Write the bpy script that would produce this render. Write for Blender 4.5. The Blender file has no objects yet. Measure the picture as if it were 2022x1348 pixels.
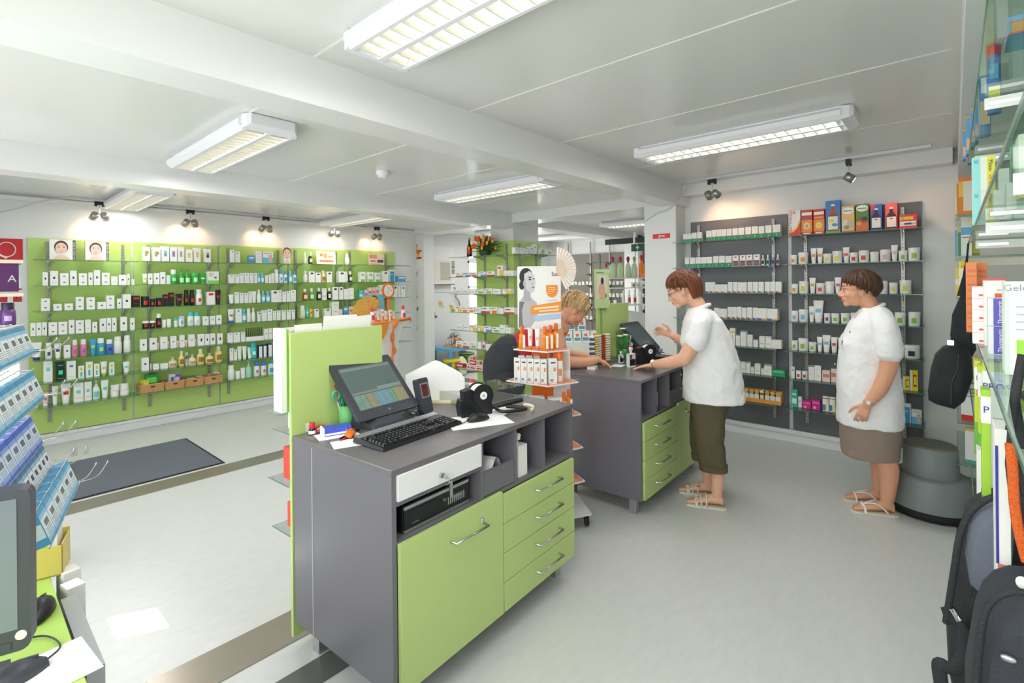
import bpy, bmesh, math, random
from mathutils import Matrix, Vector
random.seed(7)
S = bpy.context.scene
COL = S.collection

# ---------------------------------------------------------------- camera
F_PX, PSI, HY, CXP, EYE, ROLL = 985.0, 0.725, 560.0, 1011.0, 1.57, -0.01
cps, sps = math.cos(PSI), math.sin(PSI)
crl, srl = math.cos(ROLL), math.sin(ROLL)
cam = bpy.data.cameras.new('camera')
cam.sensor_width = 36.0
cam.lens = F_PX / 2022.0 * 36.0
cam.shift_y = -(674.0 - HY) / 2022.0
cam.clip_start = 0.02
cam_o = bpy.data.objects.new('camera', cam)
COL.objects.link(cam_o)
_r0 = Vector((sps, -cps, 0)); _u0 = Vector((0, 0, 1)); _f = Vector((cps, sps, 0))
_r = _r0 * crl + _u0 * srl
_u = _u0 * crl - _r0 * srl
cam_o.matrix_world = Matrix(((_r.x, _u.x, -_f.x, 0), (_r.y, _u.y, -_f.y, 0), (_r.z, _u.z, -_f.z, EYE), (0, 0, 0, 1)))
S.camera = cam_o

# ---------------------------------------------------------------- world, sun, daylight, exposure
S.view_settings.view_transform = 'Standard'
S.view_settings.look = 'None'
S.view_settings.gamma = 1.0
S.view_settings.use_curve_mapping = False
S.view_settings.exposure = 1.06
w = bpy.data.worlds.new('daylight'); S.world = w
w.use_nodes = True
bg = w.node_tree.nodes['Background']
bg.inputs[0].default_value = (0.82, 0.90, 1.0, 1)
bg.inputs[1].default_value = 1.6

def add_light(name, kind, loc, energy, color=(1, 1, 1), size=None, size_y=None, aim=None, spot=None):
    l = bpy.data.lights.new(name, kind)
    l.energy = energy; l.color = color
    if kind == 'AREA':
        l.shape = 'RECTANGLE'; l.size = size; l.size_y = size_y
    elif kind == 'SUN':
        l.angle = 0.009
    elif size is not None:
        l.shadow_soft_size = size
    if spot:
        l.spot_size = spot; l.spot_blend = 0.6
    o = bpy.data.objects.new(name, l); COL.objects.link(o)
    o.location = loc
    if aim is not None:
        o.rotation_euler = Vector(aim).to_track_quat('-Z', 'Y').to_euler()
    return o

# daylight that comes in through the glazed shop front behind the camera (plane X = -0.75)
add_light('daylight_front', 'AREA', (-0.70, 3.0, 1.30), 38, (0.95, 0.98, 1.0), 4.2, 1.6, (1, 0, -0.16))
add_light('daylight_side', 'AREA', (-0.70, 0.15, 1.7), 16, (1.0, 0.98, 0.95), 1.1, 1.2, (1, 0.15, -0.05))
# daylight of the room beyond the pillars
add_light('daylight_back', 'AREA', (7.9, 6.93, 1.5), 16, (1.0, 0.98, 0.93), 1.6, 1.4, (-0.1, -1, 0))
SUN_DIR = Vector((0.80, -0.42, -0.78)).normalized()
add_light('sun', 'SUN', (-3, 5, 4), 30.0, (1.0, 0.96, 0.88), aim=SUN_DIR)

# ---------------------------------------------------------------- measuring helpers (photo measurement -> metres)
def ray(px, py):
    a = (px - CXP) / F_PX; b = -(py - HY) / F_PX
    r = a * crl - b * srl; z = a * srl + b * crl
    return (cps + sps * r, sps - cps * r, z)
def on_z(px, py, Z=0.0):
    d = ray(px, py); t = (Z - EYE) / d[2]; return (d[0] * t, d[1] * t, Z)
def on_x(px, py, X):
    d = ray(px, py); t = X / d[0]; return (X, d[1] * t, EYE + d[2] * t)
def on_y(px, py, Y):
    d = ray(px, py); t = Y / d[1]; return (d[0] * t, Y, EYE + d[2] * t)
def at_depth(px, py, D):
    d = ray(px, py); return (d[0] * D, d[1] * D, EYE + d[2] * D)
def depth(x, y):
    return x * cps + y * sps

# ---------------------------------------------------------------- materials
def lin(c):
    out = []
    for v in c:
        v = v / 255.0
        out.append(v / 12.92 if v <= 0.04045 else ((v + 0.055) / 1.055) ** 2.4)
    return tuple(out)
_M = {}
def mat(name, rgb=(200, 200, 200), rough=0.5, metal=0.0, noise=0.0, nscale=8.0, bump=0.0, bscale=60.0, trans=0.0, emit=0.0, ior=1.45, spec=0.5, alpha=1.0, coat=0.0):
    if name in _M:
        return _M[name]
    m = bpy.data.materials.new(name); m.use_nodes = True
    nt = m.node_tree; b = nt.nodes['Principled BSDF']
    c = lin(rgb) + (1,)
    b.inputs['Base Color'].default_value = c
    b.inputs['Roughness'].default_value = rough
    b.inputs['Metallic'].default_value = metal
    b.inputs['IOR'].default_value = ior
    b.inputs['Specular IOR Level'].default_value = spec
    b.inputs['Coat Weight'].default_value = coat
    if trans:
        b.inputs['Transmission Weight'].default_value = trans
    if alpha < 1:
        b.inputs['Alpha'].default_value = alpha
    if emit:
        b.inputs['Emission Color'].default_value = c
        b.inputs['Emission Strength'].default_value = emit
    if noise or bump:
        tc = nt.nodes.new('ShaderNodeTexCoord')
    if noise:
        n = nt.nodes.new('ShaderNodeTexNoise'); n.inputs['Scale'].default_value = nscale; n.inputs['Detail'].default_value = 4
        nt.links.new(tc.outputs['Object'], n.inputs['Vector'])
        mp = nt.nodes.new('ShaderNodeMapRange')
        mp.inputs['To Min'].default_value = 1 - noise; mp.inputs['To Max'].default_value = 1 + noise
        nt.links.new(n.outputs['Fac'], mp.inputs['Value'])
        mx = nt.nodes.new('ShaderNodeMix'); mx.data_type = 'RGBA'; mx.blend_type = 'MULTIPLY'
        mx.inputs['Factor'].default_value = 1.0
        mx.inputs['A'].default_value = c
        nt.links.new(mp.outputs['Result'], mx.inputs['B'])
        nt.links.new(mx.outputs['Result'], b.inputs['Base Color'])
    if bump:
        n2 = nt.nodes.new('ShaderNodeTexNoise'); n2.inputs['Scale'].default_value = bscale
        nt.links.new(tc.outputs['Object'], n2.inputs['Vector'])
        bp = nt.nodes.new('ShaderNodeBump'); bp.inputs['Strength'].default_value = bump; bp.inputs['Distance'].default_value = 0.01
        nt.links.new(n2.outputs['Fac'], bp.inputs['Height'])
        nt.links.new(bp.outputs['Normal'], b.inputs['Normal'])
    _M[name] = m
    return m
def col(rgb, rough=0.45):
    return mat('print_%02x%02x%02x_%d' % (rgb[0], rgb[1], rgb[2], int(rough * 100)), rgb, rough, noise=0.02, nscale=30)
def thin_glass(name, rgb, alpha_, rough=0.02):
    # thin sheet: mostly see-through, a little tint, mirror sheen from a fresnel mix
    if name in _M: return _M[name]
    m = bpy.data.materials.new(name); m.use_nodes = True
    nt = m.node_tree
    for n in list(nt.nodes):
        if n.type != 'OUTPUT_MATERIAL': nt.nodes.remove(n)
    out = [n for n in nt.nodes if n.type == 'OUTPUT_MATERIAL'][0]
    tr = nt.nodes.new('ShaderNodeBsdfTransparent'); tr.inputs[0].default_value = tuple(lin(rgb)) + (1,)
    gl = nt.nodes.new('ShaderNodeBsdfGlossy'); gl.inputs['Roughness'].default_value = rough
    fr = nt.nodes.new('ShaderNodeFresnel'); fr.inputs[0].default_value = 1.45
    ns = nt.nodes.new('ShaderNodeMath'); ns.operation = 'MULTIPLY_ADD'; ns.inputs[1].default_value = 0.8; ns.inputs[2].default_value = alpha_
    ge = nt.nodes.new('ShaderNodeNewGeometry'); inv = nt.nodes.new('ShaderNodeMath'); inv.operation = 'SUBTRACT'; inv.inputs[0].default_value = 1.0
    ml = nt.nodes.new('ShaderNodeMath'); ml.operation = 'MULTIPLY'
    nt.links.new(ge.outputs['Backfacing'], inv.inputs[1]); nt.links.new(fr.outputs[0], ml.inputs[0]); nt.links.new(inv.outputs[0], ml.inputs[1])
    nt.links.new(ml.outputs[0], ns.inputs[0])
    mx = nt.nodes.new('ShaderNodeMixShader')
    nt.links.new(ns.outputs[0], mx.inputs[0]); nt.links.new(tr.outputs[0], mx.inputs[1]); nt.links.new(gl.outputs[0], mx.inputs[2])
    nt.links.new(mx.outputs[0], out.inputs[0])
    _M[name] = m
    return m

M_WALL = mat('white_wall_panel', (228, 229, 229), 0.4, noise=0.012, nscale=1.5)
M_CEIL = mat('ceiling_sheet', (226, 227, 224), 0.2, noise=0.01, nscale=1.0, spec=0.45)
M_BEAM = mat('beam_paint', (231, 232, 232), 0.25, noise=0.01, nscale=2.0)
M_GREEN = mat('lime_laminate', (184, 212, 120), 0.33, noise=0.015, nscale=3.0)
M_GREEN2 = mat('lime_front', (186, 208, 132), 0.38, noise=0.015, nscale=3.0)
M_GREENP = mat('lime_screen', (188, 212, 130), 0.4, noise=0.012, nscale=3.0)
M_GREY = mat('anthracite_laminate', (112, 110, 118), 0.36, noise=0.02, nscale=4.0)
M_GREYTOP = mat('anthracite_worktop', (112, 108, 112), 0.27, noise=0.02, nscale=4.0, bump=0.02, bscale=300)
M_DPANEL = mat('dark_grey_back_panel', (106, 108, 114), 0.4, noise=0.02, nscale=3.0)
M_CHROME = mat('chrome', (205, 205, 203), 0.22, 1.0)
M_ALU = mat('brushed_aluminium', (190, 192, 196), 0.35, 0.9, noise=0.03, nscale=60)
M_WHITE = mat('white_plastic', (236, 236, 236), 0.35, noise=0.01)
M_CARD = mat('white_cardboard', (240, 239, 236), 0.5, noise=0.012, nscale=20)
M_BLACK = mat('black_plastic', (28, 29, 32), 0.4, noise=0.05, nscale=20)
M_DARK = mat('charcoal_plastic', (62, 64, 74), 0.4, noise=0.03, nscale=20)
M_GLASS = thin_glass('clear_glass_shelf', (232, 244, 238), 0.03)
M_GEDGE = mat('green_glass_edge', (96, 134, 116), 0.15, noise=0.05)
M_ACRYL = thin_glass('clear_acrylic', (240, 243, 243), 0.05)
M_SKIN = mat('skin', (232, 180, 152), 0.5, noise=0.04, nscale=14, bump=0.05, bscale=120)
M_SKIN2 = mat('tanned_skin', (224, 166, 134), 0.5, noise=0.04, nscale=14, bump=0.05, bscale=120)
M_FABW = mat('white_cotton', (240, 240, 242), 0.85, noise=0.015, nscale=20, bump=0.12, bscale=14)
def slot(o, mats):
    for m in mats: o.data.materials.append(m)

# ---------------------------------------------------------------- mesh builder
class MB:
    def __init__(s):
        s.v = []; s.f = []; s.m = []; s.s = []
    def add(s, verts, faces, mi=0, smooth=False, M=None):
        b = len(s.v)
        for p in verts:
            p = Vector(p)
            s.v.append(M @ p if M is not None else p)
        for f in faces:
            s.f.append(tuple(b + i for i in f)); s.m.append(mi); s.s.append(smooth)
        return s
    def box(s, x0, x1, y0, y1, z0, z1, mi=0, M=None):
        v = [(x0, y0, z0), (x1, y0, z0), (x1, y1, z0), (x0, y1, z0), (x0, y0, z1), (x1, y0, z1), (x1, y1, z1), (x0, y1, z1)]
        return s.add(v, [(3, 2, 1, 0), (4, 5, 6, 7), (0, 1, 5, 4), (1, 2, 6, 5), (2, 3, 7, 6), (3, 0, 4, 7)], mi, False, M)
    def quad(s, a, b, c, d, mi=0, M=None):
        return s.add([a, b, c, d], [(0, 1, 2, 3)], mi, False, M)
    def prism(s, pts, z0, z1, mi=0, M=None, smooth=False):
        n = len(pts)
        v = [(p[0], p[1], z0) for p in pts] + [(p[0], p[1], z1) for p in pts]
        f = [(i, (i + 1) % n, n + (i + 1) % n, n + i) for i in range(n)]
        s.add(v, f, mi, smooth, M)
        s.add(v, [tuple(range(n))[::-1], tuple(range(n, 2 * n))], mi, False, M)
        return s
    def loft(s, rings, mi=0, caps=True, smooth=True, M=None, closed=True):
        n = len(rings[0]); v = [p for r in rings for p in r]; f = []
        for k in range(len(rings) - 1):
            for i in range(n if closed else n - 1):
                j = (i + 1) % n
                f.append((k * n + i, k * n + j, (k + 1) * n + j, (k + 1) * n + i))
        s.add(v, f, mi, smooth, M)
        if caps:
            s.add(rings[0], [tuple(range(n))[::-1]], mi, False, M)
            s.add(rings[-1], [tuple(range(n))], mi, False, M)
        return s
    def lathe(s, prof, n=16, mi=0, M=None, smooth=True, c=(0, 0, 0)):
        rings = [[(c[0] + r * math.cos(2 * math.pi * i / n), c[1] + r * math.sin(2 * math.pi * i / n), c[2] + z) for i in range(n)] for r, z in prof]
        return s.loft(rings, mi, True, smooth, M)
    def tube(s, pts, rad, n=10, mi=0, caps=True, M=None, flat=1.0):
        pts = [Vector(p) for p in pts]
        if not hasattr(rad, '__len__'): rad = [rad] * len(pts)
        rings = []; prev = None
        for i, p in enumerate(pts):
            t = (pts[min(i + 1, len(pts) - 1)] - pts[max(i - 1, 0)])
            if t.length < 1e-9: t = Vector((0, 0, 1))
            t.normalize()
            if prev is None:
                a = Vector((0, 0, 1)) if abs(t.z) < 0.9 else Vector((1, 0, 0))
                u = t.cross(a).normalized()
            else:
                u = (prev - t * prev.dot(t))
                u = u.normalized() if u.length > 1e-6 else t.orthogonal().normalized()
            prev = u; w_ = t.cross(u)
            rings.append([p + (u * math.cos(2 * math.pi * k / n) + w_ * math.sin(2 * math.pi * k / n) * flat) * rad[i] for k in range(n)])
        return s.loft(rings, mi, caps, True, M)
    def ball(s, c, r, mi=0, n=14, k=9, M=None):
        if not hasattr(r, '__len__'): r = (r, r, r)
        rings = []
        for j in range(k + 1):
            a = -math.pi / 2 + math.pi * j / k
            q = max(math.cos(a), 0.02)
            rings.append([(c[0] + r[0] * q * math.cos(2 * math.pi * i / n), c[1] + r[1] * q * math.sin(2 * math.pi * i / n), c[2] + r[2] * math.sin(a)) for i in range(n)])
        return s.loft(rings, mi, True, True, M)
    def capsule(s, a, b, ra, rb, n=10, mi=0):
        a = Vector(a); b = Vector(b)
        s.tube([a, b], [ra, rb], n, mi)
        s.ball(a, ra * 1.0, mi, n, 6); s.ball(b, rb * 1.0, mi, n, 6)
        return s
    def mesh(s, name, mats):
        me = bpy.data.meshes.new(name)
        me.from_pydata([tuple(p) for p in s.v], [], s.f)
        for m in mats: me.materials.append(m)
        me.polygons.foreach_set('material_index', s.m)
        me.polygons.foreach_set('use_smooth', s.s)
        me.update()
        return me
    def build(s, name, mats, parent=None, loc=(0, 0, 0), rotz=0.0, bevel=0.0, rot=None):
        if not isinstance(mats, (list, tuple)): mats = [mats]
        o = bpy.data.objects.new(name, s.mesh(name, mats)); COL.objects.link(o)
        o.parent = parent; o.location = loc
        o.rotation_euler = rot if rot else (0, 0, rotz)
        if bevel:
            b = o.modifiers.new('bevel', 'BEVEL'); b.width = bevel; b.segments = 2; b.limit_method = 'ANGLE'
        return o
def arc(cx, cy, r, a0, a1, n):
    return [(cx + r * math.cos(a0 + (a1 - a0) * i / n), cy + r * math.sin(a0 + (a1 - a0) * i / n)) for i in range(n + 1)]
def rrect(x0, x1, y0, y1, r, n=4):
    p = []
    for cx, cy, a in ((x1 - r, y1 - r, 0), (x0 + r, y1 - r, 90), (x0 + r, y0 + r, 180), (x1 - r, y0 + r, 270)):
        p += arc(cx, cy, r, math.radians(a), math.radians(a + 90), n)
    return p
def curve(pts, n=8):
    # catmull-rom through the points
    P = [Vector(p) for p in pts]; out = []
    for i in range(len(P) - 1):
        a = P[max(i - 1, 0)]; b = P[i]; c = P[i + 1]; d = P[min(i + 2, len(P) - 1)]
        for k in range(n):
            t = k / n
            out.append(0.5 * ((2 * b) + (c - a) * t + (2 * a - 5 * b + 4 * c - d) * t * t + (3 * b - a - 3 * c + d) * t ** 3))
    out.append(P[-1]); return out
def thing(name, label, cat, loc=(0, 0, 0), rotz=0.0, group=None, rot=None):
    o = bpy.data.objects.new(name, None); COL.objects.link(o)
    o.empty_display_size = 0.05
    o.location = loc; o.rotation_euler = rot if rot else (0, 0, rotz)
    return tag(o, label, cat, group)
def tag(o, label, cat, group=None):
    o['label'] = label; o['category'] = cat
    if group: o['group'] = group
    return o
def struct(o):
    o['kind'] = 'structure'; return o
def text(name, s, size, m, parent, M, align='CENTER', ext=0.0004, bold=0.0, sx=1.0):
    cu = bpy.data.curves.new(name, 'FONT'); cu.body = s; cu.size = size; cu.extrude = ext; cu.align_x = align; cu.align_y = 'CENTER'
    cu.offset = bold; cu.resolution_u = 2
    t = bpy.data.objects.new(name, cu); COL.objects.link(t)
    dg = bpy.context.evaluated_depsgraph_get(); dg.update()
    me = bpy.data.meshes.new_from_object(t.evaluated_get(dg))
    bpy.data.objects.remove(t, do_unlink=True); bpy.data.curves.remove(cu)
    me.name = name
    me.materials.clear(); me.materials.append(m)
    o = bpy.data.objects.new(name, me); COL.objects.link(o); o.parent = parent
    o.matrix_local = M @ Matrix.Diagonal((sx, 1, 1, 1))
    return o
def face_mat(origin, xdir, ydir):
    x = Vector(xdir).normalized(); y = Vector(ydir).normalized(); z = x.cross(y)
    return Matrix(((x.x, y.x, z.x, origin[0]), (x.y, y.y, z.y, origin[1]), (x.z, y.z, z.z, origin[2]), (0, 0, 0, 1)))
TEN = ['', 'first', 'second', 'third', 'fourth', 'fifth', 'sixth', 'seventh', 'eighth', 'ninth', 'tenth', 'eleventh', 'twelfth', 'thirteenth', 'fourteenth', 'fifteenth', 'sixteenth', 'seventeenth', 'eighteenth', 'nineteenth', 'twentieth', 'twenty-first', 'twenty-second', 'twenty-third', 'twenty-fourth', 'twenty-fifth', 'twenty-sixth', 'twenty-seventh', 'twenty-eighth', 'twenty-ninth', 'thirtieth'] + ['thirtieth'] * 0 + ['thirty-' + w_ for w_ in ('first', 'second', 'third', 'fourth', 'fifth', 'sixth', 'seventh', 'eighth', 'ninth')] + ['fortieth', 'forty-first', 'forty-second']

# ================================================================ the room
H1, H2, H3 = 2.62, 2.54, 2.49          # ceiling heights of the three modules
XR = 5.45                               # wall with the dark shelves
YL = 6.82                               # wall with the green shelves
def bx(name, x0, x1, y0, y1, z0, z1, m, bevel=0):
    return struct(MB().box(x0, x1, y0, y1, z0, z1).build(name, m, bevel=bevel))

# floor: pale vinyl with faint marbling
mf = bpy.data.materials.new('pale_vinyl_floor'); mf.use_nodes = True
nt = mf.node_tree; b = nt.nodes['Principled BSDF']
tc = nt.nodes.new('ShaderNodeTexCoord'); mp = nt.nodes.new('ShaderNodeMapping'); mp.inputs['Scale'].default_value = (1.0, 3.2, 1)
n1 = nt.nodes.new('ShaderNodeTexNoise'); n1.inputs['Scale'].default_value = 9; n1.inputs['Detail'].default_value = 8; n1.inputs['Roughness'].default_value = 0.65
rp = nt.nodes.new('ShaderNodeValToRGB')
rp.color_ramp.elements[0].position = 0.32; rp.color_ramp.elements[0].color = lin((203, 204, 203)) + (1,)
rp.color_ramp.elements[1].position = 0.68; rp.color_ramp.elements[1].color = lin((211, 212, 211)) + (1,)
nt.links.new(tc.outputs['Object'], mp.inputs[0]); nt.links.new(mp.outputs[0], n1.inputs['Vector'])
nt.links.new(n1.outputs['Fac'], rp.inputs[0]); nt.links.new(rp.outputs[0], b.inputs['Base Color'])
b.inputs['Roughness'].default_value = 0.3
struct(MB().box(-0.8, 11.6, -0.6, 9.2, -0.06, 0).build('floor', mf))
M_STRIP = mat('metal_joint_cover', (168, 160, 148), 0.25, 0.6, noise=0.05, nscale=6)
M_STRIPD = mat('dark_joint_and_strip', (98, 102, 98), 0.35, noise=0.04, nscale=6)
bx('trim_1', -0.75, XR, 2.19, 2.41, 0, 0.004, M_STRIP)
bx('trim_2', -0.75, XR, 4.60, 4.82, 0, 0.004, M_STRIP)
bx('trim_3', 5.50, 5.72, 4.9, 6.99, 0, 0.004, M_STRIPD)
bx('trim_4', -0.75, XR - 0.1, -0.24, 0.0, 0, 0.004, M_STRIPD)
bx('trim_5', 0.6, 1.9, 1.88, 2.02, 0, 0.003, M_STRIPD)  # plain dark strip lying across the floor by the nearest counter

# ceilings with pale panel seams
M_SEAM = mat('ceiling_seam', (240, 240, 236), 0.5)
def ceiling(name, x0, x1, y0, y1, z):
    bx(name, x0, x1, y0, y1, z, z + 0.05, M_CEIL)
ceiling('ceiling', -0.8, XR + 0.1, -0.12, 2.3, H1)
ceiling('ceiling_2', -0.8, XR + 0.1, 2.3, 4.7, H2)
ceiling('ceiling_3', -0.8, XR + 0.1, 4.7, 6.9, H3)
ceiling('ceiling_4', XR + 0.1, 11.6, -0.1, 9.2, 2.52)
for i, x in enumerate((0.13, 1.12, 2.11, 3.04, 4.2, 5.15)):
    bx('ceiling_seam_%d' % (i + 1), x - 0.006, x + 0.006, 0.0, 2.19, H1 - 0.002, H1, M_SEAM)
    bx('ceiling_seam_%d' % (i + 11), x - 0.006, x + 0.006, 2.41, 4.6, H2 - 0.002, H2, M_SEAM)

# walls
M_FRONT = mat('white_sheet_wall', (222, 222, 220), 0.5, noise=0.01)
bx('wall_right', XR + 0.004, XR + 0.1, -0.5, 2.26, 0, H1, M_WALL)
bx('wall_left', -0.8, 5.28, YL + 0.004, YL + 0.12, 0, H3, M_WALL)
bx('wall_side', -0.8, 5.5, -0.55, -0.45, 0, H1, M_WALL)
wp = MB()
for a, b_, z0, z1 in ((5.30, 6.62, 0, 2.52), (6.62, 7.02, 0, 0.75), (6.62, 7.02, 2.02, 2.52), (7.02, 11.6, 0, 2.52)):
    wp.box(a, b_, 7.0, 7.1, z0, z1)
struct(wp.build('wall_play', M_WALL))
bx('wall_far', 9.25, 9.35, -0.1, 7.0, 0, 2.52, M_WALL)
bx('wall_end', 5.55, 9.3, -0.2, -0.1, 0, 2.52, M_WALL)
# glazed shop front behind the camera, X = -0.75: sill, head, posts
bx('wall_front', -0.85, -0.75, -0.5, 6.9, 0, 0.42, M_FRONT)
# beams
bx('beam_1', -0.8, XR, 2.19, 2.42, 2.40, H1 + 0.02, M_BEAM)
bx('beam_2', -0.8, XR, 4.60, 4.84, 2.345, H2 + 0.02, M_BEAM)
bx('beam_3', 5.20, 5.55, 2.26, 7.0, 2.42, H2 + 0.03, M_BEAM)
bx('beam_4', -0.8, XR, -0.45, -0.03, 2.33, H1 + 0.02, M_WALL)
bx('beam_5', XR - 0.16, XR, 0.0, 2.19, 2.50, H1 + 0.01, M_BEAM)
bx('beam_6', 5.55, 9.25, 4.60, 4.90, 2.40, 2.53, M_BEAM)
bx('beam_7', 5.55, 9.25, 2.30, 2.52, 2.40, 2.53, M_BEAM)
bx('trim_6', -0.8, 5.28, YL - 0.03, YL + 0.003, 2.43, 2.47, M_BEAM)
# columns
bx('column_1', 5.20, 5.46, 2.24, 2.61, 0, 2.43, M_WALL, 0.008)
bx('column_2', 5.25, 5.46, 4.62, 4.90, 0, 2.45, M_WALL, 0.008)
bx('column_3', 5.26, 5.48, 6.62, 7.0, 0, 2.45, M_WALL, 0.008)
bx('column_4', 8.9, 9.1, 4.6, 4.9, 0, 2.5, M_WALL, 0.008)
# skirting
M_SKIRT = mat('white_skirting', (232, 232, 235), 0.3, noise=0.01)
bx('baseboard_left', -0.7, 5.28, YL - 0.03, YL, 0, 0.085, M_SKIRT, 0.004)
bx('baseboard_right', XR - 0.03, XR, 0.0, 2.24, 0, 0.085, M_SKIRT, 0.004)
bx('trim_7', -0.7, 4.8, YL - 0.045, YL, 0.085, 0.115, M_SKIRT, 0.003)
bx('trim_8', XR - 0.045, XR, 0.1, 2.24, 0.085, 0.125, M_SKIRT, 0.003)

# shop front: door frame and window frames of white aluminium with glass
M_FRAME = mat('white_window_frame', (235, 235, 235), 0.35)
M_PANE = thin_glass('window_pane', (250, 252, 252), 0.03)
def glazed(name, y0, y1, z0, z1, x=-0.80):
    f = MB()
    t = 0.05
    f.box(x - .03, x + .03, y0, y0 + t, z0, z1).box(x - .03, x + .03, y1 - t, y1, z0, z1)
    f.box(x - .03, x + .03, y0, y1, z0, z0 + t).box(x - .03, x + .03, y0, y1, z1 - t, z1)
    o = struct(f.build(name, M_FRAME))
    g = MB().box(x - .004, x + .004, y0 + t, y1 - t, z0 + t, z1 - t).build('pane', M_PANE, o)
    return o
bx('wall_front_2', -0.85, -0.75, -0.5, 6.9, 2.4, H1, M_FRONT)
bx('wall_front_3', -0.85, -0.75, 0.75, 2.0, 0.42, 2.4, M_FRONT)
bx('wall_front_4', -0.85, -0.75, 6.3, 6.9, 0.42, 2.4, M_FRONT)
bx('wall_front_5', -0.85, -0.75, -0.55, -0.3, 0.42, 2.4, M_FRONT)
glazed('window_1', 4.6, 6.3, 0.42, 2.4)
glazed('window_2', -0.3, 0.75, 0.42, 2.4)
# pale surface for the unseen screen added to block the sun
M_SUNBLOCK = mat('sun_blocker_surface', (235, 232, 222), 0.8)
glazed('window_3', 2.0, 4.6, 0.42, 2.4)

g = MB().box(6.62, 6.66, 7.0, 7.08, 0.75, 2.02).box(6.98, 7.02, 7.0, 7.08, 0.75, 2.02).box(6.62, 7.02, 7.0, 7.08, 0.75, 0.79).box(6.62, 7.02, 7.0, 7.08, 1.98, 2.02).box(6.62, 7.02, 7.0, 7.08, 1.5, 1.53)
wo = struct(g.build('window_4', M_FRAME)); MB().box(6.66, 6.98, 7.03, 7.035, 0.79, 1.98).build('pane', M_PANE, wo)
# unseen slatted screen added outside the glass; its opening shapes the sun patch
sh = MB()
ya, yb, za, zb = 3.60, 3.82, 1.46, 1.64
for (y0, y1, z0, z1) in ((-1.0, ya, -0.2, 3.0), (yb, 7.2, -0.2, 3.0), (ya, yb, -0.2, za), (ya, yb, zb, 3.0)):
    sh.box(-1.03, -1.0, y0, y1, z0, z1)
for k in range(16):
    sh.box(-1.0, -0.994, -0.6, ya, 0.2 + k * 0.16, 0.2 + k * 0.16 + 0.15)
    sh.box(-1.0, -0.994, yb, 7.0, 0.2 + k * 0.16, 0.2 + k * 0.16 + 0.15)
struct(sh.build('added_sun_blocker', M_SUNBLOCK))

# ================================================================ ceiling fittings
M_LAMPH = mat('lamp_housing', (232, 233, 238), 0.35, noise=0.01)
M_TUBE = mat('fluorescent_glow', (255, 252, 240), 0.5, emit=3.2)
M_LOUV = mat('louvre_aluminium', (214, 212, 198), 0.3, 0.35)
def ceiling_light(x, y0, y1, z, label, w_=0.34):
    """twin fluorescent fitting along Y: rounded housing, tubes, cross louvre"""
    t = thing('ceiling_light', label, 'ceiling light', (x, (y0 + y1) / 2, z), group=None)
    L = (y1 - y0) / 2; hw = w_ / 2
    h = MB()
    prof = [(-hw * .72, 0), (-hw, -0.03), (-hw, -0.06), (-hw * .82, -0.085), (-hw * .72, -0.085)]
    # two long cheeks, two rounded ends, a top plate
    for sgn in (1, -1):
        ring = [(sgn * px_, pz) for px_, pz in prof]
        h.loft([[(a, -L, c) for a, c in ring], [(a, L, c) for a, c in ring]], 0, True, False)
        e = 0.06
        ring2 = [(hw * .9, -0.005), (hw * .9, -0.085), (-hw * .9, -0.085), (-hw * .9, -0.005)]
        h.loft([[(a, sgn * (L - 0.0), c) for a, c in ring2], [(a * .93, sgn * (L + e * .7), c * .9) for a, c in ring2], [(a * .8, sgn * (L + e), c * .7) for a, c in ring2]], 0, True, False)
    h.box(-hw * .8, hw * .8, -L, L, -0.02, 0)
    h.box(-0.012, 0.012, -L, L, -0.087, -0.02)
    h.build('housing', M_LAMPH, t)
    g = MB()
    for sx in (-hw * .37, hw * .37):
        g.tube([(sx, -L + .02, -0.045), (sx, L - .02, -0.045)], 0.014, 10)
    g.build('fluorescent_tube', M_TUBE, t)
    lv = MB()
    for sx in (-1, 1):
        for k in range(19):
            yy = -L + 0.03 + k * (2 * L - 0.06) / 18
            lv.loft([[(sx * .018, yy - .012, -0.05), (sx * hw * .7, yy - .012, -0.05), (sx * hw * .7, yy + .012, -0.05), (sx * .018, yy + .012, -0.05)],
                     [(sx * .018, yy - .002, -0.085), (sx * hw * .7, yy - .002, -0.085), (sx * hw * .7, yy + .002, -0.085), (sx * .018, yy + .002, -0.085)]], 0, True, False)
    lv.build('louvre', M_LOUV, t)
    al = bpy.data.lights.new('lamp_glow', 'AREA'); al.shape = 'RECTANGLE'; al.size = w_ * .7; al.size_y = 2 * L - .1; al.energy = 5.6; al.color = (1, 0.985, 0.95)
    ao = bpy.data.objects.new('lamp_glow', al); COL.objects.link(ao); ao.parent = t; ao.location = (0, 0, -0.092)
    return t
ceiling_light(1.235, 0.46, 1.84, H1, 'large white louvred fluorescent light nearest the viewer above the front counter')
ceiling_light(3.70, 0.50, 1.82, H1, 'white louvred fluorescent light near the dark shelving wall, above the two women')
ceiling_light(1.245, 2.98, 4.36, H2, 'white double fluorescent light on the middle ceiling bay, left of the smoke detector')
ceiling_light(3.56, 2.70, 4.08, H2, 'long white louvred light in the middle bay, right of the smoke detector')
ceiling_light(1.24, 5.42, 6.74, H3, 'small white fluorescent light above the leftmost green shelf panels')
ceiling_light(3.60, 5.30, 6.62, H3, 'white fluorescent light near the far end of the green shelf wall')
for (x, y0, y1, lb) in ((6.9, 2.75, 4.1, 'white louvred light in the back room above the candy bag stand'), (7.9, 5.2, 6.4, 'distant white light in the back room above the toy corner side'), (6.3, 5.1, 6.3, 'fluorescent light in the back room just behind the green tower'), (8.4, 2.8, 4.1, 'farthest white light in the back room above the dark shelves')):
    ceiling_light(x, y0, y1, 2.52, lb)

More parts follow.
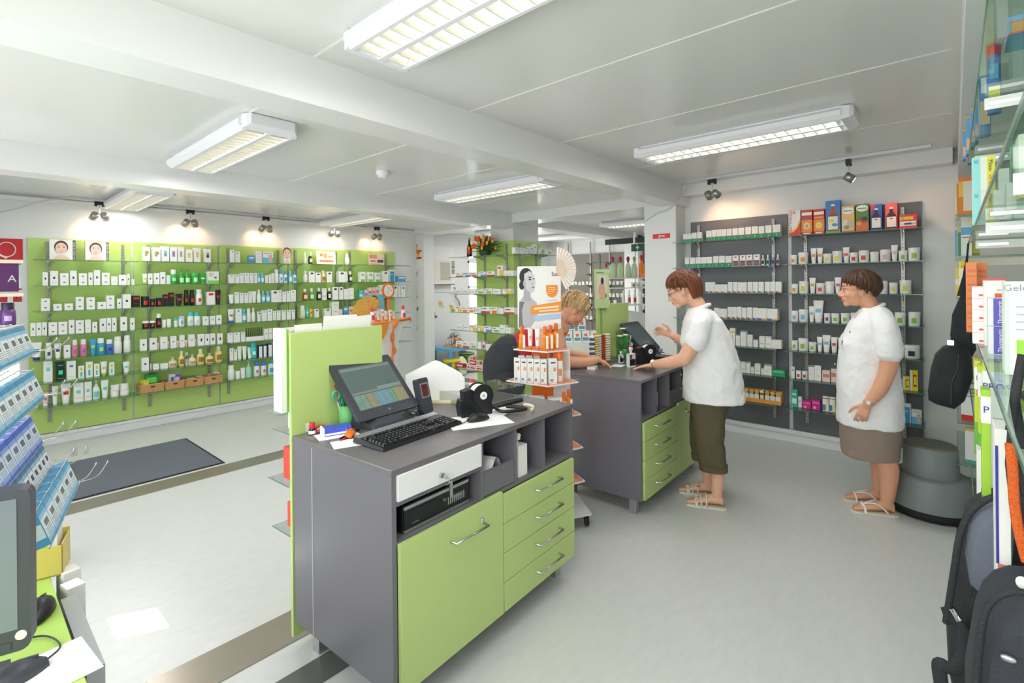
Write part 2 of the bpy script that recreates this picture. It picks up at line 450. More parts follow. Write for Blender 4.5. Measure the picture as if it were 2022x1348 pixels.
# smoke detector
sd = tag(MB().lathe([(0.055, 0), (0.06, -0.012), (0.058, -0.03), (0.045, -0.035), (0.042, -0.052), (0.03, -0.056)][::-1], 24).build('smoke_detector', M_WHITE, None, (2.46, 3.64, H2)), 'round white smoke detector on the middle ceiling', 'smoke detector')

# lighting tracks and their spots
M_TRACK = mat('track_aluminium', (206, 207, 210), 0.4, 0.3)
M_SPOT = mat('spot_metal', (170, 168, 165), 0.3, 0.85)
M_BULB = mat('halogen_glow', (255, 216, 170), 0.4, emit=9.0)
tag(MB().box(0.80, 4.55, -.018, .018, -.028, 0).build('lighting_track', M_TRACK, None, (0, 6.62, H3), bevel=.003), 'long pale lighting track on the ceiling above the green shelf wall', 'lighting track')
tag(MB().box(-.018, .018, 0.12, 2.05, -.028, 0).build('lighting_track', M_TRACK, None, (5.06, 0, H1), bevel=.003), 'pale lighting track on the ceiling above the dark shelf wall', 'lighting track')
def spot(x, y, z, aim, label, heads=2, power=1.5):
    t = thing('track_spotlight', label, 'spotlight', (x, y, z))
    MB().box(-.04, .04, -.018, .018, -.035, 0).box(-.04, -.02, -.018, .018, -.05, -.035).box(.02, .04, -.018, .018, -.05, -.035).build('adapter', M_BLACK, t, rotz=0 if abs(aim[0]) < .5 else math.pi / 2)
    MB().tube([(0, 0, -.03), (0, 0, -.13)], .004, 8).build('stem', M_CHROME, t)
    d = Vector((aim[0], aim[1], -.62)).normalized()
    side = Vector((-aim[1], aim[0], 0)).normalized()
    for k in range(heads):
        off = side * ((k - (heads - 1) / 2) * .085)
        c = Vector((0, 0, -.15)) + off
        q = d if heads == 1 else (d + side * (k - .5) * .5).normalized()
        h = MB().tube([c - q * .035, c - q * .033, c + q * .04, c + q * .042], [.024, .034, .036, .030], 16)
        h.tube([c, Vector((0, 0, -.125))], .005, 6)
        ho = h.build('lamp_head', M_SPOT, t)
        MB().tube([c + q * .0425, c + q * .045], [.024, .02], 14).build('bulb', M_BULB, ho)
        sl = bpy.data.lights.new('halogen', 'SPOT'); sl.energy = power; sl.color = (1, .60, .34); sl.spot_size = 1.5; sl.spot_blend = 1.0; sl.shadow_soft_size = .03
        so = bpy.data.objects.new('halogen', sl); COL.objects.link(so); so.parent = t; so.location = c + q * .06
        so.rotation_euler = q.to_track_quat('-Z', 'Y').to_euler()
    return t
for (x, lb) in ((1.04, 'twin spotlight above the two portrait cards of the leftmost green panel'), (1.86, 'twin spotlight above the second green panel from the left'), (2.71, 'twin spotlight above the third green panel from the left'), (3.66, 'twin spotlight beside the far lamp above the fourth green panel'), (4.36, 'twin spotlight at the far end of the track by the orange display')):
    spot(x, 6.62, H3 - .028, (0.1, .9), lb)
spot(5.06, 1.80, H1 - .028, (.9, -.3), 'twin spotlight lighting the left dark shelf panel with an orange glow', 2, 2.6)
spot(5.06, 0.66, H1 - .028, (.3, -.9), 'single tilted spotlight, lens glowing, above the cough syrup boxes', 1, 3)
# cables
M_CABLE = mat('pale_cable', (205, 205, 205), .5)
tag(MB().tube(curve([(5.06, 2.05, 2.60), (5.12, 2.12, 2.50), (5.15, 2.3, 2.36), (5.19, 2.45, 2.33), (5.19, 2.6, 2.25)]), .006, 6).build('cable', M_CABLE), 'grey cable hanging from the track end to the white pillar', 'cable')
tag(MB().tube(curve([(0.80, 6.62, 2.475), (0.6, 6.65, 2.42), (0.42, 6.72, 2.33), (0.2, 6.78, 2.27), (-0.2, 6.78, 2.25)]), .006, 6).build('cable', M_CABLE), 'pale cable drooping from the left end of the long track', 'cable')

# ================================================================ goods: one builder per kind, meshes shared by size and style
W_ = (240, 239, 236); NAVY = (52, 62, 130); GREYT = (176, 176, 180)
LINES = [(.25, .75, .80, .815, GREYT), (.3, .7, .74, .75, GREYT)]
# style: (body, front marks (x0,x1,z0,z1,rgb), description)
BOXS = {
 'w': (W_, [(.36, .64, .44, .60, NAVY), (.3, .7, .2, .215, GREYT)], 'white carton with blue square'),
 'wl': (W_, LINES + [(.3, .7, .3, .34, GREYT)], 'plain white carton'),
 'wa': (W_, [(.3, .72, .5, .68, (120, 214, 200))] + LINES[:1], 'white carton, aqua square'),
 'wb': (W_, [(.3, .72, .66, .78, (92, 132, 205)), (.2, .8, .12, .14, (200, 210, 90))], 'white carton, blue logo'),
 'wL': (W_, [(.3, .7, .6, .85, (205, 215, 70)), (.35, .65, .12, .5, (70, 190, 200))], 'white carton, lime and aqua print'),
 'wc': (W_, [(.3, .6, .78, .9, (80, 160, 215)), (.3, .7, .2, .22, GREYT), (.3, .7, .5, .52, GREYT)], 'white carton, light blue crest'),
 'wr': (W_, [(.25, .7, .45, .62, (120, 210, 190)), (.05, .95, .2, .22, (225, 120, 130))], 'white carton with red line'),
 'wR': (W_, [(.05, .95, .38, .52, (195, 40, 60)), (.3, .7, .7, .8, GREYT)], 'white carton with red band'),
 'wG': (W_, [(0, 1, 0, .36, (20, 150, 105)), (.42, .58, .12, .26, (150, 215, 150)), (0, 1, .36, .39, (225, 130, 60)), (.3, .7, .86, .88, (90, 90, 90)), (.2, .8, .7, .71, GREYT), (.2, .8, .6, .61, GREYT)], 'white carton with green base'),
 'wP': (W_, [(.05, .95, .05, .5, (70, 78, 140)), (.1, .9, .15, .36, (170, 90, 50)), (0, 1, 0, .06, (190, 200, 60)), (.35, .65, .78, .9, (200, 50, 60))], 'white carton with photo'),
 'wS': (W_, [(0, .45, 0, .14, (70, 120, 200)), (.45, .8, 0, .1, (235, 130, 120)), (.8, 1, 0, .2, (240, 200, 90)), (.2, .8, .62, .63, GREYT), (.2, .8, .5, .51, GREYT), (.2, .8, .75, .76, GREYT)], 'white carton, colourful swoosh'),
 'wy': (W_, [(.1, .9, .72, .84, (235, 205, 80)), (.45, .55, .1, .6, GREYT)], 'white carton, yellow band'),
 'wu': (W_, [(0, 1, .93, 1, (50, 130, 205)), (.3, .7, .4, .42, GREYT)], 'white carton, blue top edge'),
 'wg': (W_, [(0, 1, .92, 1, (40, 160, 100)), (.2, .5, .35, .4, (215, 120, 120))], 'white carton, green top edge'),
 'wo': (W_, [(.2, .8, .3, .36, (215, 120, 110)), (.1, .9, .9, .93, (225, 130, 90))], 'white carton, thin orange print'),
 'wd': (W_, [(.3, .75, .74, .9, (70, 72, 70)), (.2, .8, .3, .31, GREYT)], 'white carton, dark logo'),
 'tG': (W_, [(.25, .62, .35, .72, (150, 168, 100)), (.6, .8, .5, .7, (205, 110, 90))], 'white carton, green picture tile'),
 'tB': (W_, [(.3, .7, .35, .55, (70, 170, 205)), (.3, .7, .55, .72, (150, 190, 200))], 'white carton, blue picture tile'),
 'tV': (W_, [(.3, .7, .35, .72, (140, 130, 190))], 'white carton, violet picture tile'),
 'tN': (W_, [(.3, .7, .35, .72, (180, 170, 165))], 'white carton, beige picture tile'),
 'tY': (W_, [(.3, .7, .35, .58, (240, 195, 80)), (.3, .7, .58, .72, (180, 190, 190))], 'white carton, yellow picture tile'),
 'tD': (W_, [(.3, .7, .35, .55, (70, 45, 55)), (.3, .7, .55, .72, (160, 150, 150))], 'white carton, dark picture tile'),
 'wk': (W_, [(.30, .70, .48, .56, (215, 120, 90)), (.3, .7, .2, .21, GREYT)], 'white carton, small salmon mark'),
 'wK': (W_, [(.4, .65, .35, .62, (50, 45, 45)), (.3, .7, .8, .82, GREYT)], 'white carton with black drop'),
 'K': ((30, 30, 32), [(.2, .9, .68, .86, (205, 40, 45)), (.2, .8, .3, .32, (190, 60, 50))], 'black carton with red label'),
 'KG': ((22, 52, 38), [(.25, .75, .32, .55, (60, 225, 165)), (.2, .8, .8, .84, (150, 190, 160)), (.1, .9, .1, .13, (140, 180, 150))], 'black green box, mint square'),
 'WR': (W_, [(.2, .8, .72, .9, (215, 50, 45))], 'white carton, red label'),
 'WG': (W_, [(0, 1, 0, .28, (130, 215, 90)), (.1, .5, .6, .9, (205, 215, 175)), (.6, .8, .45, .58, (70, 80, 90))], 'flat white and green carton'),
 'wn': (W_, [(0, .12, 0, 1, (36, 40, 110)), (.3, .7, .78, .9, (110, 170, 215)), (.3, .7, .3, .32, GREYT)], 'white carton, navy edge'),
 'N': ((38, 42, 104), [(.2, .95, 0, .92, W_)], 'navy and white carton'),
 'C': ((196, 190, 172), [(.15, .85, .5, .75, (90, 82, 70))], 'cream carton, brown print'),
 'CR': ((232, 214, 205), [(.1, .9, .4, .7, (220, 130, 110))], 'cream carton, salmon print'),
 'WB': (W_, [(0, 1, 0, .5, (110, 190, 230)), (.55, .9, .1, .75, (225, 180, 160)), (.1, .9, .82, .9, GREYT)], 'white carton, woman and blue'),
 'G': (W_, [(.1, .9, 0, .25, (120, 205, 90)), (.2, .8, .6, .8, (150, 200, 130))], 'white carton, green foot'),
 'B': ((100, 165, 215), [(.1, .9, .6, .8, W_), (.1, .9, .2, .3, (60, 120, 190))], 'light blue carton'),
 'BT': (W_, [(0, .9, 0, .85, (44, 150, 205)), (.9, 1, 0, 1, W_), (.1, .7, .6, .64, W_)], 'blue medicine carton'),
 'T': ((70, 185, 165), [(.15, .85, .2, .5, (210, 240, 235)), (.2, .8, .7, .8, (210, 240, 235))], 'teal green carton'),
 'M': ((205, 50, 140), [(.1, .9, .65, .75, (240, 170, 210)), (.2, .5, .1, .35, (240, 180, 215))], 'magenta carton'),
 'Y': ((232, 222, 60), [(0, .25, 0, 1, W_), (.4, .85, .2, .8, (190, 60, 50)), (.5, .8, .3, .7, (240, 225, 70))], 'yellow and white carton'),
 'D': (W_, [(0, .5, .05, .45, (80, 130, 195)), (.55, 1, 0, 1, (238, 224, 180)), (0, 1, .85, .9, (60, 70, 90))], 'blue and cream carton'),
 'gl': ((38, 160, 105), [(.1, .9, .6, .9, (120, 205, 160))], 'low green carton'),
 'r1': (W_, [(0, 1, 0, .3, (215, 70, 50)), (.1, .6, .6, .75, (60, 80, 150))], 'flat carton, red print'),
 'o1': (W_, [(.2, .9, 0, .45, (235, 140, 70)), (.1, .7, .7, .82, (200, 60, 60))], 'flat carton, orange print'),
 'y1': (W_, [(.4, 1, 0, .6, (240, 205, 70)), (.1, .7, .7, .85, (205, 80, 60))], 'flat carton, yellow print'),
 'b1': (W_, [(.3, 1, 0, .4, (110, 150, 215)), (.1, .7, .68, .82, (60, 90, 170))], 'flat carton, blue print'),
 'g1': (W_, [(.2, .9, .1, .5, (130, 195, 90)), (.1, .6, .7, .82, (50, 110, 60))], 'flat carton, green print'),
 'p1': (W_, [(.1, .8, .45, .58, (215, 110, 130)), (.1, .6, .2, .25, GREYT)], 'flat carton, pink print'),
 'R': ((190, 50, 62), [(.1, .9, .3, .7, (240, 225, 220))], 'small red carton'),
 'RW': ((238, 226, 222), [(.1, .9, .15, .45, (205, 60, 70)), (.2, .8, .65, .8, (205, 60, 70))], 'red and white carton'),
 'RC': ((222, 196, 180), [(.6, .95, .2, .8, (165, 60, 55)), (.1, .5, .3, .6, (200, 130, 110))], 'brown cherry carton'),
 'pk': ((225, 190, 200), [(.2, .8, .15, .55, (150, 80, 110)), (.3, .7, .65, .85, W_)], 'pink herbal carton'),
}
CYLS = {
 'w': (W_, W_, None, 'white'), 'wn': (W_, W_, NAVY, 'white, blue mark'), 'nv': (W_, (48, 52, 120), NAVY, 'white, navy cap'),
 'pi': ((226, 130, 170), (240, 236, 238), (150, 110, 170), 'pink'), 'bl': ((52, 160, 215), (236, 240, 242), (200, 230, 60), 'bright blue'),
 'BB': ((52, 160, 215), (52, 160, 215), (200, 230, 60), 'blue'), 'db': ((70, 120, 205), (236, 240, 242), (52, 62, 130), 'royal blue'),
 'ps': ((240, 205, 205), W_, (200, 120, 120), 'pale pink'), 'wa': (W_, W_, (120, 214, 200), 'white, aqua mark'),
 'gr': ((50, 175, 70), (238, 238, 238), (200, 240, 190), 'green, white lid'), 'GG': ((44, 170, 60), (60, 190, 80), (210, 245, 200), 'green'),
 'lm': (W_, (140, 200, 60), (200, 215, 70), 'white, lime'), 'bk': ((34, 33, 36), (240, 238, 236), (205, 45, 45), 'black, white lid'),
 'BK': ((30, 30, 33), (28, 28, 30), (205, 45, 45), 'black, red label'), 'wr': (W_, (235, 235, 235), (210, 55, 50), 'white, red label'),
 'tc': (W_, (70, 195, 195), (190, 225, 222), 'white, turquoise lid'), 'lb': (W_, (190, 205, 232), (150, 170, 210), 'white, pale blue lid'),
 'pe': ((232, 190, 165), W_, None, 'peach'), 'cr': ((238, 224, 196), (240, 236, 226), (190, 160, 110), 'cream'),
 'yc': ((240, 214, 142), (236, 224, 190), (150, 120, 70), 'honey yellow'), 'dk': ((60, 44, 40), W_, (225, 222, 214), 'dark brown, white label'),
 'am': ((176, 76, 34), W_, (230, 225, 215), 'amber, white cap'), 'gn': ((110, 160, 70), W_, (228, 232, 214), 'olive green'),
 'cl': ((226, 228, 200), W_, (236, 234, 222), 'pale cream'), 'te': ((70, 200, 195), (60, 185, 180), W_, 'teal'),
 'ye': ((240, 195, 50), (240, 190, 40), (220, 90, 50), 'yellow'), 'aq': ((165, 222, 205), (180, 220, 210), None, 'clear aqua'),
 'lB': ((120, 200, 228), (130, 205, 232), (240, 245, 248), 'light blue'), 'wB': ((225, 236, 240), (80, 160, 215), (80, 160, 215), 'white, blue print'),
 'bc': ((236, 238, 238), (60, 120, 200), (210, 120, 150), 'white, blue cap'), 'o': (W_, W_, (232, 150, 60), 'white, orange print'),
 'y': (W_, W_, (226, 214, 90), 'white, yellow print'), 'r': (W_, W_, (215, 70, 60), 'white, red print'), 'l': (W_, W_, (228, 170, 200), 'white, lilac print'),
 'g': (W_, W_, (140, 195, 80), 'white, green print'), 'm': (W_, W_, (205, 60, 140), 'white, magenta print'), 'b': (W_, W_, (130, 190, 225), 'white, pale blue print'),
 'v': (W_, W_, (110, 80, 150), 'white, violet print'), 'R': (W_, W_, (215, 60, 50), 'white, red print'), 'n': (W_, W_, (40, 44, 90), 'white, dark blue print'),
 'vg': ((225, 226, 200), (230, 230, 230), (40, 50, 90), 'yellow green'), 'vt': ((180, 220, 205), (230, 230, 230), (40, 50, 90), 'mint'), 'vb': ((150, 170, 225), (230, 230, 230), (40, 50, 90), 'blue'), 'vp': ((215, 190, 195), (230, 230, 230), (60, 50, 60), 'rosy'),
}
_pm = {}
def q5(v, s=.005): return max(s, round(v / s) * s)
def carton_mesh(w, d, h, st):
    key = ('b', w, d, h, st)
    if key in _pm: return _pm[key]
    body, marks, _ = BOXS[st]
    mats = [col(body, .5)]; m = MB().box(-w / 2, w / 2, -d / 2, d / 2, 0, h)
    m.box(-w * .48, w * .48, -d * .47, d * .47, h, h + .0006)
    for i, (x0, x1, z0, z1, c) in enumerate(marks):
        cm = col(c, .45)
        if cm not in mats: mats.append(cm)
        m.box(-w / 2 + x0 * w, -w / 2 + x1 * w, -d / 2 - .0005 - i * .0002, -d / 2 + .001, z0 * h + .0004, z1 * h - .0002, mats.index(cm))
    _pm[key] = m.mesh('carton', mats)
    return _pm[key]
def arc_label(m, r, z0, z1, mi, a=1.0, n=8):
    pts = [(r * math.sin(-a + 2 * a * i / n), -r * math.cos(-a + 2 * a * i / n)) for i in range(n + 1)]
    m.loft([[(p[0], p[1], z) for p in pts] for z in (z0, z1)], mi, False, True, closed=False)
def jar_meshes(w, h, st):
    key = ('j', w, h, st)
    if key not in _pm:
        body, lid, mark, _ = CYLS[st]; r = w / 2
        m = MB().lathe([(r * .90, 0), (r * .95, .003), (r * .95, h * .70), (r * .9, h * .72)], 18)
        if mark: arc_label(m, r * .955, h * .2, h * .58, 1, .45)
        l = MB().lathe([(r, h * .72), (r, h * .97), (r * .94, h)], 18)
        _pm[key] = (m.mesh('jar', [col(body, .35), col(mark or body, .4)]), l.mesh('lid', [col(lid, .35)]), 'lid')
    return _pm[key]
def bottle_meshes(w, h, st):
    key = ('o', w, h, st)
    if key not in _pm:
        body, cap, mark, _ = CYLS[st]; r = w / 2; q = .72
        m = MB().lathe([(r * .85, 0), (r * .95, .004), (r, h * .3), (r * .93, h * (q - .12)), (r * .55, h * (q - .02)), (r * .45, h * q)], 18)
        if mark: arc_label(m, r * 1.005, h * .16, h * .48, 1, .75)
        c = MB().lathe([(r * .5, h * q), (r * .52, h * .97), (r * .44, h)], 14)
        _pm[key] = (m.mesh('bottle', [col(body, .25), col(mark or body, .4)]), c.mesh('cap', [col(cap, .35)]), 'cap')
    return _pm[key]
def wide_bottle_meshes(w, h, st):
    key = ('O', w, h, st)
    if key not in _pm:
        body, cap, mark, _ = CYLS[st]; r = w / 2
        m = MB().lathe([(r * .85, 0), (r * .97, .004), (r, h * .4), (r * .92, h * .68), (r * .8, h * .70)], 18)
        if mark: arc_label(m, r * 1.005, h * .22, h * .44, 1, .45)
        c = MB().lathe([(r * .8, h * .7), (r * .78, h * .97), (r * .7, h)], 16)
        _pm[key] = (m.mesh('bottle', [col(body, .3), col(mark or body, .4)]), c.mesh('cap', [col(cap, .35)]), 'cap')
    return _pm[key]
def pump_meshes(w, h, st):
    key = ('p', w, h, st)
    if key not in _pm:
        body, cap, mark, _ = CYLS[st]; r = w / 2
        m = MB().lathe([(r * .88, 0), (r, .006), (r, h * .5), (r * .75, h * .64), (r * .4, h * .68)], 18)
        if mark: arc_label(m, r * 1.01, h * .12, h * .42, 1, .8)
        c = MB().lathe([(r * .42, h * .68), (r * .42, h * .78), (r * .14, h * .79), (r * .14, h * .9), (r * .4, h * .91), (r * .36, h * .97)], 12)
        c.box(-r * .14, r * .14, -r * 1.1, 0, h * .92, h * .98)
        _pm[key] = (m.mesh('bottle', [col(body, .3), col(mark or body, .4)]), c.mesh('pump', [col(cap, .35)]), 'pump')
    return _pm[key]
def tube_meshes(w, h, st):
    key = ('t', w, h, st)
    if key not in _pm:
        body, cap, mark, _ = CYLS[st]; r = w / 2; n = 16; rings = []
        for k in range(6):
            t = k / 5; a = r * (.72 + .28 * t); b_ = r * .68 * (1 - t) + .0015
            rings.append([(a * math.cos(2 * math.pi * i / n), b_ * math.sin(2 * math.pi * i / n), h * (.17 + .80 * t)) for i in range(n)])
        rings.append([(r * math.cos(2 * math.pi * i / n), .0012 * math.sin(2 * math.pi * i / n), h) for i in range(n)])
        m = MB().loft(rings)
        if mark: m.box(-r * .5, r * .5, -r * .50, -r * .1, h * .45, h * .62, 1)
        c = MB().lathe([(r * .62, 0), (r * .66, .002), (r * .7, h * .17), (r * .5, h * .175)], 16)
        _pm[key] = (m.mesh('tube', [col(body, .35), col(mark or body, .4)]), c.mesh('cap', [col(cap, .35)]), 'cap')
    return _pm[key]
KIND = {'j': (jar_meshes, 'jar', 'jar'), 'o': (bottle_meshes, 'bottle', 'bottle'), 'O': (wide_bottle_meshes, 'bottle', 'bottle'), 'p': (pump_meshes, 'pump_bottle', 'bottle'), 't': (tube_meshes, 'cream_tube', 'tube')}
def product(kind, w, h, st, loc, rotz, place, group, d=None):
    """one item on a shelf; place = words that say which one"""
    if kind == 'b':
        ww, hh = q5(w, .003), q5(h, .004); dd = q5(d or min(max(ww * .8, .025), .07), .005)
        o = bpy.data.objects.new('medicine_carton', carton_mesh(ww, dd, hh, st)); COL.objects.link(o)
        o.location = loc; o.rotation_euler = (0, 0, rotz)
        return tag(o, BOXS[st][2] + ', ' + place, 'box', group)
    fn, nm, cat = KIND[kind]
    a, b_, part = fn(q5(w, .004), q5(h, .005), st)
    o = bpy.data.objects.new(nm, a); COL.objects.link(o); o.location = loc; o.rotation_euler = (0, 0, rotz)
    c = bpy.data.objects.new(part, b_); COL.objects.link(c); c.parent = o
    return tag(o, CYLS[st][3] + ' ' + cat + ', ' + place, cat, group)

# ---- glass shelf with chrome brackets and uprights
def shelf(name, label, x0, x1, yw, z, dp, axis, posts, group):
    """glass plate along the wall; axis 'x' runs along X on wall Y=yw, 'y' runs along Y on wall X=yw"""
    t = thing(name, label, 'shelf', ((x0 + x1) / 2, yw, z) if axis == 'x' else (yw, (x0 + x1) / 2, z), 0 if axis == 'x' else -math.pi / 2, group)
    L = abs(x1 - x0) / 2
    MB().box(-L, L, -dp, -.02, -.006, 0).build('glass_plate', M_GLASS, t)
    MB().box(-L, L, -dp - .002, -dp, -.006, 0).build('glass_edge', M_GEDGE, t)
    mid = (x0 + x1) / 2
    for p in posts:
        lx = (p - mid) if axis == 'x' else -(p - mid)
        b_ = MB()
        b_.prism([(-.01, -.006), (-dp * .8, -.006), (-dp * .8, -.016), (-dp * .35, -.03), (-.01, -.075)], -.002, .002, 0, Matrix(((0, 0, 1, lx), (1, 0, 0, 0), (0, 1, 0, 0), (0, 0, 0, 1))))
        b_.box(lx - .012, lx + .012, -.05, -.012, -.018, -.006)
        b_.build('bracket', M_ALU, t)
    return t
def upright(x, y, z0, z1, label, axis):
    # slotted chrome standard
    m = MB(); m.box(-.0125, .0125, -.02, 0, z0, z1)
    k = z0 + .02
    while k < z1 - .02:
        m.box(-.003, .003, -.0212, -.019, k, k + .012, 1); k += .032
    o = m.build('shelf_upright', [mat('upright_metal', (168, 166, 160), .35, .6), mat('slot_shadow', (96, 92, 86), .6)], None, (x, y, 0), 0 if axis == 'x' else -math.pi / 2)
    return tag(o, label, 'shelf upright')
SW = ['top', 'second', 'third', 'fourth', 'fifth', 'sixth', 'lowest']

def fill(rows, org, sc, wall, axis, off, pname, zs, skip=0, count0=None):
    """rows: list per shelf of strings 'kind x0 x1 h style[:style2 stacked]' in photo measurements"""
    cnt = dict(count0 or {})
    for si, row in rows:
        cnt[si] = cnt.get(si, 0)
        zf = zs[si]
        for it in row.split(','):
            p = it.split()
            if not p: continue
            k, a, b_, hh = p[0], float(p[1]), float(p[2]), float(p[3]); st = p[4] if len(p) > 4 else 'w'
            xa, xb = org[0] + a * sc, org[0] + b_ * sc
            fn = on_y if axis == 'x' else on_x
            A = fn(xa, 600, wall - off); B = fn(xb, 600, wall - off)
            i = 0 if axis == 'x' else 1
            w_ = abs(B[i] - A[i]); c = (A[i] + B[i]) / 2
            dpt = depth(c, wall - off) if axis == 'x' else depth(wall - off, c)
            h_ = hh * sc * dpt / F_PX
            w_ *= .97 if k == 'b' else 1.02
            h_ *= 1.04
            z = zf(c)
            loc = (c, wall - off, z + .0005) if axis == 'x' else (wall - off, c, z + .0005)
            rz = (0 if axis == 'x' else -math.pi / 2) + random.uniform(-.05, .05)
            cnt[si] += 1
            place = '%s from left, %s shelf, %s' % (TEN[min(cnt[si], 30)], SW[si], pname)
            grp = 'goods on the %s shelf of the %s' % (SW[si], pname)
            sts = st.split(':')
            for q, s_ in enumerate(sts):
                hq = h_ / len(sts)
                pl = place if len(sts) == 1 else ('lower, ' if q == 0 else 'upper, ' if q == len(sts) - 1 else 'middle, ') + place
                product(k, w_, hq * .985, s_, (loc[0], loc[1], loc[2] + q * q5(hq * .985, .004) + q * .001), rz, pl, grp)
    return cnt

# ---------------------------------------------------------------- green wall: five lime panels
panels = [(0.515, 1.335, 'leftmost green panel'), (1.355, 2.20, 'second green panel'), (2.22, 3.06, 'third green panel'), (3.08, 3.90, 'fourth green panel'), (3.92, 4.80, 'fifth green panel')]
posts = [(0.66, 1.26), (1.49, 2.09), (2.31, 2.93), (3.17, 3.77), (3.99, 4.63)]
ZL = [2.07, 2.075, 2.085, 2.095, 2.105]
for (x0, x1, nm), (pa, pb), zt in zip(panels, posts, ZL):
    tag(MB().box(x0, x1, -.02, 0, .12, zt).build('back_panel', M_GREEN, None, (0, YL, 0), bevel=.002), 'lime green back board of the %s on the left wall' % nm, 'wall panel')
    for p, sd_ in ((pa, 'left'), (pb, 'right')):
        upright(p, YL - .02, .2 + .03, zt - .03, '%s slotted chrome upright of the %s' % (sd_, nm), 'x')
zl1 = [1.85, 1.597, 1.35, 1.113, .877, .655, .42]
ZSH = []
for pi, (x0, x1, nm) in enumerate(panels):
    zz = []
    for si in range(7):
        z = zl1[si] + (pi * .006 if si < 4 else pi * .004)
        zz.append(z)
        if pi >= 3 and si > 5: continue
        shelf('glass_shelf', '%s glass shelf of the %s on the left wall' % (SW[si], nm), x0 + .02, x1 + (.02 if pi < 4 else .12), YL - .02, z, .27, 'x', posts[pi], 'glass shelves of the green wall')
    ZSH.append(zz)
F1 = ((0, 440), .3264); F2 = ((240, 440), .3264); F3 = ((500, 440), .2522)
def zf(pi): return [(lambda c, z=z: z) for z in ZSH[pi]]
fill([
 (1, 'b 258 292 80 w,b 304 352 87 w,b 362 415 70 w:w,b 424 465 87 w,b 476 526 70 w:w,b 535 562 75 w,b 567 606 88 w,b 615 662 70 w:w,b 672 712 52 wl,b 716 764 60 w,b 768 786 65 w,b 796 812 35 wl'),
 (2, 'b 246 302 70 w:w,b 320 372 38 w,b 388 440 38 w,b 456 506 72 w:w,b 520 572 70 w:w,b 586 638 40 w,b 640 690 75 w:w,b 706 735 58 w,b 738 788 82 w'),
 (3, 'b 182 214 76 w,b 216 248 76 w,b 250 282 76 w,b 290 345 70 w:w,b 350 405 70 w:w,b 412 448 80 w,b 454 504 75 w:w,b 512 548 75 wl,b 555 586 60 w,b 600 638 78 w,b 642 670 78 w,b 674 702 78 w,b 724 766 80 w,b 784 812 70 w'),
 (4, 't 185 250 105 nv,O 270 312 95 wn,t 325 368 85 wn,b 382 422 73 w,O 430 468 100 pi,O 480 524 98 pi,t 540 580 95 BB,O 582 632 95 bl,O 636 682 85 db,O 684 734 98 w,O 744 788 98 w'),
 (5, 'b 258 312 125 wa,b 334 386 110 KG,b 396 452 108 wb,b 468 504 72 wL,b 512 554 90 wL,b 562 598 72 wL,t 604 644 82 lm,b 654 686 72 wL,t 740 780 65 wa'),
 (6, 'o 190 225 60 w,t 248 288 80 ps,t 308 345 110 wa,t 362 422 115 wr,b 438 498 110 wr,b 502 548 108 wr,p 554 598 112 wa,t 606 652 105 wa,j 662 714 42 w,j 720 774 42 w')],
 *F1, YL - .02, 'x', .14, 'leftmost green panel', zf(0))
for x0, sd_ in ((690, 'left'), (746, 'right')):
    X = on_y(x0 * .3264, 600, YL - .16)[0]
    product('j', .075, .06, 'w', (X, YL - .17, ZSH[0][6] + .066), 0, '%s one stacked on top at right end, lowest shelf, leftmost green panel' % sd_, 'stacked jars, leftmost green panel')
fill([
 (0, 'b 864 908 85 tG,b 922 970 82 tG,b 976 1022 90 tB,b 1028 1070 88 tV,b 1074 1114 88 tN,b 1124 1164 76 tY,b 1172 1212 85 tY,b 1236 1274 82 tD'),
 (1, 't 862 892 62 lm,b 896 922 65 w,b 930 964 65 w,b 968 1000 72 w,b 1006 1030 52 wl,O 1030 1072 85 gr,p 1082 1116 90 GG,p 1118 1152 90 GG,j 1156 1204 65 GG,t 1208 1246 62 GG,b 1250 1320 72 WG'),
 (2, 'b 797 843 68 K,j 852 902 62 BK,j 906 938 45 BK,j 942 980 50 BK,b 984 1014 70 K,b 1020 1050 78 K,t 1062 1102 70 BK,O 1112 1142 92 BK,O 1146 1178 92 BK,O 1184 1222 92 wr,b 1248 1296 75 WR,t 1303 1335 85 BK'),
 (3, 'j 860 898 42 bk,j 904 938 42 bk,O 942 975 82 bk,j 978 1004 45 w,j 1008 1034 48 w,j 1050 1075 48 tc,j 1078 1115 60 lb,O 1132 1170 80 tc,O 1172 1210 78 tc,b 1222 1258 50 wa,b 1266 1298 50 wa,b 1304 1336 52 w'),
 (4, 'b 842 884 65 w,b 900 944 68 w,O 946 960 38 pe,b 964 1008 70 wk,O 1010 1022 38 pe,b 1026 1062 68 wk,O 1064 1080 38 pe,b 1082 1112 70 wk,O 1114 1130 38 pe,b 1134 1172 68 wk,O 1174 1186 38 pe,b 1190 1230 66 wK,b 1234 1262 64 wK,b 1266 1298 64 wK,b 1310 1342 60 wK'),
 (5, 'b 850 894 75 w,o 900 916 35 pe,b 920 956 32 wl,b 962 1010 30 wl,p 1014 1066 60 cr,o 1076 1112 90 yc,b 1116 1132 80 C,p 1136 1182 62 cr,o 1186 1232 90 yc,p 1238 1288 62 yc,o 1296 1340 95 yc')],
 *F1, YL - .02, 'x', .14, 'second green panel', zf(1))
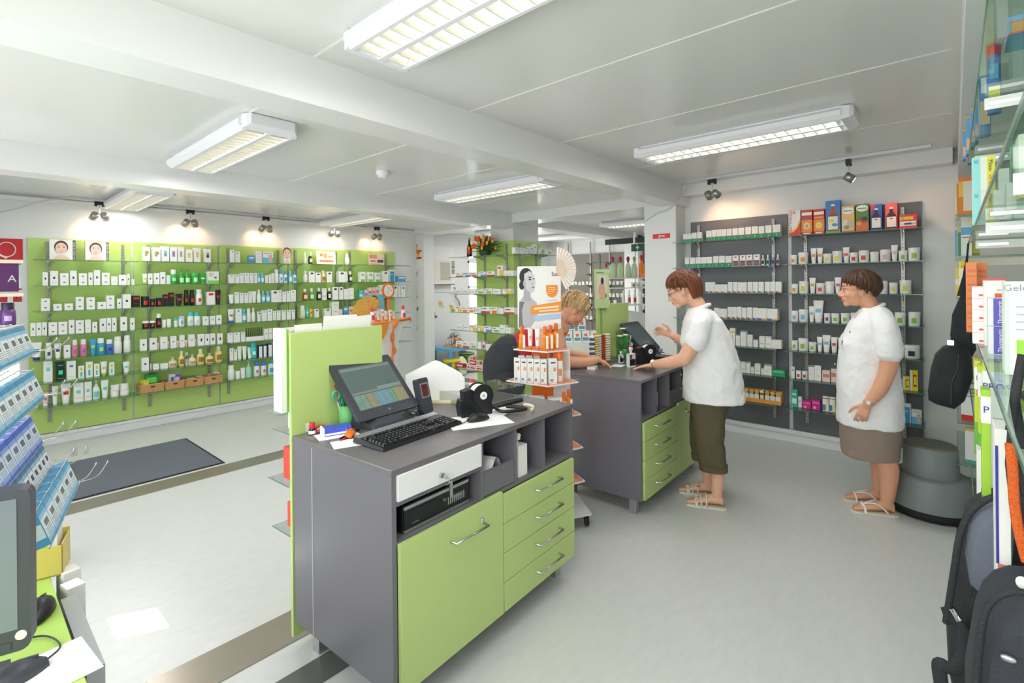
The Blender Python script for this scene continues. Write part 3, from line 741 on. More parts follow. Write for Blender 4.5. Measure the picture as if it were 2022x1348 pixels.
fill([
 (0, 'b 660 684 75 wc,b 688 716 66 wc,b 766 802 45 B,b 810 846 72 wl,b 852 914 70 WB'),
 (1, 'b 648 682 52 wc,b 686 712 52 wc,b 716 738 58 wc,b 742 770 60 wc,b 774 798 60 wc,b 802 820 60 wc,o 822 840 65 lB,o 843 862 62 lB,b 868 886 45 wl,b 890 905 50 wl,b 908 922 58 wl,O 926 950 80 w,O 954 976 75 wB,o 980 1004 72 wB,o 1010 1032 72 lB,o 1036 1058 68 wB'),
 (2, 't 648 680 52 w,b 684 708 65 wc,b 712 736 60 wc,b 740 764 58 wc,b 766 786 66 wc,t 788 815 68 w,o 818 842 75 w,o 846 868 68 lB,o 871 899 65 lB,b 902 944 68 wd,b 946 966 70 wc,b 970 992 58 wc,b 996 1018 62 wc,b 1020 1050 66 wc'),
 (3, 't 642 680 80 bc,b 686 722 80 wc,o 724 752 75 lB,O 756 780 78 w,o 784 808 80 w,b 820 838 55 wd,b 844 874 62 wc,b 878 908 65 wc,b 912 932 55 wc,b 936 958 55 wc,b 966 990 55 wc,b 996 1020 55 wc,b 1026 1046 55 wc'),
 (4, 'b 638 668 55 wc,b 670 710 55 wc,b 716 742 55 wc,b 858 882 62 wk,b 885 908 62 wk,b 912 936 48 CR,b 940 962 48 CR,b 978 1000 60 wk,b 1004 1028 50 wk'),
 (5, 'b 650 672 70 wc,b 676 694 62 wc,t 698 724 76 w,t 728 754 76 w,t 758 788 66 w,O 772 812 90 te,b 820 846 70 N,b 848 872 70 N,b 876 904 72 N,b 908 952 82 wd,b 976 1006 48 G'),
 (6, 'O 638 678 85 w,j 684 712 45 w,j 716 744 60 w,p 748 780 95 aq,O 796 830 85 bc,O 838 870 80 bc,p 882 918 90 wB,p 928 962 86 wB,p 972 1004 80 wB')],
 *F2, YL - .02, 'x', .14, 'third green panel', zf(2))
fill([
 (0, 'o 392 418 90 cl,o 435 466 88 dk,o 722 755 85 cl'),
 (1, 'o 390 425 90 cl,b 430 476 85 wd,b 484 524 75 wd,o 532 566 90 yc,b 570 612 82 wd,b 660 714 82 wd,o 717 742 80 cl,o 746 776 82 dk'),
 (2, 'o 386 424 90 am,o 438 474 90 gn,o 498 530 92 dk,b 534 568 88 wo,o 580 610 90 dk,b 614 658 95 wd,b 666 698 95 wd,b 704 742 78 wl,b 745 780 85 wl'),
 (3, 'O 366 404 95 cl,t 408 436 75 te,t 440 464 65 ye,b 474 508 62 wd,b 548 600 60 wd,b 604 662 110 wl,b 668 692 50 wo,b 700 735 72 B,b 742 778 65 CR'),
 (4, 'O 415 440 45 w,O 450 490 60 w,O 495 525 55 w,O 528 558 60 w,O 562 590 50 w')],
 *F3, YL - .02, 'x', .14, 'fourth green panel', zf(3))
fill([
 (1, 'b 830 872 75 G,b 892 932 75 G,b 948 988 70 G,b 1008 1052 80 wd,b 1064 1100 90 BT,b 1125 1185 42 B'),
 (2, 'b 820 855 65 T,b 862 890 65 pk,b 896 926 78 CR,b 930 952 80 CR,b 956 980 84 CR,b 984 1008 96 wa,b 1012 1036 96 wb,b 1040 1068 90 wl,b 1090 1122 88 wd,b 1128 1150 84 wl,b 1155 1182 84 wd'),
 (3, 'b 832 860 72 wR,b 864 890 76 wR,b 894 920 80 wR,b 924 952 84 wR,b 956 984 60 wR')],
 *F3, YL - .02, 'x', .14, 'fifth green panel', zf(4))

# portrait and price cards standing on the top shelves
M_FACE = mat('printed_skin', (236, 200, 182), .5); M_HAIRP = mat('printed_hair', (80, 58, 50), .5)
def portrait_card(x0, x1, z0, h, y, label, hair=(80, 60, 55), bgc=(236, 234, 232), side=True, lean=0.0):
    w_ = x1 - x0
    t = thing('display_card', label, 'display card', ((x0 + x1) / 2, y, z0))
    MB().box(-w_ / 2, w_ / 2, -.02, .02, 0, h).build('card_board', col(bgc, .5), t)
    f = MB(); yy = -.0215
    sh_ = [(a * w_ * .5, b_ * h) for a, b_ in ((-.8, 0), (-.55, .16), (-.2, .24), (.25, .24), (.6, .16), (.8, 0))]
    f.prism(sh_, 0, .0008, 0, Matrix(((1, 0, 0, 0), (0, 0, 1, yy), (0, 1, 0, 0), (0, 0, 0, 1))))
    def ell(cx, cz, rx, rz, mi, o_):
        pts = [(cx + rx * math.cos(a), cz + rz * math.sin(a)) for a in [2 * math.pi * i / 22 for i in range(22)]]
        f.prism(pts, 0, .0007, mi, Matrix(((1, 0, 0, 0), (0, 0, 1, yy - o_), (0, 1, 0, 0), (0, 0, 0, 1))))
    R = h * .25
    ell(0, h * .63, R * 1.02, R * 1.28, 1, .0006); ell(0, h * .57, R * .86, R * 1.12, 0, .0012)
    ell(-R * .38, h * .62, R * .16, R * .07, 2, .0018); ell(R * .38, h * .62, R * .16, R * .07, 2, .0018)
    ell(0, h * .40, R * .26, R * .07, 3, .0018); ell(-R * .38, h * .69, R * .24, R * .035, 1, .0018); ell(R * .38, h * .69, R * .24, R * .035, 1, .0018)
    ell(0, h * .5, R * .07, R * .1, 3, .0016)
    f.build('portrait', [M_FACE, col(hair), col((90, 110, 120)), col((205, 120, 115))], t)
    if side:
        m = MB().box(w_ / 2, w_ / 2 + .022, -.018, .018, 0, h * .98)
        for k in range(12): m.box(w_ / 2 + .004, w_ / 2 + .018, -.0188, -.018, h * (.05 + k * .075), h * (.09 + k * .075), 1)
        m.build('side_print', [col((60, 62, 66)), col((200, 200, 200))], t)
    return t
y_ = YL - .14
A = on_y(298 * .3264, 500, y_)[0]; B = on_y(438 * .3264, 500, y_)[0]
portrait_card(A, B, ZSH[0][0], .205, y_, 'large card with a woman holding her cheek, left one on the leftmost top shelf')
A = on_y(514 * .3264, 500, y_)[0]; B = on_y(640 * .3264, 500, y_)[0]
portrait_card(A, B, ZSH[0][0], .2, y_, 'brightly lit portrait card, right one on the leftmost top shelf', bgc=(240, 230, 222))
A = on_y(240 + 978 * .3264, 500, y_)[0]; B = on_y(240 + 1016 * .3264, 500, y_)[0]
portrait_card(A, B, ZSH[2][0], .235, y_, 'narrow portrait card with red haired woman between third and fourth green panels', hair=(140, 70, 50), side=False)
def print_card(x0, x1, z0, h, y, label, bgc, marks):
    w_ = x1 - x0
    t = thing('display_card', label, 'display card', ((x0 + x1) / 2, y, z0), rot=(-.12, 0, 0))
    MB().box(-w_ / 2, w_ / 2, -.003, .003, 0, h).build('card_board', col(bgc, .5), t)
    m = MB(); ms = []
    for i, (a, b_, c, d, rgb) in enumerate(marks):
        cm = col(rgb)
        if cm not in ms: ms.append(cm)
        m.box(-w_ / 2 + a * w_, -w_ / 2 + b_ * w_, -.0036 - i * .0001, -.003, c * h, d * h, ms.index(cm))
    m.build('print', ms, t)
    return t
F3x = lambda v: 500 + v * .2522
print_card(on_y(F3x(497), 500, y_)[0], on_y(F3x(648), 500, y_)[0], ZSH[3][0], .19, y_, 'cream promotion card with orange lettering on the fourth green panel', (248, 226, 205),
           [(.18, .34, .62, .82, (225, 130, 70)), (.38, .54, .5, .85, (235, 165, 80)), (.58, .84, .55, .66, (220, 160, 110))] + [(.15 + k * .09, .22 + k * .09, .18 + (k % 2) * .02, .34, (205, 110, 60)) for k in range(8)])
print_card(on_y(F3x(906), 500, y_)[0], on_y(F3x(1026), 500, y_)[0], ZSH[4][0], .175, y_, 'glossy card with a lying woman on the fifth green panel', (245, 222, 205),
           [(.05, .55, .6, .95, (222, 160, 125)), (.1, .45, .3, .45, (210, 120, 90)), (.55, .95, .25, .5, (90, 70, 60)), (.1, .8, .08, .14, (200, 150, 120))])

# wicker baskets on the lowest shelf of the second green panel
M_WICK = mat('wicker', (206, 158, 104), .7, noise=.15, nscale=60, bump=.6, bscale=120)
def basket(x0, x1, z, h, y, label):
    w_ = (x1 - x0) * .47; dd = .085
    t = thing('wicker_basket', label, 'basket', ((x0 + x1) / 2, y, z), group='baskets on the lowest shelf of the second green panel')
    m = MB()
    nr = 7
    for k in range(nr):
        zz = .006 + k * (h - .012) / (nr - 1)
        ring = [(a * 1, b_ * 1, zz + .0015 * math.sin(i * 2.1 + k * math.pi)) for i, (a, b_) in enumerate(rrect(-w_ - k * .0008, w_ + k * .0008, -dd, dd, .012, 3))]
        m.tube(ring + [ring[0]], h / nr * .56, 6)
    m.box(-w_ + .004, w_ - .004, -dd + .004, dd - .004, 0, .006)
    for sx in (-1, 1):
        m.box(sx * w_ - .003, sx * w_ + .003, -dd + .006, dd - .006, 0, h - .01)
    m.box(-w_ + .006, w_ - .006, -dd - .002, -dd + .003, 0, h - .01).box(-w_ + .006, w_ - .006, dd - .003, dd + .002, 0, h - .01)
    m.build('woven_body', M_WICK, t)
    MB().box(-.018, .018, -dd - .009, -dd - .004, h * .55, h * .75).build('handle_slot', col((90, 60, 40), .8), t)
    return t
bz = ZSH[1][6]
bas = []
for i, (a, b_, lb) in enumerate(((840, 986, 'widest wicker basket at left holding yellow and green packets'), (990, 1108, 'wicker basket with violet packets, second from left'), (1112, 1224, 'wicker basket holding flat dark packets, second from right'), (1227, 1335, 'wicker basket at right end with loose sachets'))):
    A = on_y(a * .3264, 750, YL - .16)[0]; B = on_y(b_ * .3264, 750, YL - .16)[0]
    basket(A, B, bz, .088, YL - .14, lb); bas.append((A, B))
def packet(x, y, z, w_, d, h, rgb, mark, label, rz=0, tilt=0, name='packet'):
    m = MB().box(-w_ / 2, w_ / 2, -d / 2, d / 2, 0, h)
    m.box(-w_ * .35, w_ * .35, -d / 2 - .0006, -d / 2, h * .45, h * .8, 1)
    m.box(-w_ * .3, w_ * .3, -d / 2 - .0006, -d / 2, h * .15, h * .3, 1)
    return tag(m.build(name, [col(rgb), col(mark)], None, (x, y, z), rot=(tilt, 0, rz), bevel=.002), label, 'packet')
A, B = bas[0]
packet(A + .05, YL - .15, bz + .012, .06, .05, .12, (225, 220, 50), (240, 240, 160), 'yellow packet in the widest wicker basket', .3, .1)
packet(B - .10, YL - .13, bz + .012, .12, .05, .17, (30, 140, 70), (120, 210, 90), 'large green packet in the widest wicker basket', -.1)
A, B = bas[1]
packet(A + .07, YL - .15, bz + .012, .05, .03, .15, (215, 222, 240), (110, 120, 180), 'pale silver packet in the violet basket', .3, .15)
packet(A + .13, YL - .13, bz + .012, .05, .03, .14, (200, 208, 232), (100, 110, 190), 'second silver packet in the violet basket, beside the purple', .1, .1)
packet(B - .07, YL - .14, bz + .012, .10, .04, .135, (120, 80, 165), (215, 200, 235), 'purple packet in the second wicker basket', -.2)
A, B = bas[2]
packet((A + B) / 2 - .03, YL - .14, bz + .02, .12, .05, .085, (110, 130, 80), (225, 222, 190), 'olive packet in the third wicker basket', .2)
packet((A + B) / 2 + .06, YL - .13, bz + .02, .07, .04, .08, (210, 190, 150), (120, 90, 60), 'beige packet in the third wicker basket', -.2)
A, B = bas[3]
packet((A + B) / 2, YL - .14, bz + .02, .11, .04, .09, (190, 150, 120), (205, 70, 60), 'brown sachet in the rightmost wicker basket', .4, .3)
packet((A + B) / 2 + .06, YL - .13, bz + .02, .06, .03, .1, (230, 220, 205), (200, 90, 60), 'cream sachet in the rightmost wicker basket', -.3, .2)
# pencil display on the fifth shelf of panel three
xa = on_y(240 + 748 * .3264, 650, YL - .16)[0]; xb = on_y(240 + 855 * .3264, 650, YL - .16)[0]
t = thing('pencil_display', 'white tray of black make-up pencils on the fifth shelf, third green panel', 'cosmetics display', ((xa + xb) / 2, YL - .16, ZSH[2][4]))
MB().box(-(xb - xa) / 2, (xb - xa) / 2, -.03, .03, 0, .05).build('tray', M_CARD, t)
for k in range(9):
    x = -(xb - xa) / 2 + .015 + k * ((xb - xa) - .03) / 8
    MB().tube([(x, .0, .05), (x, .008, .16)], .0045, 8).build('pencil', M_BLACK, t)

# ---------------------------------------------------------------- dark wall
dpan = [(1.215, 2.17, 'left dark panel', 2.225), (0.20, 1.180, 'right dark panel', 2.23)]
dposts = [(2.075, 1.335), (1.055, 0.325)]
zr = [[1.995, 1.722, 1.456, 1.193, .922, .655, .385], [1.992, 1.724, 1.452, 1.188, .918, .652, .383]]
for (y0, y1, nm, zt), pp, z7 in zip(dpan, dposts, zr):
    tag(MB().box(-.02, 0, y0, y1, .13, zt).build('back_panel', M_DPANEL, None, (XR, 0, 0), bevel=.002), 'anthracite back board of the %s on the right wall' % nm, 'wall panel')
    for p, sd_ in zip(pp, ('left', 'right')):
        upright(XR - .02, p, .22, zt - .04, '%s slotted chrome upright of the %s' % (sd_, nm), 'y')
    for si in range(7):
        shelf('glass_shelf', '%s glass shelf of the %s on the right wall' % (SW[si], nm), y0 + (-.02 if 'right' in nm else .05), y1 + (.02 if 'right' in nm else .10), XR - .02, z7[si], .25, 'y', pp, 'glass shelves of the dark wall')
G1 = ((1300, 360), .2522); G2 = ((1500, 360), .2523); G3 = ((1400, 620), .2522)
zA = [(lambda c, z=z: z) for z in zr[0]]; zB = [(lambda c, z=z: z) for z in zr[1]]
NM = 'left dark panel'
c_ = fill([
 (0, 'b 206 240 66 wG,b 241 273 66 wG,b 275 312 72 wG,b 314 351 72 wG,b 386 427 80 wG,b 428 464 82 wG,b 466 504 84 wG,b 505 541 84 wG,b 545 585 84 wG,b 590 633 84 wG,b 637 683 84 wG,b 692 736 88 wG,b 743 789 88 wG,b 795 839 88 wG,b 848 896 90 wG,b 906 966 92 wG'),
 (1, 'b 215 249 76 wG,b 256 295 78 wG,b 300 342 78 wG,b 345 386 78 wG,b 388 431 80 wG,b 438 481 82 wG,b 484 529 82 wG,b 535 583 82 wG,b 590 637 84 wP,b 647 692 86 wP,b 697 745 86 wP,b 753 802 86 wP,o 810 836 82 vg,o 848 874 82 vt,o 888 914 82 vb,o 926 952 82 vp'),
 (2, 'b 374 411 78 wS,b 412 450 78 wS,b 451 499 62 wS,b 500 548 62 wS,b 550 588 80 wS,b 590 625 80 wS,b 627 662 80 wS,b 663 698 80 wS,b 703 743 84 wS,b 745 785 84 wS,b 789 831 84 wS,b 837 878 86 wS,b 880 920 86 wS,b 923 970 86 wS'),
 (3, 'b 440 478 76 wS,b 480 544 72 wS,b 546 582 88 wS,b 583 618 88 wS,b 619 655 90 wS,b 657 694 86 wS,b 698 740 88 wS,b 742 777 88 wS,b 779 856 88 wS,b 858 942 86 wS'),
 (4, 'b 540 558 110 wl,b 562 604 130 wy,b 607 640 80 wu,b 645 694 115 wu,b 697 738 88 wl,b 744 780 55 wu,b 791 833 85 wo,b 839 885 84 wo,b 889 968 62 wl')],
 *G1, XR - .02, 'y', .13, NM, zA)
fill([
 (5, 'b 206 248 80 wo,b 250 286 80 wo,b 288 322 84 wg,b 325 350 48 wo,b 356 402 76 wo,b 404 428 48 wg,b 431 490 78 wg,b 492 598 48 gl')],
 *G3, XR - .02, 'y', .13, NM, zA)
fill([
 (1, 'j 242 298 74 o,j 306 386 90 o,t 404 450 118 o,t 453 500 120 o,j 502 568 76 y,j 572 654 94 y,t 655 708 122 R,j 707 774 78 R,j 777 864 94 r,j 868 938 80 w,j 944 1030 96 l,t 1031 1088 126 l,j 1090 1162 82 g,j 1165 1262 102 g'),
 (2, 'j 248 304 74 o,j 310 384 92 y,t 392 440 120 o,j 444 512 78 r,j 515 588 92 w,t 588 642 124 m,j 650 702 78 w,j 925 1006 98 w,j 1014 1084 84 y,j 1097 1190 104 y'),
 (3, 'j 244 304 80 b,j 306 382 92 b,t 384 430 118 b,t 420 502 168 b,j 503 554 70 v,j 560 624 74 g,j 636 704 76 g,j 710 762 80 g,j 975 1042 100 w,j 1056 1143 102 g,j 1163 1256 104 g'),
 (4, 'j 246 298 72 g,j 300 380 94 g,j 382 442 70 g,t 446 490 114 b,t 490 552 130 b,t 556 606 120 R,t 610 660 120 g')],
 *G2, XR - .02, 'y', .13, 'right dark panel', zB)
fill([
 (4, 'j 1455 1515 172 n,j 1525 1648 100 n'),
 (5, 'b 638 668 85 wb,j 676 718 62 wr,j 722 768 62 wr,b 776 820 110 wg,b 824 875 112 wl,b 884 946 85 CR,b 952 995 100 CR,b 1000 1050 90 wl,b 1480 1508 80 CR,b 1512 1564 102 Y,b 1568 1630 155 Y'),
 (6, 'b 638 690 130 T,b 692 722 80 wa,b 728 795 58 M,b 801 868 76 M,b 886 934 112 D,b 938 985 110 D,b 990 1040 100 wl,b 1460 1502 100 BT,b 1508 1574 138 BT,b 1578 1656 102 WB')],
 *G3, XR - .02, 'y', .13, 'right dark panel', zB, count0={4: 7})

# row of tea cartons in an orange tray on the lowest shelf of the left dark panel
ya = on_x(1400 + 575 * .2522, 790, XR - .16)[1]; yb2 = on_x(1400 + 200 * .2522, 790, XR - .16)[1]
t = thing('display_tray', 'long orange display tray on the lowest shelf of the left dark panel', 'tray', (XR - .16, (ya + yb2) / 2, zr[0][6]), -math.pi / 2)
L = (yb2 - ya) / 2
MB().box(-L, L, -.05, .05, 0, .012).box(-L, L, -.052, -.048, 0, .035).box(-L, L, .045, .05, 0, .115).box(-L, -L + .004, -.05, .05, 0, .10).box(L - .004, L, -.05, .05, 0, .10).build('tray_body', col((226, 160, 70)), t)
BOXS['te'] = ((236, 180, 96), [(.15, .85, .1, .6, (238, 236, 228)), (.2, .8, .68, .8, (130, 190, 170)), (.1, .9, .84, .95, (226, 160, 70))], 'orange tea carton')
BOXS['tf'] = ((240, 232, 180), [(.2, .8, .6, .8, (120, 110, 60)), (.2, .8, .2, .24, GREYT)], 'cream tea carton')
for k in range(9):
    yy = yb2 - .03 - k * ((yb2 - ya) - .06) / 8
    product('b', .062, .105, 'tf' if k == 5 else 'te', (XR - .16, yy, zr[0][6] + .0125), -math.pi / 2, '%s from left in the orange tray, left dark panel' % TEN[k + 1], 'tea cartons in the orange tray', d=.07)

# large colourful syrup boxes standing on the top shelf of the right dark panel
def big_box(a, b_, h_, body, marks, label, bottle=None, texts=()):
    xa = 1500 + a * .2523; xb = 1500 + b_ * .2523
    A = on_x(xa, 470, XR - .16)[1]; B = on_x(xb, 470, XR - .16)[1]
    c = (A + B) / 2; w_ = abs(A - B) * .93; h = h_ * .2523 * depth(XR - .16, c) / F_PX; d = .075
    t = thing('syrup_box', label, 'box', (XR - .15, c, zr[1][0] + .0005), -math.pi / 2, group=None)
    MB().box(-w_ / 2, w_ / 2, -d / 2, d / 2, 0, h).build('carton_body', col(body, .45), t, bevel=.001)
    m = MB(); ms = []
    FM = Matrix(((1, 0, 0, -w_ / 2), (0, 0, 1, -d / 2 - .0008), (0, 1, 0, 0), (0, 0, 0, 1)))
    def mi(rgb):
        cm = col(rgb)
        if cm not in ms: ms.append(cm)
        return ms.index(cm)
    k = 0
    for mk in marks:
        k += 1
        FMk = Matrix.Translation((0, -k * .00025, 0)) @ FM
        if mk[0] == 'r': m.prism([(mk[1] * w_, mk[3] * h), (mk[2] * w_, mk[3] * h), (mk[2] * w_, mk[4] * h), (mk[1] * w_, mk[4] * h)], 0, .0006, mi(mk[5]), FMk)
        elif mk[0] == 'e': m.prism([(mk[1] * w_ + mk[3] * w_ * math.cos(q * .2856), mk[2] * h + mk[4] * h * math.sin(q * .2856)) for q in range(22)], 0, .0006, mi(mk[5]), FMk)
        elif mk[0] == 'p': m.prism([(x * w_, z * h) for x, z in mk[1]], 0, .0006, mi(mk[2]), FMk)
    if m.v: m.build('front_print', ms, t)
    for s_, tx, tz, sz, rgb, vert in texts:
        Mx = face_mat((-w_ / 2 + tx * w_, -d / 2 - .004, tz * h), (0, 0, 1) if vert else (1, 0, 0), (-1, 0, 0) if vert else (0, 0, 1))
        text('lettering', s_, sz, col(rgb), t, Mx)
    return t
def bot(cx, w_, z0, z1, rgb, lab):
    nk = z0 + (z1 - z0) * .62
    return [('p', [(cx - w_, z0), (cx + w_, z0), (cx + w_, nk), (cx + w_ * .38, nk + (z1 - z0) * .2), (cx + w_ * .34, z1), (cx - w_ * .34, z1), (cx - w_ * .38, nk + (z1 - z0) * .2), (cx - w_, nk)], rgb),
            ('r', cx - w_ * .34, cx + w_ * .34, z1 - (z1 - z0) * .02, z1 + .05, (235, 235, 235)), ('r', cx - w_ * .9, cx + w_ * .9, z0 + .06, nk - .03, lab)]
big_box(234, 329, 200, (240, 236, 232), [('p', [(0, 0), (1, 0), (1, .55), (.75, .3), (.4, .15), (0, .12)], (222, 60, 45)), ('p', [(0, .12), (.4, .15), (.75, .3), (1, .55), (1, .7), (.7, .38), (.35, .22), (0, .2)], (245, 185, 90)), ('e', .45, .9, .14, .06, (240, 170, 70))],
        'white and red box with vertical lettering, leftmost on top of right dark panel', texts=[('AKTIVANAD', .16, .6, .036, (205, 60, 60), True)])
for i, (a, b_, ctr, lb) in enumerate(((330, 422, (150, 170, 210), 'orange red box with blue band, top shelf, right dark panel'), (424, 516, (240, 200, 90), 'orange red box with flower, second of the two orange boxes, top shelf'))):
    big_box(a, b_, 196, (214, 66, 44), [('r', 0, 1, .12, .6, (236, 140, 60)), ('e', .5, .36, .3, .14, (248, 205, 110)), ('e', .5, .36, .14, .07, ctr), ('r', .05, .95, .78, .9, (250, 240, 235)), ('r', .1, .9, .64, .7, (90, 100, 170) if i == 0 else (240, 180, 80)), ('r', .2, .8, .04, .09, (245, 225, 210))], lb)
big_box(518, 642, 256, (66, 130, 200), [('r', 0, 1, 0, .08, (120, 185, 70))] + bot(.5, .36, .06, .84, (176, 82, 40), (230, 232, 222)) + [('e', .42, .38, .18, .06, (236, 214, 70)), ('e', .62, .26, .2, .05, (90, 150, 190)), ('r', .25, .78, .54, .57, (60, 70, 150))],
        'tallest box, blue with an amber bottle picture, on the top shelf')
big_box(643, 751, 206, (238, 190, 120), [('r', 0, 1, 0, .07, (224, 90, 80)), ('e', .5, .82, .44, .13, (245, 242, 236)), ('r', .15, .85, .8, .83, (90, 90, 90)), ('e', .3, .35, .24, .14, (226, 214, 200)), ('e', .65, .3, .26, .16, (200, 190, 176)), ('e', .4, .2, .2, .08, (160, 140, 130))], 'peach box with white oval sign and pale berries, top shelf')
big_box(753, 862, 216, (96, 140, 62), [('r', 0, 1, 0, .32, (226, 110, 60)), ('e', .5, .84, .46, .12, (246, 243, 236)), ('r', .15, .85, .82, .85, (110, 80, 60)), ('e', .5, .42, .34, .1, (190, 60, 45)), ('e', .7, .46, .24, .08, (56, 76, 50)), ('e', .25, .3, .2, .08, (230, 170, 70))], 'green and orange box with white oval sign and peppers, top shelf')
big_box(868, 966, 205, (50, 90, 180), [('p', [(0, .6), (0, 1), (.5, 1)], (215, 60, 80))] + bot(.5, .42, .05, .8, (40, 32, 36), (238, 234, 228)) + [('e', .5, .42, .12, .025, (205, 50, 50))], 'blue box showing a dark syrup bottle, top shelf, right dark panel')
big_box(984, 1086, 207, (222, 96, 100), [('r', 0, 1, 0, .06, (190, 40, 50))] + bot(.5, .42, .05, .8, (60, 30, 36), (240, 226, 220)) + [('e', .5, .42, .12, .025, (205, 50, 50))], 'pink red box showing a dark syrup bottle, top shelf')
big_box(1089, 1240, 112, (222, 56, 50), [('r', .05, .95, .2, .52, (244, 240, 238)), ('r', .05, .8, .62, .84, (226, 190, 80)), ('r', .3, .7, .28, .42, (90, 90, 150)), ('e', .2, .75, .1, .08, (130, 190, 90))], 'low wide red box at the right end of the top shelf', texts=[('Centrum', .5, .36, .028, (70, 80, 150), False)])

# ================================================================ the two sales counters
def make_counter(name, loc, rotz, mirror, label, white_drawer):
    L, D, Z0, Z1 = 1.205, .67, .115, .92
    t = thing(name, label, 'counter', (loc[0], loc[1], 0), rotz)
    X = (lambda a: L - a) if mirror else (lambda a: a)
    def rb(mb, x0, x1, *r, mi=0):
        a, b_ = sorted((X(x0), X(x1))); mb.box(a, b_, *r, mi)
        return mb
    rb(MB(), -.003, L + .003, -.004, D + .004, Z1 - .022, Z1).build('worktop', M_GREYTOP, t, bevel=.002)
    c = MB()
    rb(c, 0, .02, 0, D, Z0, Z1 - .022); rb(c, L - .02, L, 0, D, Z0, Z1 - .022)
    rb(c, 0.02, L - .02, D - .02, D, Z0, Z1 - .022)
    rb(c, .02, L - .02, .02, D - .02, Z0, Z0 + .02)
    rb(c, .02, L - .02, .003, D - .02, .638, .656)          # shelf above the doors
    for a in (.468, .700, .930): rb(c, a, a + .018, .003, D - .02, .656, Z1 - .022)
    rb(c, .585, .60, .02, D - .02, Z0, .64)
    rb(c, .02, .468, .004, D - .02, .782, .800)
    c.build('carcass', M_GREY, t)
    rb(MB(), -.0015, 0, .34 + .18, .34 + .183, Z0, Z1 - .022).build('side_seam', M_CABLE, t)
    def handle(par, x, z, w_=.19):
        h = MB()
        a, b_ = sorted((X(x), X(x + w_)))
        h.tube([(a, -.020, z), (a, -.052, z), (b_, -.052, z), (b_, -.020, z)], .0052, 8)
        return h.build('handle', M_CHROME, par)
    d = rb(MB(), .022, .588, -.019, -.001, Z0 + .004, .654).build('door', M_GREEN2, t, bevel=.0015)
    handle(d, .265, .568)
    lk = MB().tube([(X(.445), -.018, .585), (X(.445), -.024, .585)], [.011, .011], 16); lk.tube([(X(.445), -.024, .585), (X(.445), -.026, .585)], [.006, .005], 12); lk.build('lock', M_CHROME, d)
    zs = [Z0 + .004, .2505, .380, .509, .638]
    for k in range(4):
        dr = rb(MB(), .593, 1.184, -.019, -.001, zs[k] + .0015, zs[k + 1] - .0015).build('drawer', M_GREEN2, t, bevel=.0015)
        handle(dr, .825, (zs[k] + zs[k + 1]) / 2 + .012, .2)
    if white_drawer:
        w_ = rb(MB(), .022, .462, -.010, .008, .803, .896).build('drawer', M_WHITE, t, bevel=.0015); w_['label'] = 'white drawer with lock and hanging keys'
        k = MB().tube([(X(.225), -.010, .838), (X(.225), -.022, .838)], [.010, .010], 14); k.build('lock', M_CHROME, w_)
        k = MB(); k.box(X(.225) - .0015, X(.225) + .0015, -.045, -.022, .830, .842)
        k.tube([(X(.225) + .012 * math.cos(q), -.046, .822 + .014 * math.sin(q)) for q in [i * .5236 for i in range(13)]], .0012, 6)
        k.box(X(.245) - .010, X(.245) + .006, -.050, -.044, .755, .815)
        k.build('key', M_CHROME, w_)
    # grey pull-out tray in the second compartment
    tr = MB()
    rb(tr, .489, .697, .004, .016, .660, .762); rb(tr, .489, .497, .016, .38, .660, .745); rb(tr, .689, .697, .016, .38, .660, .745); rb(tr, .497, .689, .016, .38, .660, .668)
    tr.build('pull_out_tray', M_GREY, t)
    lg = [(.04, .06), (L - .09, .06), (.04, D - .12), (L - .09, D - .12)]
    for a, b_ in lg:
        rb(MB(), a, a + .05, b_, b_ + .05, 0.0, Z0).build('leg', M_ALU, t, bevel=.003)
    return t
CN = (1.023, 1.480); CA = .055
CF = (3.030, 1.560); CB = .035
near = make_counter('sales_counter', CN, CA, False, 'nearest grey counter with large lime door on the left and four lime drawers', True)
far = make_counter('sales_counter', CF, CB, True, 'grey counter farther back where the two women lean, drawers on its left', False)
def cn(x, y, z=.92):       # local counter coordinates -> world
    return (CN[0] + x * math.cos(CA) - y * math.sin(CA), CN[1] + x * math.sin(CA) + y * math.cos(CA), z)
def cf(x, y, z=.92):
    return (CF[0] + x * math.cos(CB) - y * math.sin(CB), CF[1] + x * math.sin(CB) + y * math.cos(CB), z)

# green screens at the customer side of the counters
def screen_panel(org, ang, x0, x1, z0, z1, label):
    t = thing('privacy_screen', label, 'screen', org, ang)
    MB().box(x0, x1, 0, .018, z0, z1).build('board', M_GREENP, t, bevel=.001)
    s_ = MB()
    for k in range(9):
        zz = z0 + .12 + k * (z1 - z0 - .2) / 8
        s_.ball((x0 - .0005, .009, zz), (.0012, .003, .003), 0, 8, 4)
    s_.build('screw_cap', M_CHROME, t)
    return t
screen_panel(cn(0, .676, 0), CA, -.005, .475, .045, 1.365, 'tall lime green board fixed behind the nearest counter')
o2 = cf(0, .676, 0)
screen_panel(o2, CB, .63, 1.20, .045, 1.385, 'lime green board standing behind the farther counter')

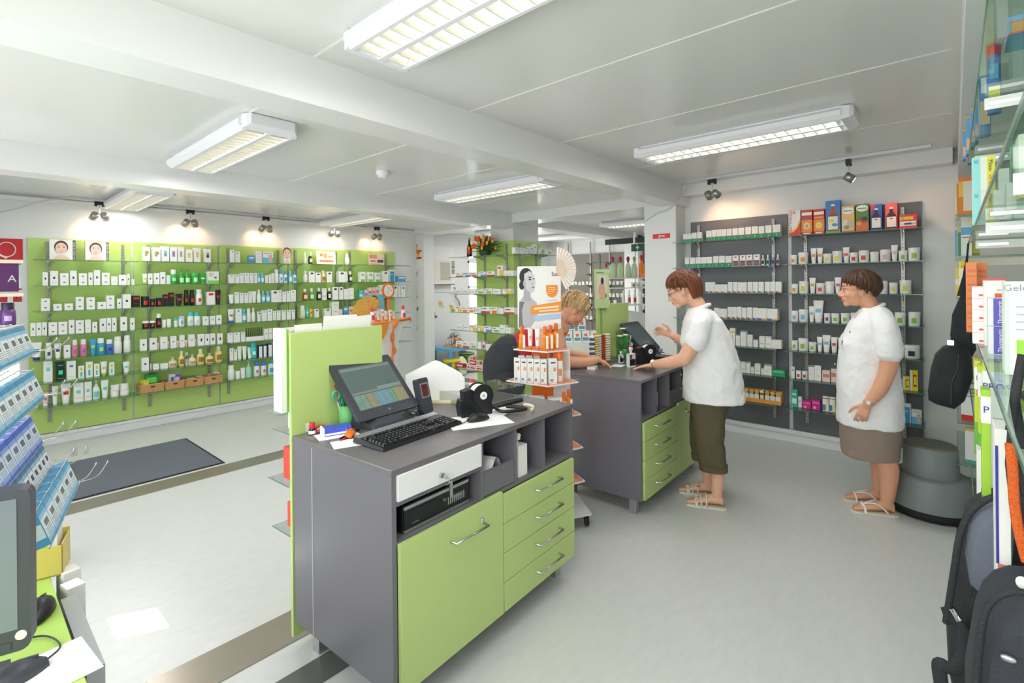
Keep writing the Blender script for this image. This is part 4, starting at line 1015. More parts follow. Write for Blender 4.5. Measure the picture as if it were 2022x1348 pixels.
# ---- PC in the counter
t = thing('desktop_computer', 'black desktop computer lying in the open compartment of the nearest counter', 'computer', cn(.075, .035, .6565), CA)
m = MB().box(0, .345, 0, .36, 0, .1, 0); m.build('case', M_BLACK, t, bevel=.003)
m = MB().box(.002, .343, -.008, 0, .086, .098).box(.002, .343, -.008, 0, .002, .012); m.build('silver_trim', M_ALU, t)
m = MB().box(.004, .341, -.006, 0, .013, .085); m.box(.03, .17, -.0075, -.006, .045, .075)
for k in range(9): m.box(.225 + k * .011, .231 + k * .011, -.0068, -.006, .03, .06, 1)
for k in range(6): m.box(.24 + k * .012, .243 + k * .012, -.0072, -.006, .045, .055, 1)
m.build('front_grille', [M_BLACK, M_ALU], t)
text('maker_mark', 'hp', .02, M_ALU, t, face_mat((.205, -.0085, .06), (1, 0, 0), (0, 0, 1)))
text('model_lettering', 'COMPAQ', .008, M_ALU, t, face_mat((.055, -.0085, .028), (1, 0, 0), (0, 0, 1)))
# ---- contents of the cubbies
t = thing('paper_box', 'white carton with crumpled paper in the third compartment of the nearest counter', 'box', cn(.785, .05, .6565), CA)
MB().box(-.035, .035, -.03, .03, 0, .145).build('carton_body', M_CARD, t)
m = MB()
for k in range(9):
    a = random.uniform(0, 6.28); m.ball((random.uniform(-.012, .012) - .012, random.uniform(-.015, .015), .15 + k * .006), (.014, .012, .011), 0, 6, 4)
m.build('crumpled_paper', M_CARD, t)
def paper(x, y, z, w_, d, rz, label, name='paper_sheet', c=(246, 246, 246), bend=0):
    n = 8; v = []
    for i in range(n + 1):
        u = i / n
        v += [(-w_ / 2 + w_ * u, -d / 2, bend * math.sin(math.pi * u)), (-w_ / 2 + w_ * u, d / 2, bend * math.sin(math.pi * u))]
    f = [(2 * i, 2 * i + 2, 2 * i + 3, 2 * i + 1) for i in range(n)]
    m = MB(); m.add(v, f); m.add([(a, b_, c_ + .0012) for a, b_, c_ in v], f)
    m.add([(v[0][0], v[0][1], 0), (v[-1][0], v[-2][1], 0), (v[-1][0], v[-2][1], .0012), (v[0][0], v[0][1], .0012)], [(0, 1, 2, 3)])
    return tag(m.build(name, col(c, .6), None, (x, y, z), rz), label, 'paper')
p = cn(.59, .14, .67); paper(p[0], p[1], .700, .15, .2, CA + .3, 'curled white sheet in the pull-out tray of the nearest counter', bend=.085)
p = cn(1.03, .13, .6565); t = tag(MB().tube([(-.03, .02, .028), (.03, .02, .028)], .027, 18).build('paper_roll', M_CARD, None, p, CA + .5), 'white paper roll lying in the last compartment of the nearest counter', 'roll')
p = cf(.16, .12, .6565); tag(MB().box(-.1, .05, -.01, .2, 0, .10).build('storage_box', mat('clear_grey_plastic', (150, 152, 160), .3), None, p, CB, bevel=.004), 'grey plastic box in a compartment of the farther counter', 'box')
p = cf(.42, .10, .6565); tag(MB().box(-.018, .018, -.03, .03, 0, .10).build('small_white_box', M_CARD, None, p, CB), 'upright white box in a middle compartment of the farther counter', 'box')

# ---- POS terminal (monitor on a wedge foot)
M_SCR = mat('dark_screen_glass', (92, 108, 108), .12, spec=.6)
def pos_monitor(org, rz, label, lit):
    t = thing('touch_monitor', label, 'monitor', org, rz)
    tilt = math.radians(-43)
    T = Matrix.Translation((0, 0, .05)) @ Matrix.Rotation(tilt, 4, 'X')
    # screen plane: x right, z up before tilting
    m = MB()
    outer = rrect(-.182, .182, 0, .325, .014)
    RX = Matrix(((1, 0, 0, 0), (0, 0, 1, 0), (0, 1, 0, 0), (0, 0, 0, 1)))
    m.prism([(a, b_) for a, b_ in outer], 0, .018, 0, T @ RX)
    m.prism([(a * .93, .162 + (b_ - .162) * .93) for a, b_ in outer], .018, .036, 0, T @ RX)
    m.build('bezel', M_DARK, t, bevel=.003)
    s_ = MB(); s_.prism(rrect(-.152, .152, .048, .285, .002), -.0015, .001, 0, T @ RX)
    so = s_.build('screen', M_SCR, t)
    if lit:
        u = MB(); ms = [col((120, 132, 130), .2), col((108, 140, 128), .2), col((136, 130, 96), .2), col((105, 140, 160), .2), col((80, 155, 110), .2), col((150, 138, 110), .2), col((150, 100, 90), .2), col((130, 142, 142), .2), col((150, 158, 156), .2)]
        def r(x0, x1, z0, z1, mi): u.prism([(x0, z0), (x1, z0), (x1, z1), (x0, z1)], -.0026, -.0015, mi, T @ RX)
        r(-.148, .148, .262, .278, 0); r(-.148, .148, .132, .142, 0); r(.0, .148, .142, .154, 7)
        r(-.148, -.085, .052, .128, 1); r(-.083, -.04, .052, .128, 2); r(-.038, .055, .052, .128, 3); r(.057, .078, .052, .128, 4); r(.08, .148, .052, .128, 5)
        for k in range(7):
            for j in range(9):
                if random.random() < .8:
                    x = -.145 + j * .033; z = .056 + k * .0102
                    u.prism([(x, z), (x + .022, z), (x + .022, z + .0022), (x, z + .0022)], -.0030, -.0026, 8, T @ RX)
        r(.125, .142, .118, .13, 6)
        u.build('screen_image', ms, so)
        text('maker_mark', 'hp', .018, M_ALU, t, T @ face_mat((0.0, -.004, .025), (1, 0, 0), (0, 0, 1)))
    f = MB()
    f.loft([[(-.13, -.03, 0), (.13, -.03, 0), (.13, .16, 0), (-.13, .16, 0)], [(-.125, -.02, .02), (.125, -.02, .02), (.125, .16, .05), (-.125, .16, .05)], [(-.05, .02, .06), (.05, .02, .06), (.07, .13, .15), (-.07, .13, .15)]], 0, True, False)
    f.build('foot', M_DARK, t, bevel=.006)
    c = MB()
    for k in range(3):
        c.tube(curve([(.04 + k * .02, .02, .03), (.08 + k * .03, -.03, .03 + k * .008), (.15, -.045 + k * .02, .012), (.2 + .02 * k, .0 + k * .02, .006)]), .003, 6)
    c.build('cable', M_BLACK, t)
    return t
pos_monitor((1.37, 1.975, .92), .13, 'dark touch screen monitor on the nearest counter, coloured till buttons showing', True)
pos_monitor((4.13, 2.00, .92), CB + .02, 'dark blank touch monitor on the farther counter beside the green board', False)

# ---- keyboard
t = thing('keyboard', 'black and grey computer keyboard on the nearest counter', 'keyboard', (1.335, 1.782, .921), .105)
m = MB().loft([[(-.232, -.095, .002), (.232, -.095, .002), (.232, .095, .006), (-.232, .095, .006)], [(-.23, -.09, .014), (.23, -.09, .014), (.23, .09, .03), (-.23, .09, .03)]], 0, True, False)
m.build('key_tray', M_BLACK, t, bevel=.002)
MB().loft([[(-.229, .055, .0255), (.229, .055, .0255), (.229, .089, .03), (-.229, .089, .03)], [(-.229, .055, .028), (.229, .055, .028), (.229, .089, .0325), (-.229, .089, .0325)]], 0, True, False).build('silver_strip', mat('silver_plastic', (140, 143, 148), .35, .3), t)
keys = MB()
def key_row(y, xs):
    m = keys; z = .014 + (y + .09) / .18 * .016
    for x, ww in xs:
        m.loft([[(x - ww / 2, y - .008, z), (x + ww / 2, y - .008, z), (x + ww / 2, y + .008, z + .001), (x - ww / 2, y + .008, z + .001)],
                [(x - ww / 2 + .002, y - .006, z + .009), (x + ww / 2 - .002, y - .006, z + .009), (x + ww / 2 - .002, y + .006, z + .010), (x - ww / 2 + .002, y + .006, z + .010)]], 0, True, False)
        m.box(x - ww * .22, x - ww * .08, y + .0, y + .004, z + .0096, z + .0106, 1)
for r, y in enumerate((-.078, -.059, -.040, -.021, -.002, .028)):
    xs = []
    if r == 0: xs = [(-.21, .024), (-.18, .02), (-.155, .02), (-.08, .11), (-.01, .02), (.015, .02), (.04, .022), (.077, .0155), (.096, .0155), (.115, .0155), (.155, .034), (.185, .0155), (.204, .0155)]
    elif r == 5: xs = [(-.215, .0155)] + [(-.175 + k * .019 + (k // 4) * .009, .0155) for k in range(12)] + [(.077, .0155), (.096, .0155), (.115, .0155)]
    else: xs = [(-.215 + k * .0192 + (r - 1) * .0 + (.004 if k else 0), .0155) for k in range(14)] + ([(.077, .0155), (.096, .0155), (.115, .0155)] if r in (3, 4) else [(.096, .0155)] if r == 1 else []) + [(.147, .0155), (.166, .0155), (.185, .0155), (.204, .0155)]
    key_row(y, xs)
keys.build('keys', [M_BLACK, M_ALU], t)

# ---- mouse
def mouse(org, rz, label, cablepts=None, c=None):
    t = thing('computer_mouse', label, 'mouse', org, rz)
    rings = []
    for k in range(9):
        u = k / 8; x = -.055 + .11 * u; w_ = .031 * math.sin(math.pi * (.12 + .80 * u)) ** .6; h = .036 * math.sin(math.pi * (.08 + .84 * u)) ** .7
        rings.append([(x, w_ * math.cos(a), h * max(0, math.sin(a)) + (0 if math.sin(a) < 0 else .002)) for a in [i * math.pi * 2 / 14 for i in range(14)]])
    MB().loft(rings).build('shell', c or M_BLACK, t)
    MB().tube([(.02, 0, .033), (.04, 0, .028)], .004, 8).build('wheel', M_DARK, t)
    if cablepts: MB().tube(curve(cablepts), .002, 6).build('cable', M_BLACK, t)
    return t
mouse((1.665, 1.70, .9236), CA + 2.9, 'black mouse on white paper in front of the tape dispenser, nearest counter', [(.055, 0, .012), (.10, .01, .004), (.15, -.06, .004), (.11, -.20, .004)])

# ---- papers on the nearest counter
paper(1.66, 1.70, .9205, .297, .21, CA - .5, 'white sheet under the mouse and tape dispenser on the nearest counter')
paper(1.80, 1.76, .9222, .26, .19, .35, 'second white sheet partly below the labelling gun, nearest counter')
paper(1.10, 1.865, .9205, .16, .105, -.35, 'white note sheet under the orange sharpener, nearest counter', 'note_sheet')
paper(1.115, 2.015, .9205, .17, .10, -.25, 'white note sheet under the blue package at the counter corner', 'note_sheet')

# ---- dropper bottle, packages, cup with pens
t = thing('dropper_bottle', 'small dark bottle with red cap at the corner of the nearest counter', 'bottle', (1.048, 2.105, .92))
MB().lathe([(.013, 0), (.0145, .002), (.0145, .022), (.012, .028)], 18).build('bottle_body', mat('dark_glass', (28, 30, 60), .15), t)
MB().lathe([(.0148, .005), (.0148, .019)], 18).build('paper_label', M_CARD, t)
MB().lathe([(.0115, .028), (.0125, .03), (.012, .05), (.009, .053)], 16).build('cap', col((205, 50, 40), .35), t)
t = thing('foil_package', 'transparent blue package of sachets beside the keyboard, nearest counter', 'package', (1.125, 2.03, .9215), -.30)
MB().loft([[(-.06, -.028, 0), (.06, -.028, 0), (.06, .028, 0), (-.06, .028, 0)], [(-.06, -.02, .032), (.058, -.018, .03), (.055, .02, .034), (-.058, .02, .036)]], 0, True, False).build('blue_wrap', mat('blue_foil', (70, 90, 205), .25, noise=.25, nscale=30), t, bevel=.004)
MB().box(-.066, -.058, -.03, .03, 0, .036).build('white_end', M_CARD, t)
MB().box(-.055, .05, -.0285, -.026, .004, .012).build('white_edge', M_CARD, t)
packet(1.085, 2.12, .9215, .05, .02, .025, (212, 60, 50), (240, 240, 240), 'small red package behind the blue one, nearest counter', .3)
packet(1.07, 2.165, .9215, .05, .012, .035, (232, 236, 236), (220, 225, 225), 'clear plastic clip case beside the lime board, nearest counter', .1)
t = thing('pencil_sharpener', 'translucent orange clip gadget lying on the note sheet, nearest counter', 'gadget', (1.135, 1.94, .923), .5)
m = MB().ball((0, 0, .012), (.032, .02, .014)); m.ball((.025, .012, .014), (.014, .012, .014)); m.ball((-.02, -.01, .012), (.014, .013, .012)); m.build('shell', mat('orange_plastic', (232, 110, 30), .15, noise=.2, nscale=60), t)
MB().tube([(.03 + .011 * math.cos(q), .03, .016 + .011 * math.sin(q)) for q in [i * .6283 for i in range(11)]], .0014, 6).build('key_ring', M_CHROME, t)
tag(MB().tube([(0, 0, .006), (.12, .055, .006)], [.004, .005], 8).build('pen', M_BLACK, None, (1.085, 1.935, .921)), 'black pen behind the orange gadget, nearest counter', 'pen')
tag(MB().tube([(0, 0, .005), (.1, .05, .005)], [.003, .003], 8).build('pen', col((190, 50, 45)), None, (1.075, 1.915, .921)), 'thin red pen beside the orange gadget, nearest counter', 'pen')
t = thing('pen_cup', 'green translucent cup full of pens on the nearest counter', 'cup', (1.225, 2.12, .92))
cupm = MB(); cupm.lathe([(.032, 0), (.034, .003), (.036, .095), (.0345, .095), (.0325, .006)], 24); cupm.build('cup_body', mat('green_frosted_cup', (120, 205, 130), .4), t)
cx_, cy_ = 1.225, 2.12
def pen(dx, dy, tx, ty, h, rgb, label, tip=None, name='pen'):
    t = thing(name, label, 'pen', (cx_ + dx, cy_ + dy, .928))
    MB().tube([(0, 0, 0), (tx, ty, h)], .0042, 8).build('barrel', col(rgb, .35), t)
    if tip: MB().tube([(tx, ty, h), (tx * 1.08, ty * 1.08, h * 1.08)], [.0042, .003], 8).build('cap', col(tip, .35), t)
pen(-.01, 0, -.035, .02, .17, (206, 80, 70), 'red pencil, tallest in the green cup', (150, 40, 40))
pen(.005, -.012, -.012, -.004, .15, (236, 236, 236), 'white pen in the middle of the green cup', (150, 150, 155))
pen(-.012, -.012, -.022, -.006, .125, (40, 160, 90), 'green pen leaning left in the green cup', (30, 120, 70))
pen(-.016, .0, -.030, 0, .11, (200, 205, 210), 'silver pen leaning left in the green cup', (120, 120, 130))
pen(.012, 0, .008, 0, .14, (130, 200, 80), 'lime pen with white tip in the green cup', (240, 240, 240))
pen(.018, -.01, .016, -.006, .12, (190, 190, 195), 'grey pen leaning right in the green cup', (200, 60, 50))
pen(.014, .012, .016, .01, .13, (225, 80, 60), 'orange red pen at the right of the green cup', (150, 30, 30))
t = thing('scissors', 'scissors with turquoise handles standing in the green cup', 'scissors', (1.205, 2.125, .935))
m = MB().tube([(0, 0, 0), (-.01, 0, .09)], [.004, .006], 6); m.tube([(.004, 0, 0), (-.004, 0, .09)], [.004, .006], 6); m.build('blade', M_CHROME, t)
m = MB()
for cx2, cz2, rx, rz_ in ((-.032, .130, .018, .022), (.010, .138, .014, .02)):
    m.tube([(cx2 + rx * math.cos(q), -.002, cz2 + rz_ * math.sin(q)) for q in [i * .4488 for i in range(15)]], .0045, 8)
m.tube([(-.010, 0, .09), (-.022, 0, .11)], .006, 8); m.tube([(-.004, 0, .09), (.004, 0, .118)], .006, 8)
m.build('handle', mat('turquoise_plastic', (60, 195, 175), .3), t)

# ---- card terminal, white board in beige tray, labelling gun with roll, acrylic lid
t = thing('card_terminal', 'black card reader terminal leaning beside the till screen', 'card terminal', (1.595, 2.0, .92), .15, rot=(-.25, 0, .15))
MB().prism(rrect(-.037, .037, .0, .175, .012), -.018, .018, 0, Matrix(((1, 0, 0, 0), (0, 0, 1, 0), (0, 1, 0, .002), (0, 0, 0, 1)))).build('terminal_body', M_DARK, t, bevel=.004)
MB().prism(rrect(-.028, .028, .075, .15, .004), .0185, .021, 0, Matrix(((1, 0, 0, 0), (0, 0, -1, 0), (0, 1, 0, .002), (0, 0, 0, 1)))).build('silver_frame', M_ALU, t)
MB().prism(rrect(-.021, .021, .082, .143, .002), .021, .0225, 0, Matrix(((1, 0, 0, 0), (0, 0, -1, 0), (0, 1, 0, .002), (0, 0, 0, 1)))).build('display', mat('red_display', (96, 40, 40), .15, noise=.4, nscale=60), t)
t = thing('letter_rack', 'white angled board standing in a cream tray behind the keyboard', 'letter rack', (1.80, 2.13, .92), -.85)
pts = [(-.20, 0), (.12, 0), (.13, .03), (.13, .12), (.11, .15), (-.01, .215), (-.03, .22), (-.05, .215), (-.20, .14)]
MB().prism(pts, -.003, .003, 0, Matrix(((1, 0, 0, 0), (0, 0, 1, .03), (0, 1, 0, .006), (0, 0, 0, 1)))).build('white_board', M_WHITE, t)
MB().box(-.20, .135, -.05, .04, 0, .006).box(-.20, .135, -.05, -.046, 0, .022).box(.131, .135, -.05, .04, 0, .022).build('cream_tray', mat('cream_plastic', (238, 226, 190), .4), t)
def labeller(org, rz, label):
    t = thing('tape_dispenser', label, 'tape dispenser', org, rz)
    YZ = Matrix(((1, 0, 0, 0), (0, 0, 1, 0), (0, 1, 0, 0), (0, 0, 0, 1)))
    m = MB().prism([(-.11, 0), (.05, 0), (.055, .03), (.045, .075), (.02, .09), (-.02, .085), (-.05, .095), (-.06, .085), (-.11, .085), (-.12, .05)], -.03, .03, 0, YZ)
    m.build('base', M_BLACK, t, bevel=.005)
    MB().prism([(-.095, .075), (-.05, .07), (-.03, .115), (-.06, .135), (-.10, .125)], -.025, .025, 0, YZ).build('cutter_head', M_BLACK, t, bevel=.004)
    r = MB(); r.tube([(.0, -.04, .10), (.0, -.032, .10)], .055, 28); r.tube([(.0, .032, .10), (.0, .04, .10)], .055, 28); r.build('reel_flange', M_BLACK, t)
    MB().tube([(.0, -.031, .10), (.0, .031, .10)], .047, 28).build('label_roll', M_CARD, t)
    l = MB().tube([(.0, -.042, .10), (.0, -.040, .10)], .019, 22); lo = l.build('round_badge', M_CARD, t)
    text('badge_mark', '50', .014, M_BLACK, lo, face_mat((0, -.0428, .10), (1, 0, 0), (0, 0, 1)))
    return t
labeller((1.755, 1.775, .921), CA - .40, 'black label dispenser with round white badge on the nearest counter')
t = thing('price_gun', 'black pricing gun lying on its side with cream tape loop, nearest counter', 'price gun', (1.87, 1.70, .927), CA - .55)
m = MB().tube([(-.07, .03, .02), (.0, .02, .035), (.09, .02, .045)], [.018, .022, .017], 10, flat=.7); m.build('upper_handle', M_BLACK, t)
m = MB().tube(curve([(-.06, 0, .02), (-.04, -.05, .012), (.06, -.055, .012), (.085, -.03, .014), (.0, .01, .02)]), .009, 8); m.build('trigger_loop', M_BLACK, t)
MB().loft([[(.10 + .035 * math.cos(a), -.02 + .055 * math.sin(a), z) for z in (.0, .022)] + [(.10 + .033 * math.cos(a), -.02 + .053 * math.sin(a), z) for z in (.022, .0)] for a in [-1.6 + i * .22 for i in range(15)]]).build('cream_tape', mat('cream_tape', (226, 220, 190), .5), t)
labeller(cf(.70, .26, .921), CB - .62, 'black label dispenser with round badge on the farther counter')

# clear acrylic lid over product tray at the far right back of the nearest counter
t = thing('acrylic_cover', 'clear acrylic cover box behind the tape dispenser, nearest counter', 'acrylic box', (2.02, 2.03, .92), -.1)
m = MB(); hx, hy, hz = .22, .13, .055
m.box(-hx, hx, -hy, -hy + .003, 0, hz).box(-hx, hx, hy - .003, hy, 0, hz).box(-hx, -hx + .003, -hy, hy, 0, hz).box(hx - .003, hx, -hy, hy, 0, hz).box(-hx, hx, -hy, hy, hz, hz + .003)
m.build('lid', M_ACRYL, t)
for k in range(3):
    tag(MB().box(-.022, .022, -.03, .03, 0, .032).build('white_packet', M_CARD, None, (1.90 + k * .055, 2.05 - k * .012, .9205), -.1), '%s small white packet from left under the acrylic cover' % TEN[k + 1], 'box', 'packets under the acrylic cover')
t = thing('rubber_stamp', 'red topped white rubber stamp behind the label dispenser, nearest counter', 'stamp', (1.86, 1.94, .92))
MB().box(-.02, .02, -.014, .014, 0, .03).tube([(0, 0, .03), (0, 0, .10)], .006, 10).build('stamp_body', M_WHITE, t)
MB().ball((0, 0, .115), (.02, .012, .024)).build('knob', M_WHITE, t)
MB().ball((0, 0, .128), (.0195, .0115, .014)).build('red_top', col((215, 60, 50), .3), t)
tag(MB().tube(curve([(1.86, 2.02, .93), (1.90, 2.0, .97), (1.91, 1.98, .99), (1.90, 1.95, .95)]), .012, 8).build('telephone_handset', M_BLACK), 'black handset piece behind the white board, nearest counter', 'handset')

# paper folders standing behind / on the green screen of the nearest counter
t = thing('leaflet_stack', 'stack of white and green leaflets in the holder behind the lime board', 'leaflets', cn(.0, .70, 0), CA)
MB().box(-.035, -.012, .0, .07, 1.02, 1.385).build('white_leaflets', M_CARD, t); MB().box(-.012, -.002, .0, .05, 1.02, 1.38).build('green_leaflets', col((140, 196, 80)), t)
MB().box(-.05, .0, -.0, .12, 1.01, 1.018).build('glass_shelf', M_GLASS, t)
t = thing('printed_folders', 'white sheets sticking up above the left end of the lime board', 'papers', cn(.08, .72, 0), CA)
MB().box(-.04, .09, .0, .01, 1.10, 1.395).box(-.06, .05, .02, .03, 1.10, 1.385).build('sheet', M_CARD, t)
t = thing('white_folder', 'large white sheets standing up behind the middle of the lime board', 'papers', cn(.30, .72, 0), CA)
MB().prism([(-.12, 1.10), (.12, 1.10), (.15, 1.42), (-.115, 1.405)], 0, .004, 0, Matrix(((1, 0, 0, 0), (0, 0, 1, .01), (0, 1, 0, 0), (0, 0, 0, 1)))).prism([(-.12, 1.10), (.1, 1.10), (.07, 1.425), (-.11, 1.425)], .006, .009, 0, Matrix(((1, 0, 0, 0), (0, 0, 1, .01), (0, 1, 0, 0), (0, 0, 0, 1)))).build('sheet', M_CARD, t)
# glass brackets with medicine boxes on the customer side of the near screen
def side_item(px0, px1, py0, py1, rgb, label, txt=None, tc=(255, 255, 255)):
    y = CN[1] + .80
    a = on_y(px0, py1, y); b_ = on_y(px1, py1, y); c = on_y(px0, py0, y)
    z0 = a[2]; h = c[2] - z0; w_ = max(b_[0] - a[0], .03) + .05
    t = thing('medicine_box', label, 'box', (a[0] + w_ / 2, y, z0), .03)
    MB().box(-w_ / 2, w_ / 2, -.04, .04, 0, h).build('carton_body', col(rgb, .45), t, bevel=.001)
    if txt: text('lettering', txt, h * .2, col(tc), t, face_mat((-w_ / 2 + .028, -.0412, h * .5), (0, 0, -1), (1, 0, 0)))
    g = thing('glass_bracket_shelf', 'small glass bracket shelf under the ' + label.split(',')[0], 'shelf', (a[0] + .05, y, z0 - .001), CA)
    MB().box(-.09, .16, -.08, .10, -.005, -.0005).build('glass_plate', M_ACRYL, g); MB().box(-.092, -.09, -.083, .10, -.005, -.0005).build('glass_edge', M_GEDGE, g)
side_item(577, 588, 768, 848, (238, 238, 240), 'white box with blue lettering, left of the lime board', 'Norge', (90, 60, 150))
side_item(568, 588, 884, 945, (222, 72, 56), 'upper red box with white lettering, left of the lime board', 'ThermaCare')
side_item(576, 588, 994, 1042, (222, 72, 56), 'lower red box beside the lime board near the floor', 'Thermo')

# ================================================================ people
M_EYEW = mat('eye_white', (232, 228, 224), .25); M_IRIS = mat('iris_brown', (70, 50, 38), .2)
M_LIP = mat('lips', (190, 92, 88), .45)
def remesh(o, vox, smooth=2, tex=None, strength=0.0):
    m = o.modifiers.new('remesh', 'REMESH'); m.mode = 'VOXEL'; m.voxel_size = vox; m.use_smooth_shade = True
    if smooth:
        s_ = o.modifiers.new('smooth', 'SMOOTH'); s_.factor = .5; s_.iterations = smooth
    if tex:
        d = o.modifiers.new('folds', 'DISPLACE'); d.texture = tex; d.strength = strength; d.mid_level = .5; d.texture_coords = 'LOCAL'
    return o
_tx = bpy.data.textures.new('cloth_folds', 'CLOUDS'); _tx.noise_scale = .075; _tx.noise_depth = 2
_tx2 = bpy.data.textures.new('hair_clumps', 'CLOUDS'); _tx2.noise_scale = .02

def hand(m, wrist, direc, palm_n, side, curl=.4, size=1.0, spread=.12):
    """palm and five fingers added to the body mesh. direc = along the hand, palm_n = out of the palm, side = towards the thumb"""
    d = Vector(direc).normalized(); n = Vector(palm_n); n = (n - d * n.dot(d)).normalized(); s_ = Vector(side); s_ = (s_ - d * s_.dot(d) - n * s_.dot(n)).normalized()
    w_ = Vector(wrist); k = size
    # palm
    for a, b_, r in ((-.022, .0, .013), (-.008, .002, .0145), (.008, .002, .0145), (.022, 0, .0135)):
        m.capsule(w_ + d * .012 * k + s_ * a * .75 * k, w_ + d * .078 * k + s_ * a * k + n * b_, r * k, r * .88 * k, 10)
    lens = [(.028, .040, .024, .019), (.010, .044, .028, .020), (-.009, .041, .026, .019), (-.026, .031, .020, .017)]
    for i, (off, l1, l2, l3) in enumerate(lens):
        ang = (1.5 - i) * spread
        p = w_ + d * (.080 - abs(i - 1) * .003) * k + s_ * off * k
        dd = (d * math.cos(ang) + s_ * math.sin(ang)).normalized(); c = curl * (.55 + .1 * i)
        r = .0085 * k
        for L, rr in ((l1, 1.0), (l2, .92), (l3, .84)):
            dd2 = (dd * math.cos(c) + n * math.sin(c)).normalized()
            q = p + dd2 * L * k
            m.capsule(p, q, r * rr, r * rr * .92, 8)
            p = q; dd = dd2; c = curl * .9
    # thumb from the side of the palm near the wrist
    p = w_ + d * .022 * k + s_ * .024 * k
    t1 = (d * .62 + s_ * .72 + n * .25).normalized(); q = p + t1 * .042 * k; m.capsule(p, q, .0125 * k, .0105 * k, 8)
    t2 = (d * .85 + s_ * .42 + n * .30).normalized(); p2 = q + t2 * .030 * k; m.capsule(q, p2, .0100 * k, .0092 * k, 8)
    t3 = (d * .92 + s_ * .2 + n * .35).normalized(); m.capsule(p2, p2 + t3 * .024 * k, .0092 * k, .0080 * k, 8)

def limb(m, pts, rad, n=14, sub=5):
    P = curve(pts, sub); R = []
    for i in range(len(rad) - 1):
        for k in range(sub): R.append(rad[i] + (rad[i + 1] - rad[i]) * k / sub)
    R.append(rad[-1])
    m.tube(P, R, n); m.ball(P[0], R[0] * .98, 0, n, 7); m.ball(P[-1], R[-1] * .98, 0, n, 7)

def head_shape(m, T, k=1.0, smile=0.0):
    """head in its own frame: x forward, z up, origin between the ears; T places it"""
    def E(c, r): m.ball(c, r, 0, 20, 14, T)
    E((-.018 * k, 0, .040 * k), (.098 * k, .077 * k, .086 * k))       # cranium
    E((.030 * k, 0, .030 * k), (.062 * k, .066 * k, .070 * k))        # forehead
    E((.028 * k, 0, -.020 * k), (.058 * k, .062 * k, .070 * k))       # mid face
    E((.018 * k, 0, -.055 * k), (.060 * k, .054 * k, .048 * k))       # jaw
    E((.066 * k, 0, -.086 * k), (.022 * k, .026 * k, .020 * k))       # chin
    for s_ in (1, -1):
        E((.055 * k, s_ * .036 * k, -.020 * k), (.028 * k, .024 * k, .026 * k))   # cheek
        E((.074 * k, s_ * .028 * k, .026 * k), (.018 * k, .026 * k, .009 * k))    # brow ridge
        E((-.008 * k, s_ * .074 * k, -.008 * k), (.019 * k, .009 * k, .031 * k))  # ear
        E((-.012 * k, s_ * .080 * k, .008 * k), (.018 * k, .006 * k, .018 * k))
        E((.093 * k, s_ * .011 * k, -.030 * k), (.012 * k, .009 * k, .009 * k))   # nostril wing
    m.tube([T @ Vector(p) for p in ((.078 * k, 0, .022 * k), (.092 * k, 0, .002 * k), (.108 * k, 0, -.022 * k), (.098 * k, 0, -.034 * k))], [.008 * k, .009 * k, .0125 * k, .011 * k], 10)
    E((.107 * k, 0, -.025 * k), (.0125 * k, .012 * k, .011 * k))      # nose tip
    E((.082 * k, 0, -.056 * k), (.014 * k, .024 * k, .016 * k))       # mouth mound
    E((.090 * k, 0, -.053 * k), (.0095 * k, .022 * k, .0055 * k)); E((.088 * k, 0, -.064 * k), (.0095 * k, .019 * k, .006 * k))

def face_parts(T, parent, k=1.0, brow=(80, 55, 40), closed=False, lip=None, smile=False):
    for s_ in (1, -1):
        e = MB().ball((.074 * k, s_ * .030 * k, .008 * k), (.0128 * k, .0140 * k, .0080 * k if not closed else .0055 * k), 0, 14, 10, T)
        eo = e.build('eye', M_EYEW, parent)
        MB().ball((.0855 * k, s_ * .031 * k, .007 * k), (.0035 * k, .0055 * k, .0055 * k), 0, 10, 7, T).build('iris', M_IRIS, eo)
        MB().tube([T @ Vector(p) for p in ((.083 * k, s_ * .017 * k, .0165 * k), (.0875 * k, s_ * .030 * k, .0185 * k), (.079 * k, s_ * .044 * k, .0135 * k))], .0018 * k, 6).build('eyelid', mat('eyelid_line', (120, 74, 60), .5), parent)
        MB().tube([T @ Vector(p) for p in ((.0885 * k, s_ * .014 * k, .033 * k), (.0895 * k, s_ * .030 * k, .040 * k), (.079 * k, s_ * .048 * k, .036 * k))], [.0022 * k, .0028 * k, .0015 * k], 6).build('eyebrow', col(brow, .7), parent)
    up = -.050 if smile else -.0535
    MB().tube([T @ Vector(p) for p in ((.088 * k, -.023 * k, up * k), (.0985 * k, -.008 * k, -.0525 * k), (.0985 * k, .008 * k, -.0525 * k), (.088 * k, .023 * k, up * k))], [.0014 * k, .0036 * k, .0036 * k, .0014 * k], 8).build('upper_lip', M_LIP, parent)
    MB().tube([T @ Vector(p) for p in ((.086 * k, -.021 * k, (up - .004) * k), (.096 * k, -.007 * k, -.0635 * k), (.096 * k, .007 * k, -.0635 * k), (.086 * k, .021 * k, (up - .004) * k))], [.0014 * k, .0040 * k, .0040 * k, .0014 * k], 8).build('lower_lip', M_LIP, parent)
    if smile:
        MB().tube([T @ Vector(p) for p in ((.089 * k, -.017 * k, -.057 * k), (.0965 * k, 0, -.058 * k), (.089 * k, .017 * k, -.057 * k))], [.001 * k, .0022 * k, .001 * k], 8).build('teeth', M_CARD, parent)

